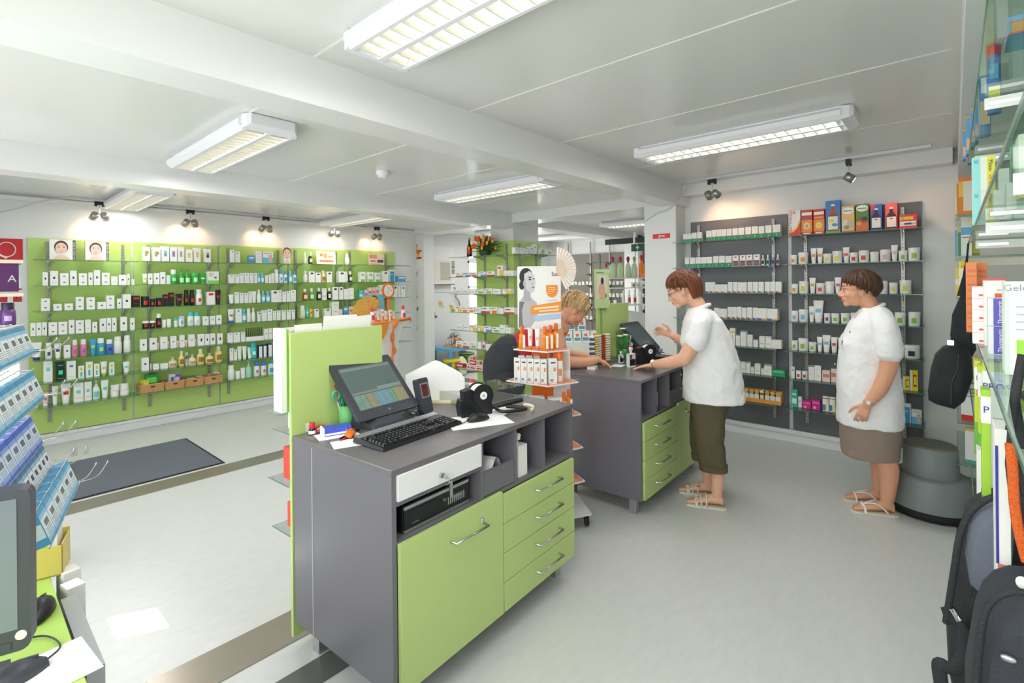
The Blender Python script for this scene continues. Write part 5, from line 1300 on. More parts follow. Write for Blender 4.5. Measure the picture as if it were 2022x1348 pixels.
def hair_locks(T, parent, rgb, rgb2, length, seed, k=1.0, back=0.0, fringe=0.0, spread=1.0, name='hair', lift=0.0, thick=1.0, vol=1.0):
    """cap of hair plus many tapering locks combed from the crown; length gives the polar angle reached"""
    rnd = random.Random(seed)
    m = MB()
    c0 = Vector((-.020 * k, 0, .034 * k)); R = Vector((.106 * k * vol, .086 * k * vol, .098 * k * vol))
    def sph(th, ph, rr=1.0):
        return T @ Vector((c0.x + R.x * rr * math.sin(th) * math.cos(ph), c0.y + R.y * rr * math.sin(th) * math.sin(ph), c0.z + R.z * rr * math.cos(th)))
    def reach(ph):
        f = (1 + math.cos(ph)) / 2      # 1 at the face, 0 at the back
        return length(f)
    # cap
    nph = 30; rings = []
    for j in range(10):
        rings.append([sph(max(.02, reach(2 * math.pi * i / nph) * j / 9 * .97), 2 * math.pi * i / nph, .985 + .01 * (1 - j / 9)) for i in range(nph)])
    m.loft(rings, 0, True, True)
    for q in range(430):
        ph = rnd.uniform(0, 2 * math.pi); th1 = reach(ph) * rnd.uniform(.72, 1.08); th0 = rnd.uniform(.0, .6) * th1
        pts = []; rr = []
        dph = rnd.uniform(-.35, .35)
        for i in range(6):
            u = i / 5
            th = th0 + (th1 - th0) * u
            bulge = 1.0 + .05 * math.sin(math.pi * u) * rnd.uniform(.3, 1.3) + lift * (1 - u) * rnd.uniform(0, 1)
            pts.append(sph(th, ph + dph * u, bulge)); rr.append(.0068 * k * thick * (1 - .82 * u) + .0008)
        m.tube(pts, rr, 5, rnd.choice((0, 0, 1)))
    o = m.build(name, [mat('hair_%02x%02x%02x' % rgb, rgb, .55, noise=.18, nscale=40), mat('hair_%02x%02x%02x' % rgb2, rgb2, .55, noise=.18, nscale=40)], parent)
    return o
def hT(pos, yaw=0.0, pitch=0.0, roll=0.0):
    return Matrix.Translation(pos) @ Matrix.Rotation(yaw, 4, 'Z') @ Matrix.Rotation(pitch, 4, 'Y') @ Matrix.Rotation(roll, 4, 'X')
def rings_loft(m, rings, n=28, p=2.3):
    """rings: (cx, cy, z, half_depth, half_width)"""
    out = []
    for cx, cy, z, a, b_ in rings:
        r = []
        for i in range(n):
            t = 2 * math.pi * i / n; c = math.cos(t); s_ = math.sin(t)
            r.append((cx + a * math.copysign(abs(c) ** (2 / p), c), cy + b_ * math.copysign(abs(s_) ** (2 / p), s_), z))
        out.append(r)
    m.loft(out, 0, True, True)
def foot(m, x, y, yaw, k=1.0):
    R = Matrix.Translation((x, y, 0)) @ Matrix.Rotation(yaw, 4, 'Z')
    z0 = .022
    secs = [(-.055, .026, .030, .03), (-.03, .032, .036, .045), (.02, .033, .034, .04), (.075, .038, .026, .026), (.12, .042, .016, .016), (.15, .038, .012, .012)]
    m.loft([[R @ Vector((sx * k, w_ * k * math.cos(a), z0 + hz + h * math.sin(a))) for a in [i * 2 * math.pi / 14 for i in range(14)]] for sx, w_, h, hz in secs])
    for i in range(5):
        yy = (-.030 + .015 * i) * k; L = (.165, .178, .183, .182, .188)[i] if True else 0
        r = .0075 if i < 4 else .011
        m.capsule(R @ Vector((.135 * k, yy * .95, z0 + .012)), R @ Vector((L * k - r, yy, z0 + .009)), r * 1.05, r, 8)
    return R

# ---------------- woman with short dark red hair, glasses, white tunic and olive trousers
A0 = on_z(1405, 990)
wa = thing('person', 'woman with reddish hair, glasses, white tunic and olive trousers leaning on the farther counter', 'person', (A0[0], A0[1], 0), math.radians(110))
m = MB()
TA = hT((.185, .0, 1.505), -.05, .42, .0)
head_shape(m, TA, 1.0)
limb(m, [(.12, 0, 1.47), (.075, 0, 1.40), (.05, 0, 1.32)], [.052, .053, .058])
rings_loft(m, [(.03, 0, .80, .12, .16), (.03, 0, .95, .12, .15), (.05, 0, 1.15, .12, .15), (.055, 0, 1.29, .09, .15), (.06, 0, 1.34, .06, .09)])
# near (left) arm down to the counter
limb(m, [(.06, .185, 1.28), (.10, .235, 1.17), (.165, .245, 1.045)], [.052, .053, .047])
limb(m, [(.165, .245, 1.045), (.27, .185, 1.005), (.385, .10, .975)], [.047, .043, .028])
hand(m, (.385, .10, .972), (.90, -.42, -.22), (-.1, 0, -1), (.3, -.9, .1), .12, 1.0, .22)
# far (right) arm with raised hand
limb(m, [(.06, -.185, 1.28), (.10, -.24, 1.17), (.12, -.235, 1.06)], [.052, .054, .045])
limb(m, [(.12, -.235, 1.06), (.19, -.21, 1.11), (.27, -.16, 1.165)], [.045, .038, .027])
hand(m, (.27, -.16, 1.168), (.85, .1, .30), (0, .75, -.3), (-.15, .35, .95), .75, .98, .08)
for s_ in (1, -1):
    fx = .0 if s_ > 0 else .06
    limb(m, [(.0, s_ * .09, .82), (.02 + fx * .4, s_ * .095, .45), (-.035 + fx, s_ * .10, .30), (-.035 + fx, s_ * .10, .085)], [.085, .062, .050, .034])
    foot(m, -.02 + fx, s_ * .10, .0)
body = remesh(m.build('body', M_SKIN, wa), .0052, 3)
face_parts(TA, wa, 1.0, (96, 62, 44), closed=True)
hair_locks(TA, wa, (98, 50, 30), (134, 74, 42), lambda f: 2.38 - 1.12 * f ** .85, 3, 1.0, thick=1.3, lift=.06, vol=1.07)
hm = MB()
rnd = random.Random(5)
for q in range(150):          # longer locks in the nape
    ph = math.pi + rnd.uniform(-1.25, 1.25); pts = []
    for i in range(6):
        u = i / 5; th = .9 + 1.25 * u
        pts.append(TA @ Vector((-.022 + (.110 + .012 * math.sin(u * 3)) * math.sin(th) * math.cos(ph), .090 * math.sin(th) * math.sin(ph), .034 + .100 * math.cos(th) - .065 * u * u)))
    hm.tube(pts, [.009, .011, .011, .009, .007, .002], 5, rnd.choice((0, 1, 0)))
hm.build('back_hair', [mat('hair_62321e', (98, 50, 30)), mat('hair_864a2a', (134, 74, 42))], wa)
# glasses
g = MB()
for s_ in (1, -1):
    ring = [TA @ Vector((.098 - abs(math.cos(a)) * .002, s_ * (.031 + .021 * math.cos(a)), .006 + .014 * math.sin(a))) for a in [i * math.pi / 9 for i in range(19)]]
    g.tube(ring, .0013, 6)
    g.tube([TA @ Vector(p) for p in ((.095, s_ * .052, .010), (.06, s_ * .074, .011), (.0, s_ * .082, .010), (-.012, s_ * .083, .0))], .0018, 6)
g.tube([TA @ Vector(p) for p in ((.099, -.010, .008), (.1015, 0, .010), (.099, .010, .008))], .0013, 6)
g.build('glasses', mat('violet_frame', (120, 104, 140), .3, .3), wa)
# white tunic
m = MB()
rings_loft(m, [(-.02, 0, .735, .212, .225), (-.015, 0, .80, .206, .222), (-.012, 0, .92, .196, .215), (.0, 0, 1.03, .188, .205), (.015, 0, 1.13, .175, .20), (.035, 0, 1.22, .158, .205), (.05, 0, 1.30, .130, .205), (.062, 0, 1.35, .095, .16), (.072, 0, 1.385, .066, .085)])
m.ball((.12, .06, 1.15), (.085, .075, .075)); m.ball((.12, -.06, 1.15), (.085, .075, .075))
limb(m, [(.045, .14, 1.315), (.06, .195, 1.265), (.088, .235, 1.165)], [.070, .072, .074])
limb(m, [(.045, -.14, 1.315), (.06, -.195, 1.265), (.09, -.235, 1.165)], [.070, .072, .074])
remesh(m.build('tunic', M_FABW, wa), .009, 3, _tx, .020)
m = MB(); m.tube([(.070 + .070 * math.cos(a), .074 * math.sin(a), 1.385 - .022 * math.cos(a)) for a in [i * math.pi / 9 for i in range(19)]], .014, 8)
m.build('collar', M_FABW, wa)
m = MB()
for k in range(5): m.ball((.19 - k * .0 + .002 * k, .03, 1.20 - k * .1), (.004, .006, .006), 0, 8, 5)
m.build('button', mat('pearl_button', (200, 200, 205), .3), wa)
# olive cropped trousers
M_OLIVE = mat('olive_linen', (92, 84, 62), .85, noise=.06, nscale=30, bump=.1, bscale=20)
m = MB()
rings_loft(m, [(.0, 0, .70, .135, .17), (.0, 0, .80, .14, .175), (0, 0, .90, .13, .16)])
for s_ in (1, -1):
    fx = .0 if s_ > 0 else .055
    rings_loft(m, [(-.012 + fx, s_ * .10, .275, .088, .072), (-.008 + fx, s_ * .10, .32, .090, .075), (.01 + fx * .8, s_ * .10, .45, .096, .08), (.015 + fx * .4, s_ * .095, .60, .108, .09), (.01, s_ * .09, .75, .125, .10)])
remesh(m.build('trousers', M_OLIVE, wa), .009, 3, _tx, .02)
for s_ in (1, -1):
    fx = .0 if s_ > 0 else .055
    m = MB(); rings_loft(m, [(-.014 + fx, s_ * .10, .262, .093, .077), (-.012 + fx, s_ * .10, .305, .096, .080)]); m.build('trouser_cuff', M_OLIVE, wa, bevel=.004)
def sandal(root, x, y, yaw, style, rgb, label=None):
    R = Matrix.Translation((x, y, 0)) @ Matrix.Rotation(yaw, 4, 'Z')
    pts = [(-.075, -.02), (-.06, -.034), (-.02, -.036), (.04, -.038), (.10, -.045), (.15, -.042), (.185, -.02), (.192, .01), (.18, .035), (.14, .044), (.08, .040), (.0, .034), (-.05, .034), (-.075, .02)]
    m = MB(); m.prism(pts, 0.001, .014, 0, R); m.prism([(a * .97, b_ * .94) for a, b_ in pts], .014, .024, 1, R)
    s_ = m.build('sandal', [col((226, 224, 214), .6), mat('cork_footbed', (196, 178, 150), .8)], root)
    def strap(pp, w_=.013):
        q = MB(); q.tube([R @ Vector(p) for p in curve(pp, 5)], w_, 8, flat=.45); q.build('strap', col(rgb, .4), s_)
    if style == 'a':
        for xx, hz in ((.115, .048), (.085, .062), (.05, .078)):
            strap([(xx, -.046, .012), (xx + .004, -.03, hz * .85), (xx + .006, 0, hz + .006), (xx + .002, .03, hz * .85), (xx, .045, .012)])
        q = MB(); q.box(.035, .06, .020, .040, .070, .076, 0, R); q.build('buckle', M_CHROME, s_)
    else:
        strap([(.12, -.046, .012), (.125, -.03, .045), (.125, 0, .056), (.12, .03, .045), (.115, .046, .012)], .014)
        strap([(.125, .0, .056), (.085, .012, .072), (.04, .034, .075), (-.01, .042, .03)], .010)
        strap([(.125, .0, .056), (.085, -.012, .072), (.04, -.034, .075), (-.01, -.042, .03)], .010)
    return s_
sandal(wa, -.02, .10, 0, 'a', (222, 222, 214)); sandal(wa, .04, -.10, 0, 'a', (206, 210, 198))
def watch(root, c, axis, r, face_n, label=None, strap_mat=None):
    ax = Vector(axis).normalized(); n = Vector(face_n); n = (n - ax * n.dot(ax)).normalized(); u = ax.cross(n)
    m = MB(); m.tube([Vector(c) + (n * math.cos(a) + u * math.sin(a)) * r for a in [i * math.pi / 10 for i in range(21)]], .006, 8, flat=.5)
    w_ = m.build('wristwatch', strap_mat or M_CHROME, root)
    f = MB(); p = Vector(c) + n * (r + .001); f.tube([p, p + n * .006], [.014, .013], 18); f.build('watch_face', col((225, 228, 226), .2), w_)
    return w_
watch(wa, (.372, .107, .978), (.9, -.5, -.2), .031, (.1, .6, .7))
tag(MB().tube([(0, 0, 0), (.035, .0, .012)], [.007, .006], 10).build('white_pen_cap', M_WHITE, None, (wa.location.x + .345 * math.cos(math.radians(110)) + .15 * math.sin(math.radians(110)), wa.location.y + .345 * math.sin(math.radians(110)) - .15 * math.cos(math.radians(110)), 1.20), math.radians(110)), 'small white stick held in the raised hand of the woman with glasses', 'stick')

# ---------------- woman with short brown hair, white blouse, taupe skirt
B0 = on_z(1722, 1003)
FB = 104
wb = thing('person', 'smiling brown haired woman in white blouse and taupe skirt before the dark shelves', 'person', (B0[0], B0[1], 0), math.radians(FB))
m = MB()
TBh = hT((.070, 0, 1.495), .05, .03)
head_shape(m, TBh, 1.0)
limb(m, [(.035, 0, 1.47), (.005, 0, 1.40), (-.015, 0, 1.33)], [.052, .053, .058])
rings_loft(m, [(0, 0, .72, .13, .17), (0, 0, .9, .13, .16), (0, 0, 1.1, .13, .15), (-.01, 0, 1.27, .09, .15), (-.015, 0, 1.33, .06, .09)])
limb(m, [(-.055, .18, 1.27), (-.075, .225, 1.12), (-.055, .235, .985)], [.054, .057, .049])
limb(m, [(-.055, .235, .985), (-.01, .235, .86), (.055, .225, .755)], [.049, .044, .028])
hand(m, (.055, .225, .76), (.30, .0, -.95), (-.2, -.95, 0), (.9, -.1, .25), .62, 1.0, .05)
limb(m, [(-.03, -.18, 1.27), (-.05, -.225, 1.12), (-.02, -.23, .99)], [.054, .056, .047])
limb(m, [(-.02, -.23, .99), (.0, -.22, .87), (.06, -.2, .77)], [.047, .042, .028])
hand(m, (.06, -.2, .77), (.4, 0, -.9), (-.2, .95, 0), (.9, .1, .3), .4, 1.0, .06)
for s_ in (1, -1):
    fx = -.035 if s_ > 0 else -.015
    limb(m, [(.0, s_ * .09, .82), (-.01 + fx, s_ * .09, .45), (-.045 + fx, s_ * .085, .30), (-.035 + fx, s_ * .085, .085)], [.09, .064, .060, .036])
    foot(m, -.02 + fx, s_ * .085, .12 if s_ > 0 else .0)
remesh(m.build('body', M_SKIN2, wb), .0052, 3)
face_parts(TBh, wb, 1.0, (70, 48, 36), smile=True)
hair_locks(TBh, wb, (70, 46, 32), (92, 62, 42), lambda f: 2.40 - 1.10 * f ** .8, 11, 1.0, lift=.08, vol=1.06, thick=1.25)
m = MB()
rings_loft(m, [(.01, 0, .585, .190, .215), (.01, 0, .68, .190, .212), (.012, 0, .80, .186, .208), (.018, 0, .92, .180, .200), (.018, 0, 1.04, .168, .192), (.012, 0, 1.15, .160, .188), (-.003, 0, 1.25, .140, .195), (-.018, 0, 1.32, .11, .185), (-.018, 0, 1.355, .08, .125), (-.012, 0, 1.38, .060, .075)])
m.ball((.085, .06, 1.12), (.095, .09, .11)); m.ball((.085, -.06, 1.12), (.095, .09, .11)); m.ball((.075, 0, .93), (.115, .16, .12))
limb(m, [(-.035, .14, 1.325), (-.055, .195, 1.245), (-.07, .228, 1.105)], [.070, .076, .080])
limb(m, [(-.03, -.14, 1.325), (-.04, -.195, 1.245), (-.05, -.228, 1.105)], [.070, .076, .080])
remesh(m.build('blouse', M_FABW, wb), .009, 3, _tx, .018)
m = MB(); m.tube([(-.010 + .066 * math.cos(a), .072 * math.sin(a), 1.375 - .03 * math.cos(a)) for a in [i * math.pi / 9 for i in range(19)]], .014, 8)
m.add([(.045, .01, 1.355), (.05, .065, 1.37), (.105, .055, 1.305), (.085, .012, 1.32)], [(0, 1, 2, 3), (3, 2, 1, 0)]); m.add([(.045, -.01, 1.355), (.05, -.065, 1.37), (.105, -.055, 1.305), (.085, -.012, 1.32)], [(0, 1, 2, 3), (3, 2, 1, 0)])
m.build('collar', M_FABW, wb)
MB().ball((.128, .095, 1.215), (.004, .018, .011)).build('brooch', mat('gilt_brooch', (150, 100, 70), .3, .5, noise=.4, nscale=90), wb)
MB().box(.165, .175, .08, .09, 1.125, 1.155).build('pocket_pen', col((110, 110, 118)), wb)
m = MB()
for k in range(4): m.ball((.213 - .004 * k, .012, 1.10 - k * .12), (.004, .006, .006), 0, 8, 5)
m.build('button', mat('pearl_button', (200, 200, 205), .3), wb)
m = MB()
rings_loft(m, [(.01, 0, .365, .165, .175), (.01, 0, .42, .17, .18), (.01, 0, .60, .18, .20), (.01, 0, .72, .175, .20), (0, 0, .80, .16, .18)])
remesh(m.build('skirt', mat('taupe_cloth', (150, 134, 122), .85, noise=.04, nscale=30, bump=.1, bscale=20), wb), .009, 2, _tx, .012)
sandal(wb, -.055, .085, .12, 'b', (238, 236, 230)); sandal(wb, -.035, -.085, 0, 'b', (238, 236, 230))
watch(wb, (.042, .228, .775), (.3, 0, -.95), .032, (.2, .95, .2))
MB().ball((.098, .250, .668), (.012, .009, .008)).build('finger_ring', M_CHROME, wb)

# ---------------- blond woman bending over the back of the farther counter
C0 = at_depth(1008, 560, 3.93)
FC = math.degrees(PSI) - 90 + 4
wc = thing('person', 'blond woman with sunglasses in her hair bending over the farther counter', 'person', (C0[0], C0[1], 0), math.radians(FC))
m = MB()
TC = hT((.50, .0, 1.345), .1, .72, 0)
head_shape(m, TC, 1.0)
limb(m, [(.455, 0, 1.33), (.41, 0, 1.285), (.36, 0, 1.235)], [.050, .054, .075])
limb(m, [(-.02, 0, .95), (.12, 0, 1.06), (.26, 0, 1.16), (.36, 0, 1.215)], [.11, .12, .13, .105], 20)
limb(m, [(.33, -.17, 1.21), (.35, -.235, 1.08), (.38, -.25, .985)], [.064, .052, .046])
limb(m, [(.38, -.25, .985), (.52, -.215, .975), (.655, -.165, .985)], [.047, .042, .027])
hand(m, (.655, -.165, .985), (.88, .05, -.45), (-.4, 0, -.9), (.3, .9, .2), .45, .97, .1)
limb(m, [(.33, .17, 1.21), (.38, .235, 1.08), (.44, .24, .98)], [.062, .052, .046])
limb(m, [(.44, .24, .98), (.57, .17, .965), (.69, .06, .96)], [.046, .041, .027])
hand(m, (.69, .06, .96), (.85, -.3, -.3), (-.3, 0, -.95), (.2, -.9, .1), .4, .97, .1)
for s_ in (1, -1):
    limb(m, [(-.03, s_ * .08, .86), (.0, s_ * .1, .48), (-.04, s_ * .1, .09)], [.08, .062, .038])
    foot(m, -.03, s_ * .1, 0)
remesh(m.build('body', M_SKIN2, wc), .0055, 3)
face_parts(TC, wc, 1.0, (120, 86, 60), closed=True)
hair_locks(TC, wc, (206, 176, 130), (166, 130, 88), lambda f: 2.15 - .85 * f ** 1.3, 21, 1.0, lift=.30, thick=1.0, vol=1.04)
m = MB(); limb(m, [(-.03, 0, .93), (.12, 0, 1.05), (.25, 0, 1.15), (.33, 0, 1.20)], [.16, .148, .152, .12], 22)
remesh(m.build('red_top', mat('red_jersey', (176, 34, 52), .8, noise=.05), wc), .01, 3, _tx, .015)
m = MB(); limb(m, [(-.01, 0, 1.0), (-.05, 0, .92), (-.05, 0, .80)], [.172, .175, .17], 20)
for s_ in (1, -1): limb(m, [(-.04, s_ * .09, .82), (.0, s_ * .10, .48), (-.04, s_ * .10, .13)], [.12, .085, .07])
remesh(m.build('trousers', mat('black_cloth', (44, 46, 52), .8, noise=.1), wc), .01, 2)
g = MB()
for s_ in (1, -1):
    g.tube([TC @ Vector(p) for p in ((.062, s_ * .055, .095), (.03, s_ * .088, .06), (-.02, s_ * .092, .012))], [.0022, .0022, .0028], 6)
g.build('sunglasses_arm', mat('silver_violet', (170, 172, 200), .25, .6), wc)
g = MB()
for s_ in (1, -1): g.ball((.070, s_ * .032, .118), (.012, .026, .02), 0, 12, 8, TC)
g.build('sunglasses_lens', mat('dark_lens', (30, 34, 36), .1), wc)

# ================================================================ floor mat
t = thing('door_mat', 'large dark grey carpet mat on the floor before the green shelves', 'mat', (0.72, 5.42, 0.0), .0)
MB().box(-.85, .88, -.53, .53, .001, .009).build('carpet', mat('grey_carpet', (106, 112, 122), .95, noise=.12, nscale=120, bump=.5, bscale=500), t)
MB().box(-.87, .90, -.55, .55, .0005, .005).build('rubber_edge', M_BLACK, t)

# ================================================================ sun care display between the counters
D0 = (2.607, 2.054)
DR = PSI - math.pi / 2 + .06     # x axis runs to the viewer's right
t = thing('sun_care_display', 'white and orange sun care display stand between the two counters', 'display stand', (D0[0], D0[1], 0), DR)
M_ORSH = mat('salmon_shelf_print', (238, 146, 104), .4); M_OR = col((236, 120, 40), .4)
def tray(z, hw, hd, nm='shelf_board'):
    pts = [(-hw, hd * .2), (.02, -hd), (hw, -hd * .35), (hw * .7, hd), (-hw * .6, hd)]
    m = MB().prism(pts, z - .008, z, 0); m.prism([(a * .96, b_ * .96) for a, b_ in pts], z, z + .001, 1)
    o = m.build(nm, [M_WHITE, M_ORSH], t)
    r = MB(); r.tube([(a, b_, z + .016) for a, b_ in pts[:3]], .0022, 6); r.tube([(pts[0][0], pts[0][1], z), (pts[0][0], pts[0][1], z + .018)], .004, 8); r.tube([(pts[1][0], pts[1][1], z), (pts[1][0], pts[1][1], z + .018)], .004, 8); r.tube([(pts[2][0], pts[2][1], z), (pts[2][0], pts[2][1], z + .018)], .004, 8)
    r.build('clear_rail', M_ACRYL, o)
    return o
zs_ = [(1.135, .185, .14), (.925, .235, .18), (.715, .25, .19), (.50, .26, .2), (.28, .27, .2)]
for z, hw, hd in zs_: tray(z, hw, hd)
MB().prism([(-.27, .1), (.0, -.22), (.30, -.12), (.26, .2), (-.2, .2)], .075, .09, 0).build('base_plate', M_WHITE, t)
for x, y in ((-.2, .1), (.02, -.17), (.27, -.1), (.2, .17)):
    MB().tube([(x - .012, y, .033), (x + .012, y, .033)], .032, 18).box(x - .014, x + .014, y - .012, y + .012, .05, .076).build('castor', M_BLACK, t)
MB().prism([(.02, .06), (.12, .06), (.10, .12), (.02, .12)], .09, 1.35, 0).build('back_board', M_WHITE, t)
m = MB().box(.085, .20, .05, .056, .55, 1.12, 0); m.box(.10, .19, .0485, .05, .98, 1.10, 1); m.box(.12, .135, .047, .0485, 1.0, 1.08, 2); m.build('side_print', [M_WHITE, col((228, 208, 196)), col((180, 90, 80))], t)
MB().box(-.06, .085, .052, .060, .60, 1.12, 0).build('orange_board', M_OR, t)
# poster
p = MB().prism(rrect(-.145, .145, 1.265, 1.685, .012), -.004, .004, 0, Matrix(((1, 0, 0, -.01), (0, 0, 1, .02), (0, 1, 0, 0), (0, 0, 0, 1))))
po = p.build('poster', M_CARD, t); po['label'] = 'poster with a grey toned woman and orange band'
PM = Matrix(((1, 0, 0, -.155), (0, 0, 1, .0148), (0, 1, 0, 1.265), (0, 0, 0, 1)))   # u right 0..0.29, v up 0..0.42
def flat(par, name, items, PM=PM, W=.29, Hh=.42):
    m = MB(); ms = []
    for k, (pts, rgb) in enumerate(items):
        cm = col(rgb)
        if cm not in ms: ms.append(cm)
        m.prism([(a * W, b_ * Hh) for a, b_ in pts], 0, .0006, ms.index(cm), Matrix.Translation((0, 0, 0)) @ PM @ Matrix.Translation((0, 0, -k * .0003)))
    return m.build(name, ms, par)
def el(cx, cy, rx, ry, n=20, a0=0, a1=6.2832): return [(cx + rx * math.cos(a0 + (a1 - a0) * i / n), cy + ry * math.sin(a0 + (a1 - a0) * i / n)) for i in range(n)]
flat(po, 'photo_print', [
    ([(0.02, .03), (.30, .03), (.46, .20), (.44, .42), (.34, .48), (.24, .55), (.16, .55), (.04, .44)], (186, 186, 188)),
    ([(.02, .03), (.12, .03), (.10, .30), (.16, .44), (.04, .44)], (120, 120, 122)),
    ([(.14, .45), (.30, .45), (.30, .66), (.14, .70)], (172, 172, 174)),
    (el(.20, .84, .155, .135), (38, 38, 40)), (el(.10, .70, .06, .07), (44, 44, 46)),
    ([(.16, .88), (.28, .93), (.36, .88), (.395, .80), (.41, .74), (.395, .71), (.395, .66), (.36, .60), (.30, .58), (.22, .62), (.16, .72)], (205, 204, 205)),
    (el(.16, .73, .03, .05), (176, 176, 178)), (el(.29, .79, .032, .014), (60, 60, 62)), (el(.375, .80, .016, .012), (60, 60, 62)),
    (el(.36, .665, .032, .010), (110, 108, 110)), (el(.29, .825, .04, .007), (50, 50, 52)), ([(.34, .75), (.37, .715), (.345, .705)], (160, 160, 162)),
    ([(.30, .24), (1.0, .27), (1.0, .44), (.30, .37)], (240, 150, 60)),
    ([(.38, .31), (.95, .345), (.95, .375), (.38, .34)], (250, 226, 196)), ([(.5, .275), (.95, .295), (.95, .32), (.5, .30)], (250, 214, 170)),
    ([(.38, .13), (1.0, .17), (1.0, .25), (.38, .21)], (176, 200, 228)), ([(.4, .02), (.9, .04), (.9, .09), (.4, .07)], (230, 230, 234)),
    ([(.66, .70), (.92, .70), (.92, .60), (.88, .53), (.79, .50), (.70, .53), (.66, .60)], (242, 140, 44)),
    ([(.70, .655), (.88, .655), (.88, .665), (.70, .665)], (250, 210, 170)), ([(.70, .625), (.88, .625), (.88, .635), (.70, .635)], (250, 210, 170)), ([(.70, .595), (.84, .595), (.84, .605), (.70, .605)], (250, 210, 170)), ([(.70, .565), (.80, .565), (.80, .575), (.70, .575)], (250, 210, 170)),
    ([(.68, .45), (.92, .46), (.92, .467), (.68, .457)], (150, 170, 210)), ([(.80, .845), (.92, .85), (.92, .857), (.80, .852)], (215, 60, 60))])
text('lettering', 'Eucerin', .036, col((40, 44, 60)), po, face_mat((.118, .0135, 1.632), (1, 0, 0), (0, 0, 1)), 'CENTER', sx=.8)
# hand fan above the poster
tf = thing('hand_fan', 'open cream folding fan fixed at the top corner of the poster', 'fan', tuple(t.location[:2]) + (0,), DR)
m = MB(); O = (.135, 1.60); n = 15
for k in range(n):
    a0 = math.radians(-62 + k * 150 / n); a1 = math.radians(-62 + (k + .5) * 150 / n); a2 = math.radians(-62 + (k + 1) * 150 / n)
    def P(a, r, y): return (O[0] + 1.15 * math.cos(a) * r - .03, y, O[1] + r * 1.3 * math.sin(a) + .06)
    for aa, ab, ya, yb in ((a0, a1, .0, -.006), (a1, a2, -.006, .0)):
        m.add([P(aa, .045, ya), P(aa, .115, ya), P(ab, .115, yb), P(ab, .045, yb), P(aa, .045, ya + .0012), P(aa, .115, ya + .0012), P(ab, .115, yb + .0012), P(ab, .045, yb + .0012)], [(0, 1, 2, 3), (7, 6, 5, 4), (0, 4, 5, 1), (3, 2, 6, 7), (1, 5, 6, 2), (0, 3, 7, 4)])
m.build('pleated_leaf', mat('cream_paper', (236, 224, 214), .7), tf)
m = MB()
for k in range(0, n):
    a = math.radians(-62 + (k + .5) * 150 / n)
    q0 = Vector(P(a, .0, .0)); q1 = Vector(P(a, .06, -.002)); d = (q1 - q0).cross(Vector((0, 1, 0))).normalized() * .006
    m.add([q0 - d * .4, q0 + d * .4, q1 + d, q1 - d, q0 - d * .4 + Vector((0, -.001, 0)), q0 + d * .4 + Vector((0, -.001, 0)), q1 + d + Vector((0, -.001, 0)), q1 - d + Vector((0, -.001, 0))], [(0, 1, 2, 3), (7, 6, 5, 4), (0, 4, 5, 1), (3, 2, 6, 7)])
m.build('fan_ribs', mat('fan_wood', (226, 200, 176), .6), tf)
def DW(x, y, z):
    c, s_ = math.cos(DR), math.sin(DR); return (D0[0] + x * c - y * s_, D0[1] + x * s_ + y * c, z)
# orange spray bottles, tubes on the upper tray
M_OIL = mat('amber_oil', (240, 140, 20), .15, noise=.12, nscale=40); M_ORC = col((238, 112, 36), .35)
def spray(x, y, z, h, label, grp):
    b_ = thing('sun_oil_bottle', label, 'bottle', DW(x, y, z), DR + random.uniform(-.3, .3), grp)
    MB().loft([[(.021 * w_ * math.cos(a), .014 * w_ * math.sin(a), zz * h) for a in [i * 2 * math.pi / 16 for i in range(16)]] for w_, zz in ((.85, 0), (1, .02), (1, .35), (.85, .5), (1, .6), (.6, .66), (.5, .68))]).build('bottle_body', M_OIL, b_)
    MB().lathe([(.0105, .68 * h), (.0125, .70 * h), (.0125, .93 * h), (.010, h)], 14).build('cap', M_ORC, b_)
    MB().box(.004, .019, -.0165, -.0145, .04 * h, .6 * h).build('paper_label', M_CARD, b_)
for i, (x, y, h, lb) in enumerate(((-.13, .0, .155, 'orange spray bottle at the left end of the upper display tray'), (.015, -.07, .155, 'orange spray bottle at the front of the upper display tray'), (.055, -.04, .16, 'orange spray bottle, middle of the right hand trio, upper display tray'), (.095, -.01, .17, 'orange spray bottle, rightmost on the upper display tray'), (.06, .03, .16, 'orange spray bottle at the back of the upper display tray'))):
    spray(x, y, 1.1365, h, lb, 'orange spray bottles on the display')
CYLS['or'] = ((240, 232, 228), (236, 120, 60), (238, 190, 160), 'white, orange cap')
for x, y, rz, lb in ((-.075, -.01, .2, 'standing left of the trio, upper display tray'), (-.03, -.04, -.1, 'leaning beside the front spray bottle, upper display tray')):
    product('t', .036, .14, 'or', DW(x, y, 1.1365), DR + rz, lb, 'sun cream tubes on the display')
tag(MB().box(-.02, .02, -.01, .01, 0, .19).build('cream_box', [M_ORC], None, DW(.075, .045, 1.1365), DR), 'upright orange cream box behind the bottles, upper display tray', 'box')
tag(MB().box(-.025, .025, -.01, .01, 0, .175).build('cream_box', [M_CARD], None, DW(.02, .045, 1.1365), DR), 'upright white cream box behind the bottles, upper display tray', 'box')
BOXS['eu'] = (W_, [(.55, .85, .5, .66, (240, 150, 90)), (.2, .8, .82, .88, (90, 80, 90)), (.1, .5, .1, .2, (150, 150, 160)), (.15, .5, .4, .41, GREYT), (.15, .5, .5, .51, GREYT), (.15, .5, .6, .61, GREYT)], 'white sun cream carton')
for i in range(5):
    product('b', .038, .155, 'eu', DW(-.165 + i * .041, -.02 - i * .019, .9265), DR - .02, '%s from left on the lower display tray' % TEN[i + 1], 'cartons on the lower display tray', d=.05)
product('b', .05, .158, 'eu', DW(.055, -.105, .9265), DR + .15, 'rightmost and nearest on the lower display tray', 'cartons on the lower display tray', d=.05)
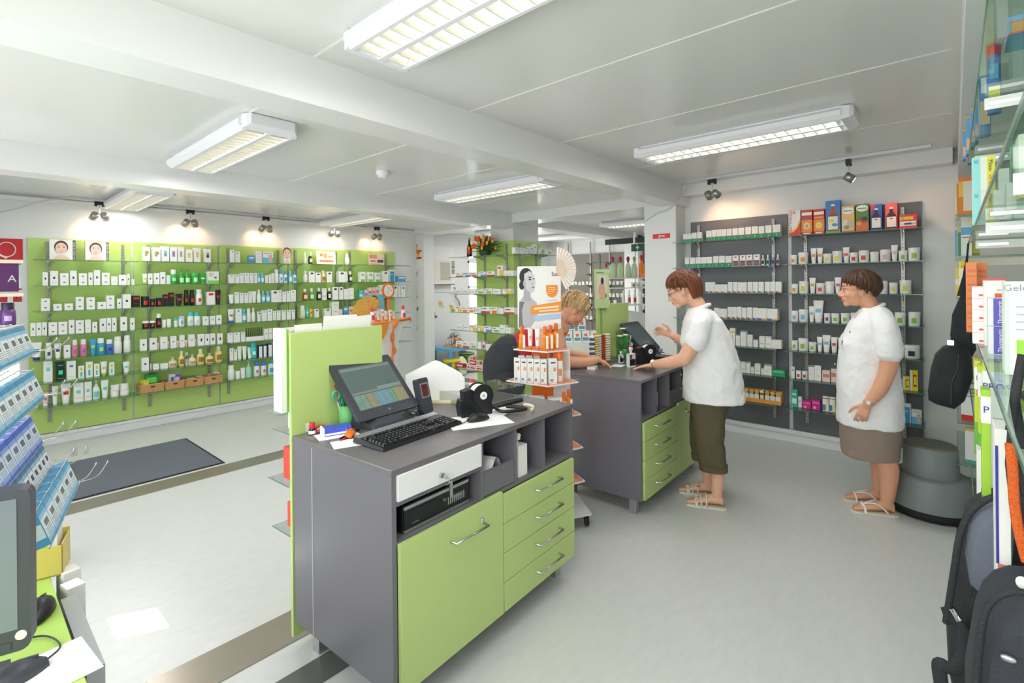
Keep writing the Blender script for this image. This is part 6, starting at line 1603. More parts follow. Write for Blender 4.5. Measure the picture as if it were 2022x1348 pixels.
for x, y in ((-.13, .05), (-.08, .04), (-.03, .035)):
    product('b', .04, .16, 'eu', DW(x, y, .9265), DR, '%s in the back row of the lower display tray' % {-.13: 'left one', -.08: 'middle one', -.03: 'right one'}[x], 'cartons on the lower display tray', d=.045)
CYLS['ob'] = ((238, 236, 232), (238, 112, 36), (238, 150, 90), 'white, orange cap')
for i, (x, y) in enumerate(((.11, -.06), (.10, .0), (.055, .03))):
    product('O', .05, .20, 'ob', DW(x, y, .9265), DR, '%s at the right of the lower display tray' % ('front one', 'middle one', 'back one')[i], 'orange capped lotion bottles')
for i in range(3):
    product('b', .09, .12, 'eu', DW(-.15 + i * .11, -.04 - i * .03, .7165), DR, '%s from left on the third display tray' % TEN[i + 1], 'cartons on the third display tray', d=.07)
spray(.17, -.06, .7165, .16, 'orange spray bottle on the third display tray beside the cartons', 'orange spray bottles on the display')
spray(.13, -.09, .7165, .15, 'orange spray bottle in front on the third display tray', 'orange spray bottles on the display')

# ================================================================ things on the farther counter
def on_c(px, py): return on_z(px, py, .92)
p = cf(.50, .56); t = thing('sample_tubes', 'row of clear tubes filled with coloured sample discs on the farther counter', 'display', (p[0], p[1], .92), CB)
MB().box(-.20, .20, -.05, .05, 0, .012).build('base_tray', M_ACRYL, t)
for k, (x, c1, r) in enumerate(((-.165, (80, 90, 110), .022), (-.10, (214, 204, 132), .028), (-.045, (215, 215, 222), .016), (.0, (166, 66, 38), .024), (.065, (232, 214, 186), .033))):
    m = MB()
    for j in range(12):
        z = .014 + j * .0185
        m.lathe([(r * .8, z), (r, z + .003), (r, z + .013), (r * .8, z + .016)], 14, 0 if (k != 0 or j % 2 == 0) else 1, Matrix.Translation((x, 0, 0)))
    m.build('disc_stack', [col(c1, .35), M_WHITE], t)
p = cf(.30, .30)
tag(MB().box(-.045, .045, -.03, .03, 0, .022).build('medicine_box', M_CARD, None, (on_c(1170, 728)[0], on_c(1170, 728)[1], .92), .3), 'flat white medicine box by the blond woman\'s hand', 'box')
q = on_c(1135, 724)
t = thing('purse', 'purple purse with metal clasp lying at the edge of the farther counter', 'purse', (q[0] + .05, q[1], .92), -.5)
MB().loft([[(a * k, b_ * k, z) for a, b_ in rrect(-.12, .12, -.055, .055, .03)] for k, z in ((.95, 0), (1, .012), (.95, .026), (.7, .034))]).build('leather_body', mat('purple_leather', (150, 40, 140), .4), t)
MB().tube([(-.11, -.05, .03), (0, -.062, .034), (.11, -.05, .03)], .004, 8).build('metal_frame', M_CHROME, t)
def stamp(px, py, label, sc_=1.0, c=(215, 60, 50)):
    q = on_c(px, py); t = thing('rubber_stamp', label, 'stamp', (q[0], q[1], .92), -.3)
    m = MB(); s_ = sc_
    m.box(-.032 * s_, -.026 * s_, -.015 * s_, .015 * s_, 0, .10 * s_).box(.026 * s_, .032 * s_, -.015 * s_, .015 * s_, 0, .10 * s_).box(-.032 * s_, .032 * s_, -.015 * s_, .015 * s_, .095 * s_, .103 * s_)
    m.build('white_frame', M_WHITE, t)
    MB().box(-.025 * s_, .025 * s_, -.02 * s_, .02 * s_, .012 * s_, .06 * s_).build('ink_block', M_BLACK, t)
    MB().box(-.024 * s_, .024 * s_, -.019 * s_, .019 * s_, 0, .011 * s_).build('stamp_plate', M_WHITE, t)
    MB().tube([(0, 0, .1 * s_), (0, 0, .125 * s_)], .008 * s_, 8).ball((0, 0, .14 * s_), (.018 * s_, .012 * s_, .022 * s_)).build('knob', M_WHITE, t)
    MB().ball((0, 0, .156 * s_), (.015 * s_, .011 * s_, .010 * s_)).build('red_top', col(c, .3), t)
stamp(1246, 724, 'self inking stamp with red topped knob on the farther counter')
stamp(1226, 716, 'smaller black stamp behind the sample tubes on the farther counter', .62, (60, 60, 60))
q = on_c(1220, 722); paper(q[0], q[1], .9205, .12, .09, .2, 'small white note pad beside the stamps on the farther counter', 'note_pad')
# plant pot with white flowers and pens
q = cf(.78, .52); t = thing('pen_pot', 'pot with green leaves, two white flowers and pens on the farther counter', 'plant pot', (q[0], q[1], .92))
MB().lathe([(.035, 0), (.045, .01), (.05, .09), (.044, .09)], 18).build('pot', mat('green_glaze', (60, 130, 80), .3), t)
m = MB()
for k in range(26):
    a = random.uniform(0, 6.28); r = random.uniform(.03, .09); h = random.uniform(.10, .22)
    m.tube(curve([(0, 0, .08), (r * .4 * math.cos(a), r * .4 * math.sin(a), h * .8), (r * math.cos(a), r * math.sin(a), h)], 3), [.002, .006, .009, .010, .008, .005, .001], 5, flat=.3)
m.build('leaves', mat('leaf_green', (66, 150, 70), .5, noise=.2, nscale=20), t)
for k, (x, y, z) in enumerate(((.0, .0, .26), (-.03, .01, .20), (.03, -.01, .205))):
    f = MB()
    for j in range(6): a = j * 1.047; f.ball((x + .014 * math.cos(a), y + .014 * math.sin(a), z), (.014, .014, .007), 0, 8, 5)
    f.tube([(0, 0, .08), (x, y, z)], .0018, 5, 1); f.build('white_flower', [M_CARD, mat('leaf_green')], t)
for k, (x, c) in enumerate(((.05, (60, 90, 190)), (.065, (205, 60, 50)), (.08, (235, 235, 235)), (.092, (60, 150, 90)))):
    MB().tube([(x - .02, -.02, .06), (x, -.03, .20)], .004, 7).build('pen', col(c), t)
tag(MB().box(-.075, .075, -.11, .11, 0, .03).build('key_pad', M_BLACK, None, cf(.98, .28), CB, bevel=.004), 'black keypad under the till monitor on the farther counter', 'keyboard')
q = cf(.68, .66)
t = thing('leaflet_card', 'light green card with a seated woman, standing above the farther counter screen', 'display card', (q[0], q[1], 0), CB - .12)
zc = 1.385
q2 = on_y(1182, 595, q[1]); 
MB().box(-.10, .10, -.003, .003, zc - .03, zc + .30).build('card_board', col((196, 222, 160)), t)
CM = Matrix(((1, 0, 0, -.10), (0, 0, 1, -.0036), (0, 1, 0, zc - .03), (0, 0, 0, 1)))
flat(t, 'print', [([(.12, .22), (.88, .22), (.88, .85), (.12, .85)], (226, 222, 206)), (el(.45, .45, .22, .2), (222, 176, 148)), (el(.5, .7, .10, .09), (70, 50, 44)), ([(.25, .22), (.75, .22), (.7, .5), (.35, .5)], (226, 184, 158)), ([(.1, .9), (.6, .9), (.6, .93), (.1, .93)], (90, 160, 90)), (el(.75, .32, .08, .06), (120, 180, 80))], CM, .2, .33)
MB().box(-.01, .01, .004, .012, .93, zc).build('stick', M_ACRYL, t)

# ================================================================ lime tower round the middle pillar
TX, TY = 5.235, 4.585
zt = 2.175
tag(MB().box(TX - .02, TX, TY + .02, TY + .74, .0, zt).build('tower_panel', M_GREEN, None), 'lime green left face of the tower at the middle pillar', 'wall panel')
tag(MB().box(TX - .02, TX + .60, TY, TY + .02, .0, zt).build('tower_panel', M_GREEN, None), 'lime green right face of the tower, partly behind the poster', 'wall panel')
bx('column_5', TX, TX + .56, TY + .02, TY + .46, 0, 2.46, M_WALL)
for y, sd_ in ((TY + .56, 'left'), (TY + .12, 'right')):
    upright(TX - .02, y, .1, zt - .04, '%s chrome upright on the left face of the lime tower' % sd_, 'y')
for x, sd_ in ((TX + .10, 'left'), (TX + .48, 'right')):
    upright(x, TY, .1, zt - .04, '%s chrome upright on the right face of the lime tower' % sd_, 'x')
zt_ = []
for si, y in enumerate((506, 546, 580, 617, 653, 688, 730)):
    z = on_x(945, y, TX - .2)[2]; zt_.append(z)
    shelf('glass_shelf', '%s glass shelf on the left face of the lime tower' % SW[si], TY - .10, TY + 1.02, TX - .02, z, .30, 'y', (TY + .56, TY + .12), 'glass shelves of the lime tower')
    if si < 4: shelf('glass_shelf', '%s glass shelf on the right face of the lime tower' % SW[si], TX + .0, TX + .62, TY, z + .01, .27, 'x', (TX + .10, TX + .48), 'glass shelves of the lime tower')
T4 = ((780, 400), .2819)
zz = [(lambda c, z=z: z) for z in zt_]
fill([
 (1, 'b 440 486 30 r1,b 492 538 30 b1,b 542 590 30 o1,b 597 650 32 b1,b 657 712 33 r1,b 728 770 72 y1,b 774 845 36 wo'),
 (2, 'b 434 482 34 p1,b 486 530 34 p1,b 534 580 34 wk,b 584 634 34 g1,b 640 694 36 g1,b 698 752 36 p1,b 766 824 36 y1'),
 (3, 'b 434 474 36 y1,b 477 520 36 o1,b 523 568 36 o1,b 571 615 36 p1,b 619 675 42 r1,b 679 730 44 o1,b 734 772 38 wo,b 776 850 44 r1'),
 (4, 'b 438 484 34 p1,b 488 530 34 p1,b 535 588 34 y1,b 591 627 34 y1,b 631 682 36 b1,b 691 740 36 g1,b 743 780 54 wr,b 784 822 38 wr'),
 (5, 'b 434 480 36 o1,b 484 530 36 r1,b 535 580 38 g1,b 585 612 54 wg,b 616 640 54 pk,b 643 680 38 wk,b 683 724 40 p1,b 728 758 58 wB2,b 761 790 40 wa'.replace('wB2', 'T')),
 (6, 'b 436 486 26 R,b 510 528 36 RW,b 530 572 92 RW:R:RC,b 575 620 70 RW:RC,b 624 664 58 RW,b 668 716 90 RC:RC,b 720 762 62 R')],
 *T4, TX - .02, 'y', .17, 'lime tower', zz)
A0_ = on_y(780 + 828 * .2819, 500, TY - .14)[0]
for i, (a, b_, h, st) in enumerate(((828, 858, 42, 'wb'), (862, 892, 42, 'wb'), (895, 925, 42, 'wg'), (930, 960, 55, 'wb'), (962, 985, 72, 'wb'))):
    X0 = on_y(780 + a * .2819, 500, TY - .14)[0]; X1 = on_y(780 + b_ * .2819, 500, TY - .14)[0]
    product('b', (X1 - X0) * .85, h * .2819 * 6.95 / F_PX, st, ((X0 + X1) / 2, TY - .14, zt_[0] + .0105), 0, '%s from left, top shelf, right face of the lime tower' % TEN[i + 1], 'cartons on the tower top shelf')
for i, (a, b_) in enumerate(((1000, 1026), (1040, 1085))):
    X0 = on_y(780 + a * .2819, 500, TY - .14)[0]; X1 = on_y(780 + b_ * .2819, 500, TY - .14)[0]
    product('j', (X1 - X0) * .85, .09, 'g', ((X0 + X1) / 2, TY - .14, zt_[0] + .0105), 0, '%s jar at the right end of the tower top shelf' % ('first', 'last')[i], 'jars on the tower top shelf')
X0 = on_y(1045, 500, TY - .14)[0]
product('b', .16, .055, 'p1', (X0, TY - .14, zt_[1] + .0105), 0, 'second shelf, right face of the lime tower', 'cartons on the tower right face')
# flower arrangement and bottle on the tower's top shelf
fy = on_x(958, 500, TX - .17)[1]
t = thing('flower_arrangement', 'orange, yellow and white flower arrangement on top shelf of the lime tower', 'flowers', (TX - .17, fy, zt_[0]))
MB().lathe([(.05, 0), (.07, .03), (.075, .06), (.06, .06)], 16).build('bowl', mat('dark_green_bowl', (50, 70, 50), .4), t)
m = MB(); rnd = random.Random(9)
for k in range(90):
    a = rnd.uniform(0, 6.28); e = rnd.uniform(-.2, 1.5); r = rnd.uniform(.10, .24)
    p = Vector((r * .55 * math.cos(e) * math.cos(a), r * 1.25 * math.cos(e) * math.sin(a), .07 + r * .75 * math.sin(e)))
    m.tube([(0, 0, .05), p * .6 + Vector((0, 0, .03)), p], [.003, .013, .001], 5, flat=.3)
m.build('foliage', mat('dark_leaf', (74, 106, 58), .6, noise=.25, nscale=20), t)
fl = [((232, 92, 40), 7, .026, 'red flower'), ((246, 178, 50), 12, .020, 'yellow flower'), ((240, 236, 214), 4, .026, 'cream flower')]
for rgb, cnt_, r0, nm in fl:
    for k in range(cnt_):
        a = rnd.uniform(1.6, 4.7) if k % 3 else rnd.uniform(0, 6.28); e = rnd.uniform(.0, 1.3); r = rnd.uniform(.16, .22)
        c = Vector((r * .6 * math.cos(e) * math.cos(a), r * 1.1 * math.cos(e) * math.sin(a), .07 + r * .75 * math.sin(e)))
        f = MB()
        for j in range(7): q = j * .9; f.ball(c + Vector((.004 * math.cos(j), r0 * .6 * math.cos(q), r0 * .6 * math.sin(q))), (r0 * .45, r0 * .5, r0 * .5), 0, 7, 5)
        f.ball(c, r0 * .5, 0, 8, 5); f.build(nm.replace(' ', '_'), col(rgb, .6), t)
by = on_x(927, 500, TX - .17)[1]
t.scale = (1.2, 1.3, 1.35)
t = thing('gift_bottle', 'dark bottle with red label left of the flowers on the lime tower', 'bottle', (TX - .17, by, zt_[0]))
MB().lathe([(.036, 0), (.04, .01), (.04, .13), (.018, .19), (.014, .26), (.016, .27)], 18).build('glass_body', mat('very_dark_glass', (34, 22, 22), .12), t)
MB().lathe([(.0405, .05), (.0405, .11)], 18).build('red_label', col((200, 60, 50)), t)
MB().lathe([(.0165, .245), (.0165, .275), (.012, .28)], 12).build('cap', col((170, 140, 80)), t)

# ================================================================ orange topped display at the end of the green wall
t = thing('promotion_column', 'white curved promotion column with orange cloth top before the fifth green panel', 'display stand', (4.02, 6.0, 0), .15)
MB().loft([[(x, .5 * b_, z) for x, b_ in rrect(-w_, w_, -.32, .32, .06)] for w_, z in ((.16, 0), (.15, .45), (.17, .75), (.24, .95), (.40, 1.03), (.42, 1.055))]).build('column_body', M_WHITE, t)
m = MB().prism(rrect(-.44, .44, -.17, .17, .05), 1.056, 1.066, 0); m.build('orange_top', mat('orange_cloth', (244, 158, 60), .8, noise=.12, nscale=14), t)
m = MB(); sc = mat('patterned_scarf', (214, 116, 44), .8, noise=.35, nscale=50)
P_ = curve([(.46, -.05, 1.02), (.42, -.12, 1.085), (.30, -.17, 1.075), (.12, -.20, 1.07), (.02, -.21, .98), (-.0, -.20, .82), (.02, -.21, .66), (-.04, -.22, .55), (-.02, -.22, .46)], 5)
m.tube(P_, [.028 + .012 * math.sin(i * 1.1) for i in range(len(P_))], 8, flat=.5); m.build('scarf', sc, t)
MB().prism([(-.30, 0), (-.02, 0), (-.02, .0), (-.06, -.12), (-.14, -.22), (-.30, -.26)], -.004, .004, 0, Matrix(((1, 0, 0, -.02), (0, 0, 1, -.18), (0, 1, 0, 1.05), (0, 0, 0, 1)))).build('orange_flap', mat('orange_cloth'), t)
def PC(x, y, z):
    c, s_ = math.cos(.15), math.sin(.15); return (4.02 + x * c - y * s_, 6.0 + x * s_ + y * c, z)
for i, (x, y, h) in enumerate(((-.18, -.06, .18), (-.14, -.08, .2), (-.10, -.06, .16), (-.05, -.06, .21), (-.01, -.08, .18), (.04, -.05, .17), (.08, -.08, .19), (.12, -.06, .17), (.16, -.07, .16))):
    product('t' if i % 3 else 'b', .04, h * .8, 'or' if i % 3 else 'o1', PC(x, y, 1.0665), .15, '%s from left on the orange topped column' % TEN[i + 1], 'sun products on the orange column')
CYLS['rr'] = ((232, 220, 232), (232, 70, 40), (205, 80, 120), 'pink and white, red cap')
product('o', .07, .2, 'rr', PC(-.22, -.05, 1.0665), 0, 'at the left end of the orange topped column', 'baby bottles')
product('o', .07, .2, 'rr', PC(.36, -.05, 1.0665), 0, 'at the right end of the orange topped column', 'baby bottles')
t = thing('round_sign', 'round white sign with orange rim above the orange topped column', 'sign', PC(.12, .0, 1.07), .15)
MB().tube([(0, .0, 0), (0, 0, .30)], .018, 8).build('stem', M_OR, t)
MB().tube([(0, -.006, .42), (0, .006, .42)], .115, 30).build('orange_rim', M_OR, t); MB().tube([(0, -.009, .42), (0, -.006, .42)], .085, 30).build('white_disc', M_CARD, t)
m = MB()
for a in (0, .9, 1.8, 3.4, 4.3): m.add([(0, -.0096, .42), (.06 * math.cos(a), -.0096, .42 + .06 * math.sin(a)), (.06 * math.cos(a + .2), -.0096, .42 + .06 * math.sin(a + .2))], [(0, 1, 2)])
m.build('wedge_print', M_OR, t)
portrait_card(PC(-.26, 0, 0)[0], PC(.06, 0, 0)[0], 1.20, .24, 6.06, 'blue card with a brown haired woman above the orange topped column', hair=(120, 74, 50), bgc=(120, 190, 226), side=False)
t = thing('patterned_fan', 'open yellow patterned hand fan at the left of the orange topped column', 'fan', PC(-.22, .03, 1.12), .15)
m = MB(); n = 14
for k in range(n):
    a0 = math.radians(40 + k * 150 / n); a1 = math.radians(40 + (k + 1) * 150 / n)
    m.add([(.03 * math.cos(a0), 0, .03 * math.sin(a0)), (.3 * math.cos(a0), -.006 * (k % 2), .3 * math.sin(a0)), (.3 * math.cos(a1), -.006 * ((k + 1) % 2), .3 * math.sin(a1)), (.03 * math.cos(a1), 0, .03 * math.sin(a1))], [(0, 1, 2, 3), (3, 2, 1, 0)])
m.build('pleated_leaf', mat('floral_paper', (226, 178, 90), .7, noise=.5, nscale=60), t)

# ================================================================ play corner
t = thing('air_conditioner', 'white window air conditioner in the play corner wall', 'air conditioner', (5.93, 7.0, 1.80))
m = MB().box(-.33, .33, -.02, 0, -.37, .46, 0); m.build('wall_frame', M_WHITE, t, bevel=.003)
m = MB().box(-.245, .25, -.13, -.02, -.23, .20, 0); m.build('unit_case', mat('aged_white_plastic', (226, 224, 216), .4), t, bevel=.006)
m = MB().box(-.10, .13, -.134, -.13, -.15, .17, 0)
for k in range(22): m.box(-.098, .128, -.1355, -.134, -.148 + k * .0145, -.143 + k * .0145, 1)
m.build('intake_grille', [col((196, 192, 178)), col((176, 172, 160))], t)
m = MB()
for k in range(9): m.box(.165, .235, -.134, -.13, .175 - k * .026, .187 - k * .026)
m.build('air_slot', M_BLACK, t)
MB().box(-.26, -.245, -.12, -.02, -.24, .20).box(-.26, .25, -.12, -.02, -.24, -.23).build('shadow_gap', M_DARK, t)
MB().box(.17, .23, -.133, -.13, -.20, -.09).build('control_panel', M_WHITE, t)
tag(MB().tube(curve([(6.24, 6.97, 1.52), (6.30, 6.96, 1.42), (6.27, 6.96, 1.34), (6.34, 6.96, 1.26), (6.38, 6.96, 1.12)]), .012, 6).build('power_cable', col((150, 150, 148))), 'grey looped cable below the air conditioner', 'cable')
# wall stickers: clown, balloons, lion, small figures
def sticker(px, py, Y, X, parts, label):
    k_ = 1.9 if X is not None else 1.6
    parts = [([(a * k_, b_ * (1.15 if X is not None else 1.4)) for a, b_ in pts], rgb) for pts, rgb in parts]
    if X is None: o = on_y(px, py, Y); M = Matrix(((1, 0, 0, o[0]), (0, 0, 1, Y - .001), (0, 1, 0, o[2]), (0, 0, 0, 1)))
    else: o = on_x(px, py, X); M = Matrix(((0, 0, 1, X - .001), (-1, 0, 0, o[1]), (0, 1, 0, o[2]), (0, 0, 0, 1)))
    m = MB(); ms = []
    for k, (pts, rgb) in enumerate(parts):
        cm = col(rgb, .5)
        if cm not in ms: ms.append(cm)
        m.prism(pts, -.0008, 0, ms.index(cm), M @ Matrix.Translation((0, 0, -k * .0004)))
    return tag(m.build('wall_sticker', ms), label, 'sticker')
sx_ = 5.26
sticker(822, 500, 0, sx_, [(el(0, .0, .05, .06), (226, 130, 60)), (el(0, .085, .03, .035), (236, 190, 150)), (el(0, .12, .022, .015), (120, 190, 130)), (el(-.05, .03, .03, .02), (222, 90, 50)), (el(.05, .03, .03, .02), (222, 90, 50)), (el(-.03, -.08, .045, .015), (170, 80, 50)), (el(.045, -.07, .035, .018), (170, 80, 50)), (el(0, -.03, .03, .03), (240, 200, 90))], 'clown sticker at the top of the corner post')
sticker(822, 540, 0, sx_, [(el(.05 * math.cos(k * 2.4) * (k % 4) / 2.2, .06 * math.sin(k * 2.4) * (k % 5) / 2.8, .007, .008, 10), ((205, 90, 80), (140, 190, 90), (120, 150, 190))[k % 3]) for k in range(18)], 'cluster of coloured dot stickers below the clown')
sticker(819, 577, 0, sx_, [(el(0, -.07, .05, .018), (130, 180, 60)), (el(0, 0, .032, .06), (232, 186, 80)), (el(0, .055, .028, .03), (226, 160, 60)), (el(-.02, -.055, .02, .012), (200, 140, 50))], 'yellow lion sticker on the corner post')
sticker(824, 610, 0, sx_, [(el(0, 0, .015, .03), (90, 130, 90)), (el(.02, .02, .012, .012), (226, 180, 90)), (el(-.02, -.01, .012, .02), (120, 120, 110))], 'small green figure sticker on the corner post')
sticker(822, 647, 0, sx_, [(el(0, 0, .03, .012), (226, 150, 60)), (el(-.01, .018, .02, .012), (90, 120, 170)), (el(.01, -.025, .02, .014), (236, 200, 90))], 'small orange figure sticker low on the corner post')
for k, (px, py, c1, c2, lb) in enumerate(((846, 590, (210, 80, 70), (110, 150, 120), 'red heart sticker on the play corner wall'), (870, 600, (226, 170, 90), (200, 200, 200), 'small snail sticker beside the heart'), (892, 608, (236, 180, 70), (120, 180, 90), 'sunflower cloud sticker right of the snail'), (856, 620, (236, 196, 90), (110, 110, 120), 'duck sticker low on the play corner wall'))):
    sticker(px, py, 7.0, None, [(el(0, 0, .03, .035), c1), (el(.02, -.035, .035, .02), c2), (el(-.02, .03, .015, .015), c2)], lb)
M_BLUE = mat('light_blue_plastic', (104, 172, 218), .35); M_YEL = mat('yellow_plastic', (240, 210, 40), .35); M_LIM = mat('lime_plastic', (120, 178, 40), .35)
t = thing('play_table', 'light blue plastic children\'s table in the play corner', 'table', (6.02, 6.66, 0), .05)
MB().prism(rrect(-.42, .42, -.26, .26, .04), .42, .47, 0).build('table_top', M_BLUE, t, bevel=.008)
for a in (-.36, .36):
    for b_ in (-.2, .2): MB().lathe([(.03, 0), (.035, .01), (.042, .42)], 14, 0, Matrix.Translation((a, b_, 0))).build('leg', M_BLUE, t)
def stool(x, y, m_, rz, label):
    t = thing('play_stool', label, 'stool', (x, y, 0), rz)
    MB().lathe([(.13, .25), (.15, .26), (.15, .285), (.13, .295)], 24).build('seat', m_, t)
    for k in range(4):
        a = k * math.pi / 2 + .78; MB().tube([(.15 * math.cos(a), .15 * math.sin(a), 0.01), (.09 * math.cos(a), .09 * math.sin(a), .26)], [.034, .028], 12).build('leg', m_, t)
stool(5.68, 6.42, M_YEL, .3, 'yellow plastic stool under the blue play table')
stool(6.32, 6.74, M_LIM, .1, 'lime green plastic stool under the right side of the play table')
tag(MB().lathe([(.02, -.012), (.15, -.01), (.16, 0), (.15, .01), (.02, .012)], 24).build('cushion', mat('cream_cushion', (236, 228, 206), .9), None, (5.86, 6.34, .17), rot=(1.35, .25, .3)), 'round cream cushion leaning beside the yellow stool', 'cushion')
tag(MB().lathe([(.02, -.015), (.15, -.012), (.16, 0), (.15, .012), (.02, .015)], 24).build('cushion', mat('cream_cushion'), None, (6.27, 6.52, .03)), 'round pale cushion lying on the floor by the green stool', 'cushion')
tag(MB().lathe([(.02, -.015), (.15, -.012), (.16, 0), (.15, .012), (.02, .015)], 24).build('cushion', mat('cream_cushion'), None, (6.32, 6.74, .315)), 'pale cushion lying on the lime green stool', 'cushion')
t = thing('bead_maze', 'wooden bead maze toy with coloured wires on the blue table', 'toy', (5.92, 6.66, .47), .3)
MB().box(-.16, .16, -.09, .09, 0, .03).build('wooden_base', mat('beech', (206, 168, 120), .6), t)
for k, (c, h, w_) in enumerate((((60, 60, 70), .26, .14), ((200, 60, 50), .22, .10), ((60, 110, 190), .24, .12), ((60, 150, 80), .20, .08), ((230, 190, 60), .18, .13))):
    y = -.06 + k * .03
    MB().tube(curve([(-w_, y, .03), (-w_ * .9, y, h * .7), (0, y + .01, h), (w_ * .9, y - .01, h * .7), (w_, y, .03)], 6), .0035, 6).build('wire', col(c), t)
    for j in range(5):
        a = -1 + j * .5; MB().ball((w_ * .9 * a, y, .05 + h * .75 * (1 - a * a)), .014, 0, 8, 5).build('bead', col(((205, 60, 50), (60, 110, 200), (240, 200, 50), (60, 160, 80))[(j + k) % 4]), t)
t = thing('stacking_toy', 'rainbow stacking figure toy on the blue play table', 'toy', (5.84, 6.48, .47))
for k, c in enumerate(((205, 50, 50), (230, 130, 40), (240, 210, 60), (70, 160, 80), (60, 110, 200), (110, 70, 160))):
    MB().lathe([(.05 - k * .003, k * .022), (.052 - k * .003, k * .022 + .01), (.05 - k * .003, k * .022 + .02)], 14).build('ring', col(c), t)
MB().ball((0, 0, .16), .032).build('head', col((230, 190, 140)), t); MB().lathe([(.03, .18), (.005, .22)], 12).build('hat', col((205, 50, 50)), t)
tag(MB().prism([(-.14, 0), (.16, 0), (-.14, .16)], -.04, .04, 0, Matrix(((1, 0, 0, 0), (0, 0, 1, 0), (0, 1, 0, 0), (0, 0, 0, 1))).copy()).build('wooden_ramp', mat('orange_wood', (214, 150, 60), .6), None, (6.22, 6.78, .471)), 'orange wooden ramp block on the blue play table', 'toy')

# ================================================================ sign on the pillar
q = on_x(1306, 466, 5.2)
t = thing('wall_sign', 'small red sign with white symbol on the white pillar', 'sign', (5.2, q[1], q[2]), -math.pi / 2)
MB().box(-.10, .10, -.004, 0, -.026, .026).build('red_plate', col((222, 48, 44), .35), t)
m = MB().tube([(-.035, -.005, -.014), (0, -.005, .0), (.045, -.005, .008)], .004, 6); m.tube([(-.03, -.005, .012), (0, -.005, .0), (.045, -.005, -.01)], .004, 6); m.tube([(-.035, -.005, -.014), (-.02, -.005, -.016)], .004, 6); m.build('white_symbol', M_CARD, t)
q = on_x(1342, 630, XR)
tag(MB().box(-.008, 0, -.04, .04, -.06, .06).box(-.012, -.008, -.02, .02, -.03, .03).build('wall_socket', M_WHITE, None, (XR, 2.12, 1.32)), 'white wall switch beside the left dark panel', 'switch')

# ================================================================ back room: dark shelving with rows of tiny packs, candy bag stand, white desk
XB = 9.22
for k in range(4):
    y0 = 2.5 + k * 1.05
    tag(MB().box(XB - .02, XB, y0, y0 + 1.02, .1, 2.2).build('back_panel', mat('brown_grey_panel', (128, 120, 116), .5), None), '%s brown grey back panel in the back room, counted from the right' % TEN[k + 1], 'wall panel')
    for p in (.22, .80):
        upright(XB - .02, y0 + p, .2, 2.46, '%s chrome upright of the %s back room panel' % ('right' if p < .5 else 'left', TEN[k + 1]), 'y')
    for j, z in enumerate((2.0, 1.77, 1.53, 1.28, 1.04, .8)):
        shelf('glass_shelf', '%s glass shelf of the %s back room panel' % (SW[j], TEN[k + 1]), y0 + .01, y0 + 1.01, XB - .02, z, .26, 'y', (y0 + .22, y0 + .8), 'glass shelves of the back room')
rr_ = MB().box(-.028, .028, -.03, .03, 0, .034).mesh('pack', [col((224, 218, 206))]); rc_ = MB().box(-.022, .022, -.025, .025, 0, .034).mesh('pack', [col((206, 196, 180))])
ymin = 2.55; nrow = 42
for si, z in enumerate((1.53, 1.28, 1.04, .8)):
    for k in range(nrow):
        for lvl in (0, 1):
            if k % 9 == 7: continue
            o = bpy.data.objects.new('small_pack', rr_ if (k + lvl) % 3 else rc_); COL.objects.link(o)
            o.location = (XB - .17, ymin + k * .092 + random.uniform(-.008, .008), z + .0005 + lvl * .0375); o.rotation_euler = (0, 0, -math.pi / 2)
            tag(o, 'tiny pale pack, %s from right, %s layer, %s back room shelf' % (TEN[k + 1], ('lower', 'upper')[lvl], TEN[si + 3]), 'box', 'tiny packs on the %s back room shelf' % TEN[si + 3])
for k, (y0, y1) in enumerate(((3.3, 4.9), (2.1, 2.9))):
    t = thing('header_board', '%s dark board hanging at the ceiling of the back room' % ('long', 'short')[k], 'board', (8.2, (y0 + y1) / 2, 2.33))
    MB().box(-.02, .02, -(y1 - y0) / 2, (y1 - y0) / 2, -.05, .05).build('board', mat('green_black_board', (48, 54, 52), .4), t)
    MB().tube([(0, -(y1 - y0) / 2 + .1, .05), (0, -(y1 - y0) / 2 + .1, .19)], .008, 6).tube([(0, (y1 - y0) / 2 - .1, .05), (0, (y1 - y0) / 2 - .1, .19)], .008, 6).build('hanger', M_CHROME, t)
# candy stand
q = on_z(1240, 640, 1.05); QX, QY = at_depth(1236, 560, 7.2)[:2]
RR = PSI - math.pi / 2
t = thing('bag_stand', 'white display stand with round trays of tea bags in the back room', 'display stand', (QX, QY, 0), RR)
MB().prism([(-.34, 0), (.34, 0), (.34, .66), (.18, 1.13), (-.22, 1.20), (-.34, 1.20)], -.02, .02, 0, Matrix(((1, 0, 0, .08), (0, 0, 1, .0), (0, 1, 0, 0), (0, 0, 0, 1)))).build('side_panel', M_WHITE, t)
for z in (1.26, 1.50, 1.64):
    MB().prism(rrect(-.34, .30, -.22, .02, .04), z - .014, z, 0).build('tray', M_WHITE, t)
MB().tube([(.14, .05, .5), (.14, .05, 2.3)], .015, 8).build('pole', M_CHROME, t)
def QW(x, y, z):
    c, s_ = math.cos(RR), math.sin(RR); return (QX + x * c - y * s_, QY + x * s_ + y * c, z)
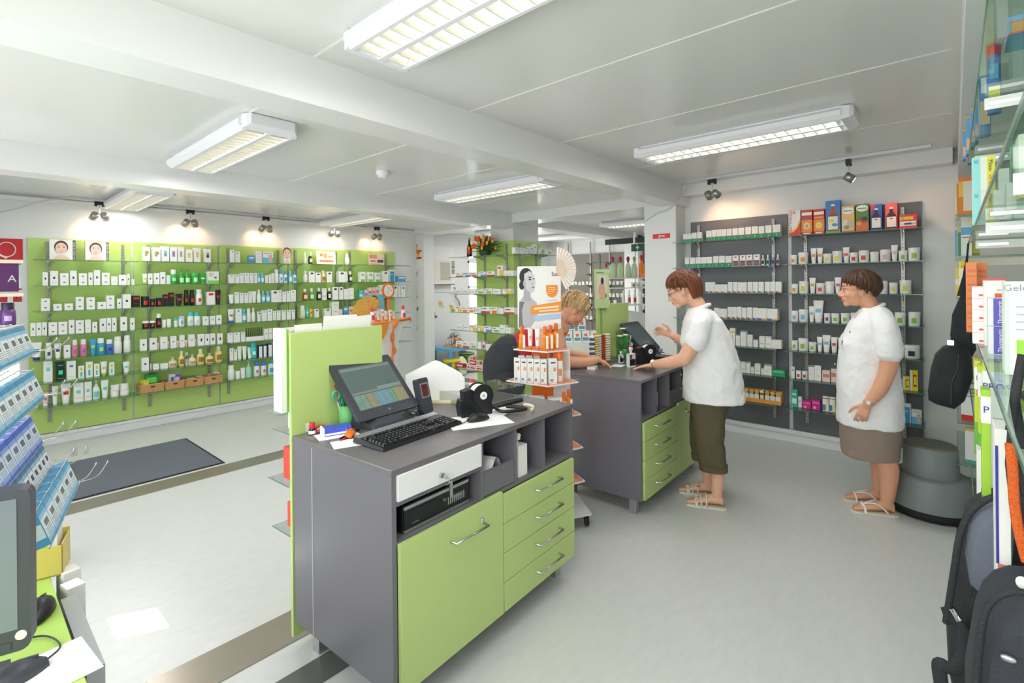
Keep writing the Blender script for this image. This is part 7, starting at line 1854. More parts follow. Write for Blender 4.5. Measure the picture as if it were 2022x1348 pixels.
for k, (x, c, cc, h) in enumerate(((-.30, (206, 196, 226), (170, 50, 60), .20), (-.21, (206, 226, 186), (180, 40, 50), .30), (-.10, (198, 222, 170), (180, 40, 50), .30), (.01, (196, 218, 180), (170, 30, 60), .30), (.10, (196, 206, 190), (150, 190, 110), .30), (.20, (232, 130, 50), (200, 60, 40), .32))):
    t = thing('sweet_bag', '%s tied bag from left on the white stand, %s' % (TEN[k + 1], 'orange with red ribbon' if k == 5 else 'lilac and small' if k == 0 else 'pale green with red ribbon'), 'bag', QW(x, -.1, 1.6405), RR)
    w_ = .036 if k == 0 else .045
    MB().loft([[(w_ * a * math.cos(q), w_ * .7 * b_ * math.sin(q), zz * h) for q in [i * .4488 for i in range(14)]] for a, b_, zz in ((.85, .85, 0), (1, 1, .03), (.95, .95, .45), (.7, .6, .62), (.25, .25, .7), (.15, .15, .72))]).build('bag_body', col(c, .4), t)
    MB().loft([[(w_ * a * math.cos(q), w_ * .5 * a * math.sin(q), zz * h) for q in [i * .4488 for i in range(14)]] for a, zz in ((.25, .70), (.3, .74), (.6, .9), (.3, 1.0))]).build('ribbon', col(cc, .4), t)
for k in range(4):
    product('o', .05, .20, ('w', 'R', 'R', 'w')[k], QW(-.06 + k * .08, -.1, 1.2605), RR, '%s from left on the lowest tray of the white stand' % TEN[k + 1], 'bottles on the white stand')
for k in range(3):
    product('j', .06, .07, ('R', 'y', 'v')[k], QW(.08 + k * .07, -.1, 1.5005), RR, '%s from left on the middle tray of the white stand' % TEN[k + 1], 'jars on the white stand')
# white desk with foot care packs and amber bottles behind the blond woman
DX, DY = at_depth(1165, 560, 5.6)[:2]
t = thing('white_desk', 'white low cabinet with a dark opening behind the blond woman', 'cabinet', (DX, DY, 0), RR)
c_ = MB().box(-.42, .42, 0, .4, .86, .90).box(-.42, -.16, 0, .4, 0, .86).box(.02, .42, 0, .4, 0, .86).box(-.16, .02, .38, .4, 0, .86).box(-.16, .02, 0, .4, .72, .86)
c_.build('cabinet_body', mat('cream_white', (228, 228, 220), .4), t)
MB().box(-.15, .01, .1, .3, .2, .66).build('dark_case', M_DARK, t)
def EW(x, y, z):
    c, s_ = math.cos(RR), math.sin(RR); return (DX + x * c - y * s_, DY + x * s_ + y * c, z)
BOXS['fc'] = (W_, [(.1, .9, .1, .4, (90, 160, 200)), (.3, .7, .5, .75, (224, 130, 80))], 'white foot care pack')
for k, (x, y, z, lv) in enumerate(((-.24, .1, .9005, 'left'), (-.14, .1, .9005, 'centre left'), (-.04, .12, .9005, 'centre'), (.06, .12, .9005, 'right'), (-.2, .14, 1.03, 'upper left'), (-.08, .14, 1.03, 'upper right'), (-.1, .16, 1.16, 'top middle'))):
    product('b', .085, .125, 'fc', EW(x, y, z), RR, '%s of the pile behind the blond woman' % lv, 'foot care packs')
tag(MB().box(-.10, .12, -.06, .06, 0, .13).build('blue_box', col((110, 170, 205)), None, EW(.2, .14, .9005), RR), 'light blue box under the amber bottles in the back room', 'box')
CYLS['ab'] = ((150, 70, 40), W_, (235, 228, 220), 'amber, tall white cap')
for k in range(3):
    product('o', .07, .34, 'ab', EW(.13 + k * .09, .14, 1.031), RR, '%s from left on the blue box in the back room' % TEN[k + 1], 'amber shampoo bottles')
q = on_x(1268, 488, 6.3)
t = thing('exit_sign', 'small green emergency sign with white mark near the white pillar', 'sign', (6.3, q[1], q[2]), -math.pi / 2)
MB().box(-.16, .08, -.01, 0, -.05, .05).build('green_plate', col((50, 90, 66)), t); MB().box(-.09, -.04, -.012, -.01, -.008, .008).box(-.072, -.057, -.012, -.01, -.03, .03).build('white_cross', M_CARD, t)

# ================================================================ glass shelving close on the right (front edge near Y = -0.05)
YF, YW = -0.05, -0.44
for k, z in enumerate((2.105, 1.745, 1.385, 1.065, .715)):
    t = thing('glass_shelf', '%s wide glass shelf of the near right shelving' % SW[k], 'shelf', (1.85, YF, z), 0, 'glass shelves of the near right shelving')
    xs_ = -1.25 if k < 3 else -.30
    MB().box(xs_, 1.28, -.38, -.003, -.008, 0).build('glass_plate', M_GLASS, t)
    MB().box(xs_, 1.28, -.003, 0, -.008, 0).box(1.28, 1.283, -.38, 0, -.008, 0).build('glass_edge', M_GEDGE, t)
    for x in ((-.75, .15, 1.05) if k < 3 else (.15, 1.05)):
        b_ = MB(); b_.box(x - .003, x + .003, -.36, -.02, -.045, -.012); b_.box(x - .014, x + .014, -.36, -.30, -.012, -.0085)
        b_.box(x - .005, x + .005, -.12, -.03, -.034, -.024, 1)
        b_.build('bracket', [M_WHITE, M_CHROME], t)
for k, x in enumerate((1.10, 2.0, 2.90)):
    upright(x, YW, .1, 2.25, '%s white upright of the near right shelving' % TEN[k + 1], 'x')
def near_item(px0, px1, pyt, z0, X, d, body, marks, label, lid=None, txt=None, kind='box', grp=None):
    a = on_x(px0, 600, X)[1]; b_ = on_x(px1, 600, X)[1]; w_ = abs(a - b_); c = (a + b_) / 2
    h = abs(on_x((px0 + px1) / 2, pyt, X)[2] - z0)
    t = thing('medicine_box' if kind == 'box' else 'tin', label, 'box' if kind == 'box' else 'tin', (X + d / 2, c, z0 + .0005), -math.pi / 2, grp)
    if kind == 'box': MB().box(-w_ / 2, w_ / 2, -d / 2, d / 2, 0, h).build('carton_body', col(body, .45), t, bevel=.0008)
    else:
        MB().lathe([(w_ / 2, 0), (w_ / 2, h * .86)], 24).build('tin_body', col(body, .3), t); MB().lathe([(w_ / 2, h * .86), (w_ / 2 * 1.02, h * .87), (w_ / 2 * 1.02, h)], 24).build('lid', col(lid, .3), t)
    m = MB(); ms = []
    for i, (x0, x1, q0, q1, rgb) in enumerate(marks):
        cm = col(rgb)
        if cm not in ms: ms.append(cm)
        yy = -d / 2 if kind == 'box' else -w_ / 2
        m.box(-w_ / 2 + x0 * w_, -w_ / 2 + x1 * w_, yy - .0006 - i * .0002, yy, q0 * h, q1 * h, ms.index(cm))
        if kind == 'box': m.box(w_ / 2 * -1 - .0006 - i * .0002, -w_ / 2, -d * .45, d * .45, q0 * h, q1 * h, ms.index(cm)) if x0 < .05 and x1 > .9 else None
    if m.v: m.build('print', ms, t)
    for s_, tx, tz, sz, rgb, vert in (txt or ()):
        yy = -d / 2 if kind == 'box' else -w_ / 2
        text('lettering', s_, sz, col(rgb), t, face_mat((-w_ / 2 + tx * w_, yy - .0022, tz * h), (0, 0, -1) if vert else (1, 0, 0), (1, 0, 0) if vert else (0, 0, 1)))
    return t
LN = [(.15, .85, .3 + k * .05, .31 + k * .05, (190, 192, 196)) for k in range(8)]
# top shelf
near_item(1937, 1962, 108, 2.1055, 2.55, .10, (60, 140, 200), [(.1, .9, .15, .45, (226, 190, 150)), (.2, .8, .55, .75, (240, 240, 245))], 'blue tin with red rim, left of two tins on the top near shelf', (205, 50, 50), kind='tin')
near_item(1954, 1984, 80, 2.1055, 2.20, .11, (70, 120, 200), [(.1, .9, .1, .4, (226, 214, 80)), (.2, .8, .5, .72, (90, 170, 220))], 'taller tin with pink and yellow rim, right of two tins, top near shelf', (206, 40, 90), kind='tin')
for i, (a, b_, tp, X) in enumerate(((1904, 1911, 255, 3.0), (1911, 1919, 228, 2.9), (1920, 1929, 212, 2.75), (1929, 1936, 196, 2.65))):
    near_item(a, b_, tp, 2.1055, X, .08, (110, 165, 215), [(0, 1, .94, 1, (236, 160, 60)), (.1, .9, .1, .4, (236, 190, 160))], '%s slim blue box from left on the top near shelf' % TEN[i + 1], grp='slim blue boxes')
near_item(1996, 2060, 25, 2.1055, 1.55, .12, (120, 170, 225), [(0, 1, .0, .1, (226, 90, 60)), (0, 1, .62, .70, (236, 110, 70)), (.1, .9, .1, .6, (214, 150, 70))], 'big blue and orange box at the right edge, top near shelf')
# second shelf
XM = 2.22
for lv, nm in ((0, 'lower'), (1, 'upper')):
    a = on_x(1922, 600, XM)[1]; b_ = on_x(1968, 600, XM)[1]; w_ = abs(a - b_)
    t = thing('medicine_box', '%s turquoise and yellow vitamin box on the second near shelf' % nm, 'box', (XM + .025, (a + b_) / 2, 1.7455 + lv * .1105), -math.pi / 2)
    MB().box(-w_ / 2, w_ / 2, -.025, .025, 0, .11).build('carton_body', col((226, 232, 222)), t)
    MB().box(-w_ / 2 + .0005, -w_ / 2 + w_ * .36, -.0256, -.025, .001, .109).build('turquoise_print', col((146, 222, 222)), t); MB().box(w_ * .14, w_ / 2 - .0005, -.0256, -.025, .001, .109).build('yellow_print', col((226, 222, 70)), t)
    text('lettering', '20', .012, col((70, 130, 140)), t, face_mat((-w_ * .33, -.0268, .095), (0, 0, -1), (1, 0, 0)))
    text('lettering', 'Mexa-', .015, col((60, 80, 60)), t, face_mat((w_ * .3, -.0268, .078), (0, 0, -1), (1, 0, 0)))
    text('lettering', 'vit C', .015, col((226, 90, 60)), t, face_mat((w_ * .3, -.0268, .034), (0, 0, -1), (1, 0, 0)))
near_item(1975, 1996, 332, 1.7455, 2.10, .05, W_, LN[:3], 'narrow white box right of the vitamin boxes, second near shelf')
near_item(1964, 1986, 375, 1.7455, 1.95, .05, W_, LN[:3], 'low white box in front of the vitamin boxes, second near shelf')
near_item(1990, 2010, 360, 1.7455, 1.80, .05, W_, LN[:4], 'white box near the right edge, second near shelf')
near_item(2000, 2026, 284, 1.7455, 2.3, .06, (196, 232, 232), [(0, .15, 0, 1, (120, 190, 120))], 'pale turquoise box behind the white ones, second near shelf')
near_item(2014, 2060, 262, 1.7455, 1.55, .07, (240, 240, 226), [(0, 1, 0, .06, (226, 220, 90))], 'tall cream box at the right edge, second near shelf')
# third shelf: orange stack, white and red stack, violet and white boxes, large white and green box
def stack(px0, px1, X, z0, n, h, d, st, label):
    a = on_x(px0, 600, X)[1]; b_ = on_x(px1, 600, X)[1]
    for k in range(n):
        product('b', abs(a - b_) / .97, h, st, (X + d / 2, (a + b_) / 2, z0 + .0005 + k * (q5(h, .004) + .0006)), -math.pi / 2, '%s from bottom, %s' % (TEN[k + 1], label), label, d)
BOXS['os'] = ((236, 140, 80), [(.1, .9, .3, .5, (226, 110, 90)), (0, 1, 0, .04, (205, 90, 60))], 'flat orange carton')
BOXS['ws'] = (W_, [(.5, 1, .15, .35, (232, 90, 60)), (0, 1, .94, .98, (215, 80, 80)), (.1, .6, .5, .52, GREYT), (.1, .6, .62, .64, GREYT)], 'flat white carton')
BOXS['vs'] = (W_, [(.25, 1, 0, 1, (90, 90, 185)), (.25, 1, .8, 1, (52, 50, 130))], 'white and violet carton')
stack(1908, 1929, 2.35, 1.385, 5, .046, .07, 'os', 'left orange stack on the third near shelf')
stack(1930, 1950, 2.45, 1.385, 5, .046, .06, 'os', 'right orange stack on the third near shelf')
stack(1920, 1946, 1.95, 1.385, 5, .034, .07, 'ws', 'white and red stack on the third near shelf')
near_item(1943, 1986, 550, 1.385, 1.9, .08, W_, [(.5, 1, .7, .78, (232, 80, 50)), (0, 1, .97, 1, (215, 80, 80)), (.6, .9, .82, .84, GREYT)], 'wide white box with red arrow print, third near shelf')
for lv, nm in ((0, 'lower'), (1, 'upper')):
    X = 1.70; a = on_x(1951, 600, X)[1]; b_ = on_x(1986, 600, X)[1]; w_ = abs(a - b_)
    t = thing('medicine_box', '%s violet box with white vertical lettering, third near shelf' % nm, 'box', (X + .03, (a + b_) / 2, 1.3855 + lv * .069), -math.pi / 2)
    MB().box(-w_ / 2, w_ / 2, -.03, .03, 0, .068).build('carton_body', col((232, 232, 238)), t); MB().box(-w_ * .2, w_ / 2 - .0004, -.0306, -.03, .0005, .0675).build('violet_print', col((92, 90, 186)), t)
    text('lettering', 'Thomapyrin', .0115, col(W_), t, face_mat((w_ * .18, -.032, .034), (0, 0, 1), (-1, 0, 0)))
t = near_item(1984, 2060, 556, 1.385, 1.35, .08, (238, 240, 236), [(.0, .12, 0, .9, (196, 222, 206)), (.3, .9, .06, .38, (150, 204, 60)), (.3, .9, .48, .5, GREYT), (.3, .9, .56, .58, GREYT), (.3, .9, .64, .66, GREYT), (.3, .9, .72, .74, GREYT)], 'large white and green box at the right edge, third near shelf', txt=[('Gelo', .3, .93, .018, (130, 140, 140), False), ('CE', .6, .03, .01, (60, 60, 60), False)])
# fourth shelf
for i, (a, b_, X, tp, lb) in enumerate(((1923, 1935, 1.95, 712, 'slim lime cough syrup box at left, fourth near shelf'), (1930, 1949, 1.8, 722, 'partly hidden lime cough syrup box, fourth near shelf'), (1940, 1992, 1.62, 716, 'lime cough syrup box with blue lettering and red strip, fourth near shelf'))):
    near_item(a, b_, tp, 1.0655, X, .05, (198, 214, 60), [(0, 1, .70, .93, (240, 240, 240)), (0, 1, .0, .35, (110, 180, 70)), (.3, 1, .63, .69, (222, 50, 50))], lb, txt=[('PROS', .5, .815, .020, (60, 60, 160), False), ('Husten', .6, .66, .010, (250, 250, 250), False)] if i == 2 else [('P', .6, .815, .02, (60, 60, 160), False)])
near_item(1936, 1954, 770, 1.0655, 1.42, .05, (160, 204, 60), [(0, 1, .75, .95, W_), (0, 1, 0, .2, (60, 150, 70))], 'lime box with blue P at the left of the large white carton, fourth near shelf', txt=[('P', .5, .85, .02, (60, 60, 160), False)])
near_item(1950, 2012, 782, 1.0655, 1.5, .09, (238, 238, 236), [(.15, .9, .35 + k * .045, .358 + k * .045, (196, 198, 202)) for k in range(11)] + [(.35 + k * .05, .37 + k * .05, .10, .22, (60, 60, 60)) for k in range(8)], 'large white carton with printed text and barcode on a lower near shelf')
# small glass shelf carrying the large white carton
t = thing('glass_shelf', 'short glass shelf with rounded corner carrying the large white carton', 'shelf', (1.4, -.06, .9495), 0)
MB().prism([(-.35, -.36), (.38, -.36), (.38, -.02), (.36, 0), (-.35, 0)], -.008, 0).build('glass_plate', M_GLASS, t); MB().box(-.35, .36, 0, .003, -.008, 0).build('glass_edge', M_GEDGE, t)
# fifth shelf
near_item(1926, 1950, 890, .7155, 1.75, .06, W_, [(0, 1, .3, .5, (130, 190, 220)), (0, 1, .0, .08, (100, 170, 80))], 'white box with blue stripe, lowest near shelf')
near_item(1944, 1966, 868, .7155, 1.55, .06, W_, [(0, 1, .2, .3, (110, 180, 90)), (.1, .8, .7, .72, GREYT)], 'white box with green stripe, lowest near shelf')
near_item(1962, 1992, 848, .7155, 1.22, .08, W_, [(.1, .9, .4, .6, (216, 130, 110)), (0, .2, .6, .95, (56, 60, 160)), (0, .6, 0, .25, (236, 150, 100))], 'tall white box with red oval and blue corner, lowest near shelf')

# ================================================================ second shelving, farther along the right side
for k, z in enumerate((1.99, 1.72, 1.45, 1.18, .905, .64, .37)):
    t = thing('glass_shelf', '%s glass shelf of the far right shelving by the corner' % SW[k], 'shelf', (4.85, -.01, z), 0, 'glass shelves of the far right shelving')
    MB().box(-.5, .45, -.35, -.003, -.008, 0).build('glass_plate', M_GLASS, t); MB().box(-.503, -.5, -.35, 0, -.008, 0).box(-.5, .45, -.003, 0, -.008, 0).build('glass_edge', M_GEDGE, t)
    MB().box(-.35, -.344, -.34, -.03, -.06, -.01).build('bracket', mat('cream_metal', (222, 218, 200), .4), t)
    X = 4.40
upright(4.5, -.43, .1, 2.3, 'left white upright of the far right shelving', 'x'); upright(5.1, -.43, .1, 2.3, 'right white upright of the far right shelving', 'x')
def far_item(px0, px1, h, k, X, body, marks, label):
    z0 = (1.99, 1.72, 1.45, 1.18, .905, .64, .37)[k]
    a = on_x(px0, 600, X)[1]; b_ = on_x(px1, 600, X)[1]
    w_ = abs(a - b_); t = thing('medicine_box', label, 'box', (X + .04, (a + b_) / 2, z0 + .0005), -math.pi / 2)
    MB().box(-w_ / 2, w_ / 2, -.04, .04, 0, h).build('carton_body', col(body, .45), t)
    m = MB(); ms = []
    for i, (x0, x1, q0, q1, rgb) in enumerate(marks):
        cm = col(rgb)
        if cm not in ms: ms.append(cm)
        m.box(-w_ / 2 + x0 * w_, -w_ / 2 + x1 * w_, -.0406 - i * .0002, -.04, q0 * h, q1 * h, ms.index(cm))
    m.build('print', ms, t)
far_item(1887, 1896, .25, 0, 4.7, (226, 150, 60), [(0, .5, 0, 1, (236, 220, 200))], 'narrow orange box at the left end, top far right shelf')
far_item(1895, 1926, .25, 0, 4.45, (228, 132, 40), [(.3, 1, .12, .9, (222, 216, 204)), (.0, .3, .5, .9, (240, 190, 70))], 'large orange framed box on the top far right shelf')
far_item(1887, 1892, .21, 1, 4.6, (110, 170, 205), [(0, 1, .9, 1, (200, 220, 230))], 'narrow blue box on the second far right shelf')
far_item(1893, 1900, .21, 1, 4.55, (90, 140, 90), [(0, 1, .8, 1, (200, 190, 90))], 'narrow green box on the second far right shelf')
far_item(1899, 1920, .20, 1, 4.42, (214, 222, 216), [(0, 1, .70, .95, (92, 160, 205)), (.1, .9, .6, .63, (205, 60, 50))], 'white box with blue header, second far right shelf')
far_item(1921, 1936, .22, 1, 4.5, (216, 206, 90), [(0, 1, 0, .1, (180, 160, 60))], 'olive yellow box on the second far right shelf')
far_item(1887, 1894, .2, 2, 4.6, (232, 214, 90), [(0, 1, .4, .6, (240, 240, 230))], 'narrow yellow box on the third far right shelf')
far_item(1894, 1916, .24, 2, 4.45, (238, 222, 70), [(0, .5, 0, .8, (240, 236, 214)), (.2, .8, .8, .9, (230, 170, 50))], 'tall yellow box on the third far right shelf')
far_item(1896, 1924, .18, 5, 4.42, W_, [(0, 1, 0, .22, (215, 50, 50)), (.0, 1, .9, .93, (215, 80, 80))], 'white box with red foot on the sixth far right shelf')
far_item(1905, 1930, .16, 4, 4.42, (226, 196, 140), [(0, 1, .5, .6, (200, 160, 90))], 'beige box on the fifth far right shelf')
far_item(1903, 1924, .22, 6, 4.42, W_, [(0, 1, 0, .08, (80, 180, 170)), (0, 1, .93, 1, (226, 190, 70))], 'white box with teal foot on the lowest far right shelf')
for k in range(3):
    tag(MB().box(-.12, .12, -.09, .09, 0, .105).build('storage_carton', mat('kraft_card', (206, 178, 120), .7), None, (4.62, -.20, .002 + k * .1065)), '%s plain brown carton from the floor, below the far right shelving' % TEN[k + 1], 'box', 'brown cartons under the shelving')

# ================================================================ step stool
q = on_z(1838, 1008)
t = thing('step_stool', 'round grey two step stool with black rubber base near the corner', 'step stool', (q[0], q[1], 0))
M_STL = mat('grey_hammered_paint', (132, 140, 142), .45, noise=.08, nscale=200)
MB().lathe([(.235, .008), (.245, .012), (.245, .05), (.232, .055)], 40).build('rubber_base', mat('black_rubber', (30, 30, 32), .7), t)
MB().lathe([(.230, .055), (.205, .245), (.198, .255), (.14, .258)], 40).build('lower_drum', M_STL, t)
MB().lathe([(.152, .258), (.145, .440), (.140, .446)], 40).build('upper_drum', M_STL, t)
MB().lathe([(.138, .446), (.139, .455), (.136, .458)], 40).build('tread', mat('ribbed_tread', (120, 118, 108), .7, noise=.1, nscale=200, bump=.4, bscale=300), t)

# ================================================================ bags
M_BAG = mat('black_nylon', (34, 36, 40), .7, noise=.15, nscale=30, bump=.3, bscale=200)
M_BAGG = mat('grey_nylon', (92, 98, 112), .65, noise=.08, nscale=20, bump=.25, bscale=200)
def bag_slab(outline, X, th, name, m_, par, org, n=5):
    """outline in photo px at distance plane X, puffed out on both sides"""
    P_ = [Vector(on_x(a, b_, X)) - Vector(org) for a, b_ in outline]
    c = sum(P_, Vector()) / len(P_)
    rings = []
    for k in range(-n, n + 1):
        u = k / n; s_ = math.sqrt(max(0, 1 - abs(u) ** 3)) * .999 + .001
        s_ = .72 + .28 * s_ if abs(k) < n else .55
        rings.append([c + (p - c) * s_ + Vector((u * th, 0, 0)) for p in P_])
    return MB().loft(rings).build(name, m_, par)
O = on_x(1880, 700, 3.17)
t = thing('shoulder_bag', 'black sling bag hanging by its strap from the near right shelf end', 'bag', O)
bag_slab([(1862, 683), (1885, 676), (1908, 682), (1920, 705), (1922, 745), (1905, 790), (1885, 806), (1850, 797), (1833, 788), (1832, 770), (1838, 725), (1846, 698)], 3.17, .07, 'bag_body', M_BAG, t, O)
bag_slab([(1905, 568), (1912, 585), (1922, 640), (1928, 690), (1915, 712), (1880, 700), (1876, 660), (1880, 620), (1893, 590)], 3.20, .03, 'strap_panel', M_BAG, t, O)
MB().tube([Vector(on_x(a, b_, 3.19)) - Vector(O) for a, b_ in ((1912, 480), (1910, 505), (1905, 545), (1900, 585))], [.004, .004, .008, .02], 8, flat=.5).build('strap', M_BAG, t)
MB().tube(curve([Vector(on_x(a, b_, 3.095)) - Vector(O) for a, b_ in ((1893, 700), (1890, 730), (1880, 755), (1878, 798))]), .0022, 6).build('zip', M_DARK, t)
MB().box(-.012, .012, -.012, .012, -.012, .012).build('buckle', M_CHROME, t).location = Vector(on_x(1877, 676, 3.10)) - Vector(O)
O = on_x(1950, 1150, 1.32)
t = thing('backpack', 'grey and black padded backpack in the right foreground below the shelves', 'backpack', O)
bag_slab([(1905, 1010), (1925, 990), (1960, 975), (2000, 980), (2050, 1000), (2080, 1100), (2080, 1420), (1900, 1420), (1872, 1300), (1868, 1215), (1885, 1100)], 1.42, .10, 'bag_body', M_BAG, t, O)
bag_slab([(1915, 1025), (1935, 1002), (1965, 988), (1995, 992), (2004, 1040), (1998, 1110), (1980, 1160), (1940, 1172), (1915, 1150), (1905, 1090)], 1.315, .02, 'grey_panel', M_BAGG, t, O)
MB().tube(curve([Vector(on_x(a, b_, 1.30)) - Vector(O) for a, b_ in ((1868, 1230), (1885, 1120), (1895, 1060), (1912, 1018), (1935, 994), (1965, 980), (1992, 980))]), .006, 8).build('piping', M_BAG, t)
MB().tube(curve([Vector(on_x(a, b_, 1.30)) - Vector(O) for a, b_ in ((1872, 1200), (1882, 1225), (1898, 1240), (1902, 1290), (1880, 1320), (1856, 1310), (1858, 1348), (1868, 1400))]), .012, 8, flat=.4).build('webbing_strap', M_BAG, t)
MB().tube([Vector(on_x(a, b_, 1.295)) - Vector(O) for a, b_ in ((1878, 1200), (1892, 1225), (1898, 1220))], .005, 6).build('buckle', M_CHROME, t)
O = on_x(1990, 1280, 1.02)
t = thing('backpack', 'black rounded bag at the bottom right corner in front of the grey backpack', 'backpack', O)
bag_slab([(1925, 1215), (1940, 1180), (1965, 1155), (2000, 1145), (2060, 1150), (2120, 1200), (2120, 1460), (1912, 1460), (1905, 1330)], 1.10, .09, 'bag_body', mat('black_canvas', (44, 48, 56), .75, noise=.1, nscale=30, bump=.25, bscale=260), t, O)
MB().tube(curve([Vector(on_x(a, b_, 1.005)) - Vector(O) for a, b_ in ((1925, 1390), (1932, 1290), (1945, 1210), (1970, 1178), (2010, 1168), (2060, 1180))]), .005, 8).build('piping', M_BAG, t)
MB().ball((0, 0, 0), (.004, .009, .005)).build('light_reflex_tag', M_ALU, t).location = Vector(on_x(1991, 1300, 1.0)) - Vector(O)
O = on_x(2000, 960, 1.08)
t = thing('rucksack_strap', 'black shoulder harness with orange mesh strip at the right edge', 'strap', O)
bag_slab([(1990, 850), (1998, 820), (2012, 780), (2040, 760), (2100, 780), (2100, 1150), (2030, 1130), (2005, 1060), (1992, 980), (1985, 920)], 1.12, .04, 'padding', M_BAG, t, O)
MB().tube(curve([Vector(on_x(a, b_, 1.07)) - Vector(O) for a, b_ in ((1995, 875), (2000, 930), (2003, 990), (2012, 1050), (2028, 1110))]), .0065, 8, flat=.5).build('orange_mesh', mat('orange_mesh', (206, 92, 34), .8, noise=.4, nscale=300, bump=.6, bscale=400), t)
MB().ball((0, 0, 0), (.005, .007, .009)).build('white_toggle', M_WHITE, t).location = Vector(on_x(2018, 1150, 1.04)) - Vector(O)
MB().tube([Vector(on_x(a, b_, 1.07)) - Vector(O) for a, b_ in ((2020, 700), (2008, 760), (1995, 850))], .006, 8, flat=.6).build('cord', M_BAG, t)

# ================================================================ desk at the left edge
M_DESK = mat('lime_desk', (178, 212, 104), .35, noise=.01)
t = thing('side_desk', 'lime green topped desk at the bottom left corner', 'desk', (0, 0, 0))
MB().box(-.72, .185, .62, 2.12, .725, .75).build('desk_top', M_DESK, t, bevel=.002)
MB().box(-.70, .165, .66, .68, 0, .725).box(-.70, .165, 2.06, 2.08, 0, .725).box(-.70, -.68, .68, 2.06, .3, .725).build('side_board', M_GREY, t)
t = thing('hanging_tray', 'grey metal tray hooked on the outer edge of the lime desk', 'tray', (.19, 0, 0))
MB().box(0.003, .035, 1.42, 1.80, .50, .735).box(.034, .038, 1.44, 1.78, .52, .72, 1).build('tray_body', [M_ALU, M_DARK], t)
for i, (y, z) in enumerate(((1.86, .60), (1.93, .615))):
    product('b', .05, .14, 'wd', (.225, y, z), math.pi / 2 + .2, '%s upright pack hanging at the outer desk edge' % ('nearer', 'farther')[i], 'packs on the desk edge')
# monitor
mo = at_depth(-70, 1118, .98)
t = thing('computer_monitor', 'dark grey flat monitor cut off by the left picture edge', 'monitor', (mo[0], mo[1], .0), PSI - math.pi / 2 + .55)
MB().prism(rrect(-.215, .100, .840, 1.165, .018), -.02, .02, 0, Matrix(((1, 0, 0, 0), (0, 0, 1, 0), (0, 1, 0, 0), (0, 0, 0, 1)))).build('bezel', M_DARK, t, bevel=.004)
MB().box(-.195, .080, -.0212, -.019, .885, 1.147).build('screen', mat('dull_screen', (110, 118, 128), .2, spec=.6), t)
MB().tube([(.085, -.020, .872), (.085, -.0225, .872)], .009, 20).build('round_sticker', col((240, 220, 205)), t)
MB().box(.025, .07, -.0215, -.019, .848, .862).build('button_strip', M_DARK, t)
MB().box(-.13, -.03, -.02, .04, .76, .88).box(-.20, .04, -.10, .10, .7505, .765).build('foot', M_DARK, t)
mouse(on_z(77, 1212, .752), 1.2, 'black mouse on the lime desk just right of the monitor')
q = on_z(25, 1345, .752)
mouse((q[0], q[1], .752), .2, 'grey mouse at the bottom left corner of the lime desk', [(.055, 0, .01), (.09, .04, .004), (.08, .12, .004), (.0, .17, .004)], M_DARK)
q = on_z(112, 1318, .751); paper(q[0], q[1], .7512, .12, .16, .1, 'flat white shape on the lime desk right of the grey mouse')  # two thin flat white shapes lying on the desk top
q = on_z(85, 1345, .751); paper(q[0] - .01, q[1] - .01, .7528, .09, .10, .5, 'second flat white shape at the bottom edge of the lime desk')
# yellow display carton
q = (.205, 2.0)
t = thing('display_carton', 'open yellow display carton with boxes on the lime desk end', 'box', (.10, 2.0, .7505), -.28)
m = MB().box(-.13, .13, -.05, -.047, 0, .085).box(-.13, .13, .047, .05, 0, .10).box(-.13, -.127, -.05, .05, 0, .09).box(.127, .13, -.05, .05, 0, .09).box(-.13, .13, -.05, .05, 0, .004)
m.build('tray_body', col((226, 204, 110)), t)
text('lettering', 'Magen', .016, col((190, 150, 60)), t, face_mat((.05, -.0515, .05), (1, 0, 0), (0, 0, 1)))
for k in range(3):
    product('b', .07, .11, ('y1', 'Y', 'wL')[k], (.10 + (-.085 + k * .083) * math.cos(-.28), 2.0 + (-.085 + k * .083) * math.sin(-.28), .756), -.28, '%s from left in the yellow display carton' % TEN[k + 1], 'cartons in the yellow display', d=.07)

# ================================================================ wire rack with slanting blue and white packs
U = Vector((math.cos(math.radians(76)), math.sin(math.radians(76)), 0)); N_ = Vector((math.sin(math.radians(76)), -math.cos(math.radians(76)), 0))
t = thing('wire_rack', 'wire sales rack with tilted tiers standing on the lime desk', 'rack', (0, 0, 0))
tiers = [((.176, 2.1), 1.375, 7, 'P1', .075), ((.195, 2.1), 1.236, 8, 'P1', .072), ((.190, 2.1), 1.098, 8, 'P2', .072), ((.215, 2.1), 1.006, 9, 'P3', .048), ((.272, 2.1), .944, 6, 'P4', .075)]
wm = MB()
TN = ['', 'topmost', 'upper', 'middle', 'fourth', 'lowest']
PK = {'P1': ((64, 150, 196), (230, 238, 242), 'light blue and white'), 'P2': ((70, 104, 200), (208, 222, 242), 'royal blue and white'), 'P3': ((70, 122, 166), (232, 234, 238), 'pale grey and blue'), 'P4': ((84, 162, 210), (222, 232, 238), 'sky blue and white')}
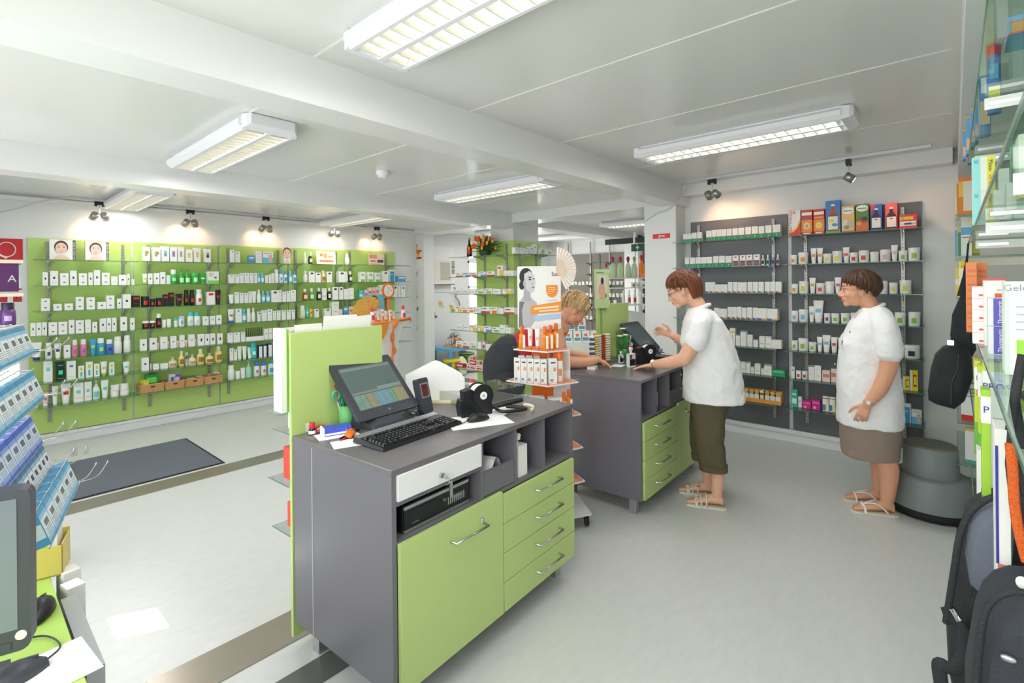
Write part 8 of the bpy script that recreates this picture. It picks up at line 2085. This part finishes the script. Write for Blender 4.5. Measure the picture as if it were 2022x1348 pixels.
def pack_mesh(key, pw):
    a, b_, _ = PK[key]; h = pw / 2 - .0015
    m = MB().box(-h, h, -.03, .0, 0, .088, 0)
    m.box(-h + .0002, h - .0002, 0, .0004, .008, .074, 4); m.box(-h + .0004, h - .0004, 0, .0006, .018, .064, 1); m.box(-h - .0001, h + .0001, -.028, -.002, .020, .056, 1)
    for k in range(7): m.box(-h * .55 + k * h * .15, -h * .55 + k * h * .15 + h * .08, .0006, .0009, .040, .056, 2)
    for k in range(4): m.box(-h * .7, h * .7, .0006, .0009, .019 + k * .005, .021 + k * .005, 3)
    return m.mesh('pack', [col(a), col(b_), col((60, 62, 70)), col((150, 160, 175)), col(tuple((p + q) // 2 for p, q in zip(a, b_)))])
tilt = .32
for ti, ((bx_, by_), z, n_, key, pw) in enumerate(tiers):
    me = pack_mesh(key, pw); B = Vector((bx_, by_, z))
    for k in range(n_):
        o = bpy.data.objects.new('blister_pack', me); COL.objects.link(o)
        # local x along U reversed, local y = outward
        x = -U; up = (Vector((0, 0, 1)) * math.cos(tilt) - N_ * math.sin(tilt)); y = up.cross(x)
        p = B - U * (pw * .55 + k * pw)
        o.matrix_world = Matrix(((x.x, y.x, up.x, p.x), (x.y, y.y, up.y, p.y), (x.z, y.z, up.z, p.z), (0, 0, 0, 1)))
        tag(o, '%s pack, %s from the far end, %s tier of the wire rack' % (PK[key][2], TEN[k + 1], TN[ti + 1]), 'box', 'packs on the %s tier of the wire rack' % TN[ti + 1])
        q = B - U * (.002 + k * pw) + up * .090
        wm.tube([q, q - N_ * .06], .0011, 5)
    up = (Vector((0, 0, 1)) * math.cos(tilt) - N_ * math.sin(tilt))
    L_ = n_ * pw + .02
    for off in (.004, .05):
        a = B + N_ * .004 - N_ * off * 1.2 - Vector((0, 0, .003)); wm.tube([a + U * .02, a - U * L_], .0016, 6)
    for off in (.0, .03, .055):
        a = B + up * .091 - N_ * off; wm.tube([a + U * .02, a - U * L_], .0014, 6)
    for s_ in (.0, .03):
        a = B + N_ * s_ + Vector((0, 0, .005)); wm.tube(curve([a - N_ * .03, a + U * .03 + N_ * .01, a + U * .08 + N_ * .03 + Vector((0, 0, .02)), a + U * .09 + N_ * .035 + Vector((0, 0, .03))]), .0016, 6)
        c = a + U * .09 + N_ * .035 + Vector((0, 0, .018))
        MB().box(-.008, .008, -.0008, .0008, -.014, .012).build('clear_label_tag', M_ACRYL, t).location = c
for s_ in (.02, .42):
    a = Vector((.20, 2.1, .752)) - U * s_ - N_ * .09; wm.tube([a, a - N_ * .06 + Vector((0, 0, .75))], .004, 8)
    for (bx_, by_), z, n_, key, pw in tiers:
        wm.tube([Vector((bx_, by_, z)) - U * s_, Vector((bx_, by_, z)) - U * s_ - N_ * .09], .0016, 5)
wm.build('wire_frame', M_CHROME, t)

# ================================================================ dark purple cosmetics stand at the left edge
t = thing('cosmetics_stand', 'dark purple cosmetics stand with beige boards at the left edge', 'display stand', (0, 3.62, 0))
M_PUR = mat('aubergine_board', (78, 30, 84), .25, noise=.05); M_BEI = mat('beige_board', (216, 196, 170), .5)
c_ = MB().box(-.45, .24, .0, .4, .02, 1.20); c_.build('stand_body', M_WHITE, t)
MB().box(-.45, .24, .0, .3, 1.555, 1.70).build('purple_panel', M_PUR, t)
text('lettering', 'A', .05, M_ALU, t, face_mat((.215, -.003, 1.62), (1, 0, 0), (0, 0, 1)))
for z in (1.53, 1.70): MB().box(-.46, .255, -.02, .32, z, z + .018).build('beige_board', M_BEI, t)
for z in (1.20, 1.37): MB().box(-.46, .24, -.05, .3, z, z + .008).build('clear_shelf', M_ACRYL, t)
MB().box(-.45, -.43, .05, .3, 1.2, 1.53).box(.215, .235, .28, .30, 1.2, 1.53).build('stand_post', M_WHITE, t)
CYLS['pu'] = ((96, 60, 120), (48, 28, 60), (190, 160, 205), 'violet')
for i, (x, z) in enumerate(((.20, 1.3785), (.12, 1.3785), (.04, 1.3785), (.18, 1.2085), (.10, 1.2085), (.14, 1.7185))):
    product('O', .065, .12, 'pu', (x, 3.66, z), 0, '%s on the purple stand' % ('rightmost on the upper clear shelf', 'second from right on the upper clear shelf', 'third from right on the upper clear shelf', 'rightmost on the lower clear shelf', 'second from right on the lower clear shelf', 'single one on top')[i], 'violet bottles on the purple stand')
a = on_y(8, 495, YL); b_ = on_y(42, 495, YL)
t = thing('wall_sign', 'red square sign with white curved symbol left of the green panels', 'sign', (b_[0] - .1, YL, 0))
zc = on_y(30, 496, YL)[2]
MB().box(-.12, .11, -.006, 0, zc - .12, zc + .12).build('red_plate', col((200, 36, 44)), t)
MB().tube([(.0 + .06 * math.cos(q), -.008, zc + .015 + .07 * math.sin(q)) for q in [-2.2 + i * .35 for i in range(16)]], .010, 6, flat=.5).tube([(-.06, -.008, zc - .03), (.0, -.008, zc - .07)], .010, 6).build('white_symbol', M_CARD, t)
t = thing('wall_poster', 'white poster with red and black date lettering left of the green panels', 'poster', (b_[0] - .17, YL, 0))
zt2 = on_y(30, 546, YL)[2]; zb2 = on_y(30, 600, YL)[2]
MB().box(-.25, .17, -.004, 0, zb2, zt2).build('sheet', M_CARD, t)
text('lettering', 'JUNI 2011', .075, col((50, 50, 54)), t, face_mat((-.02, -.006, zt2 - .20), (1, 0, 0), (0, 0, 1)), sx=1.1)
text('lettering', 'BLICKSHEIM', .05, col((200, 60, 70)), t, face_mat((-.02, -.006, zt2 - .06), (1, 0, 0), (0, 0, 1)))
MB().box(-.25, .17, -.006, -.004, zt2 - .13, zt2 - .115).box(.02, .17, -.006, -.004, zb2 + .02, zb2 + .1).build('red_print', col((200, 40, 50)), t)
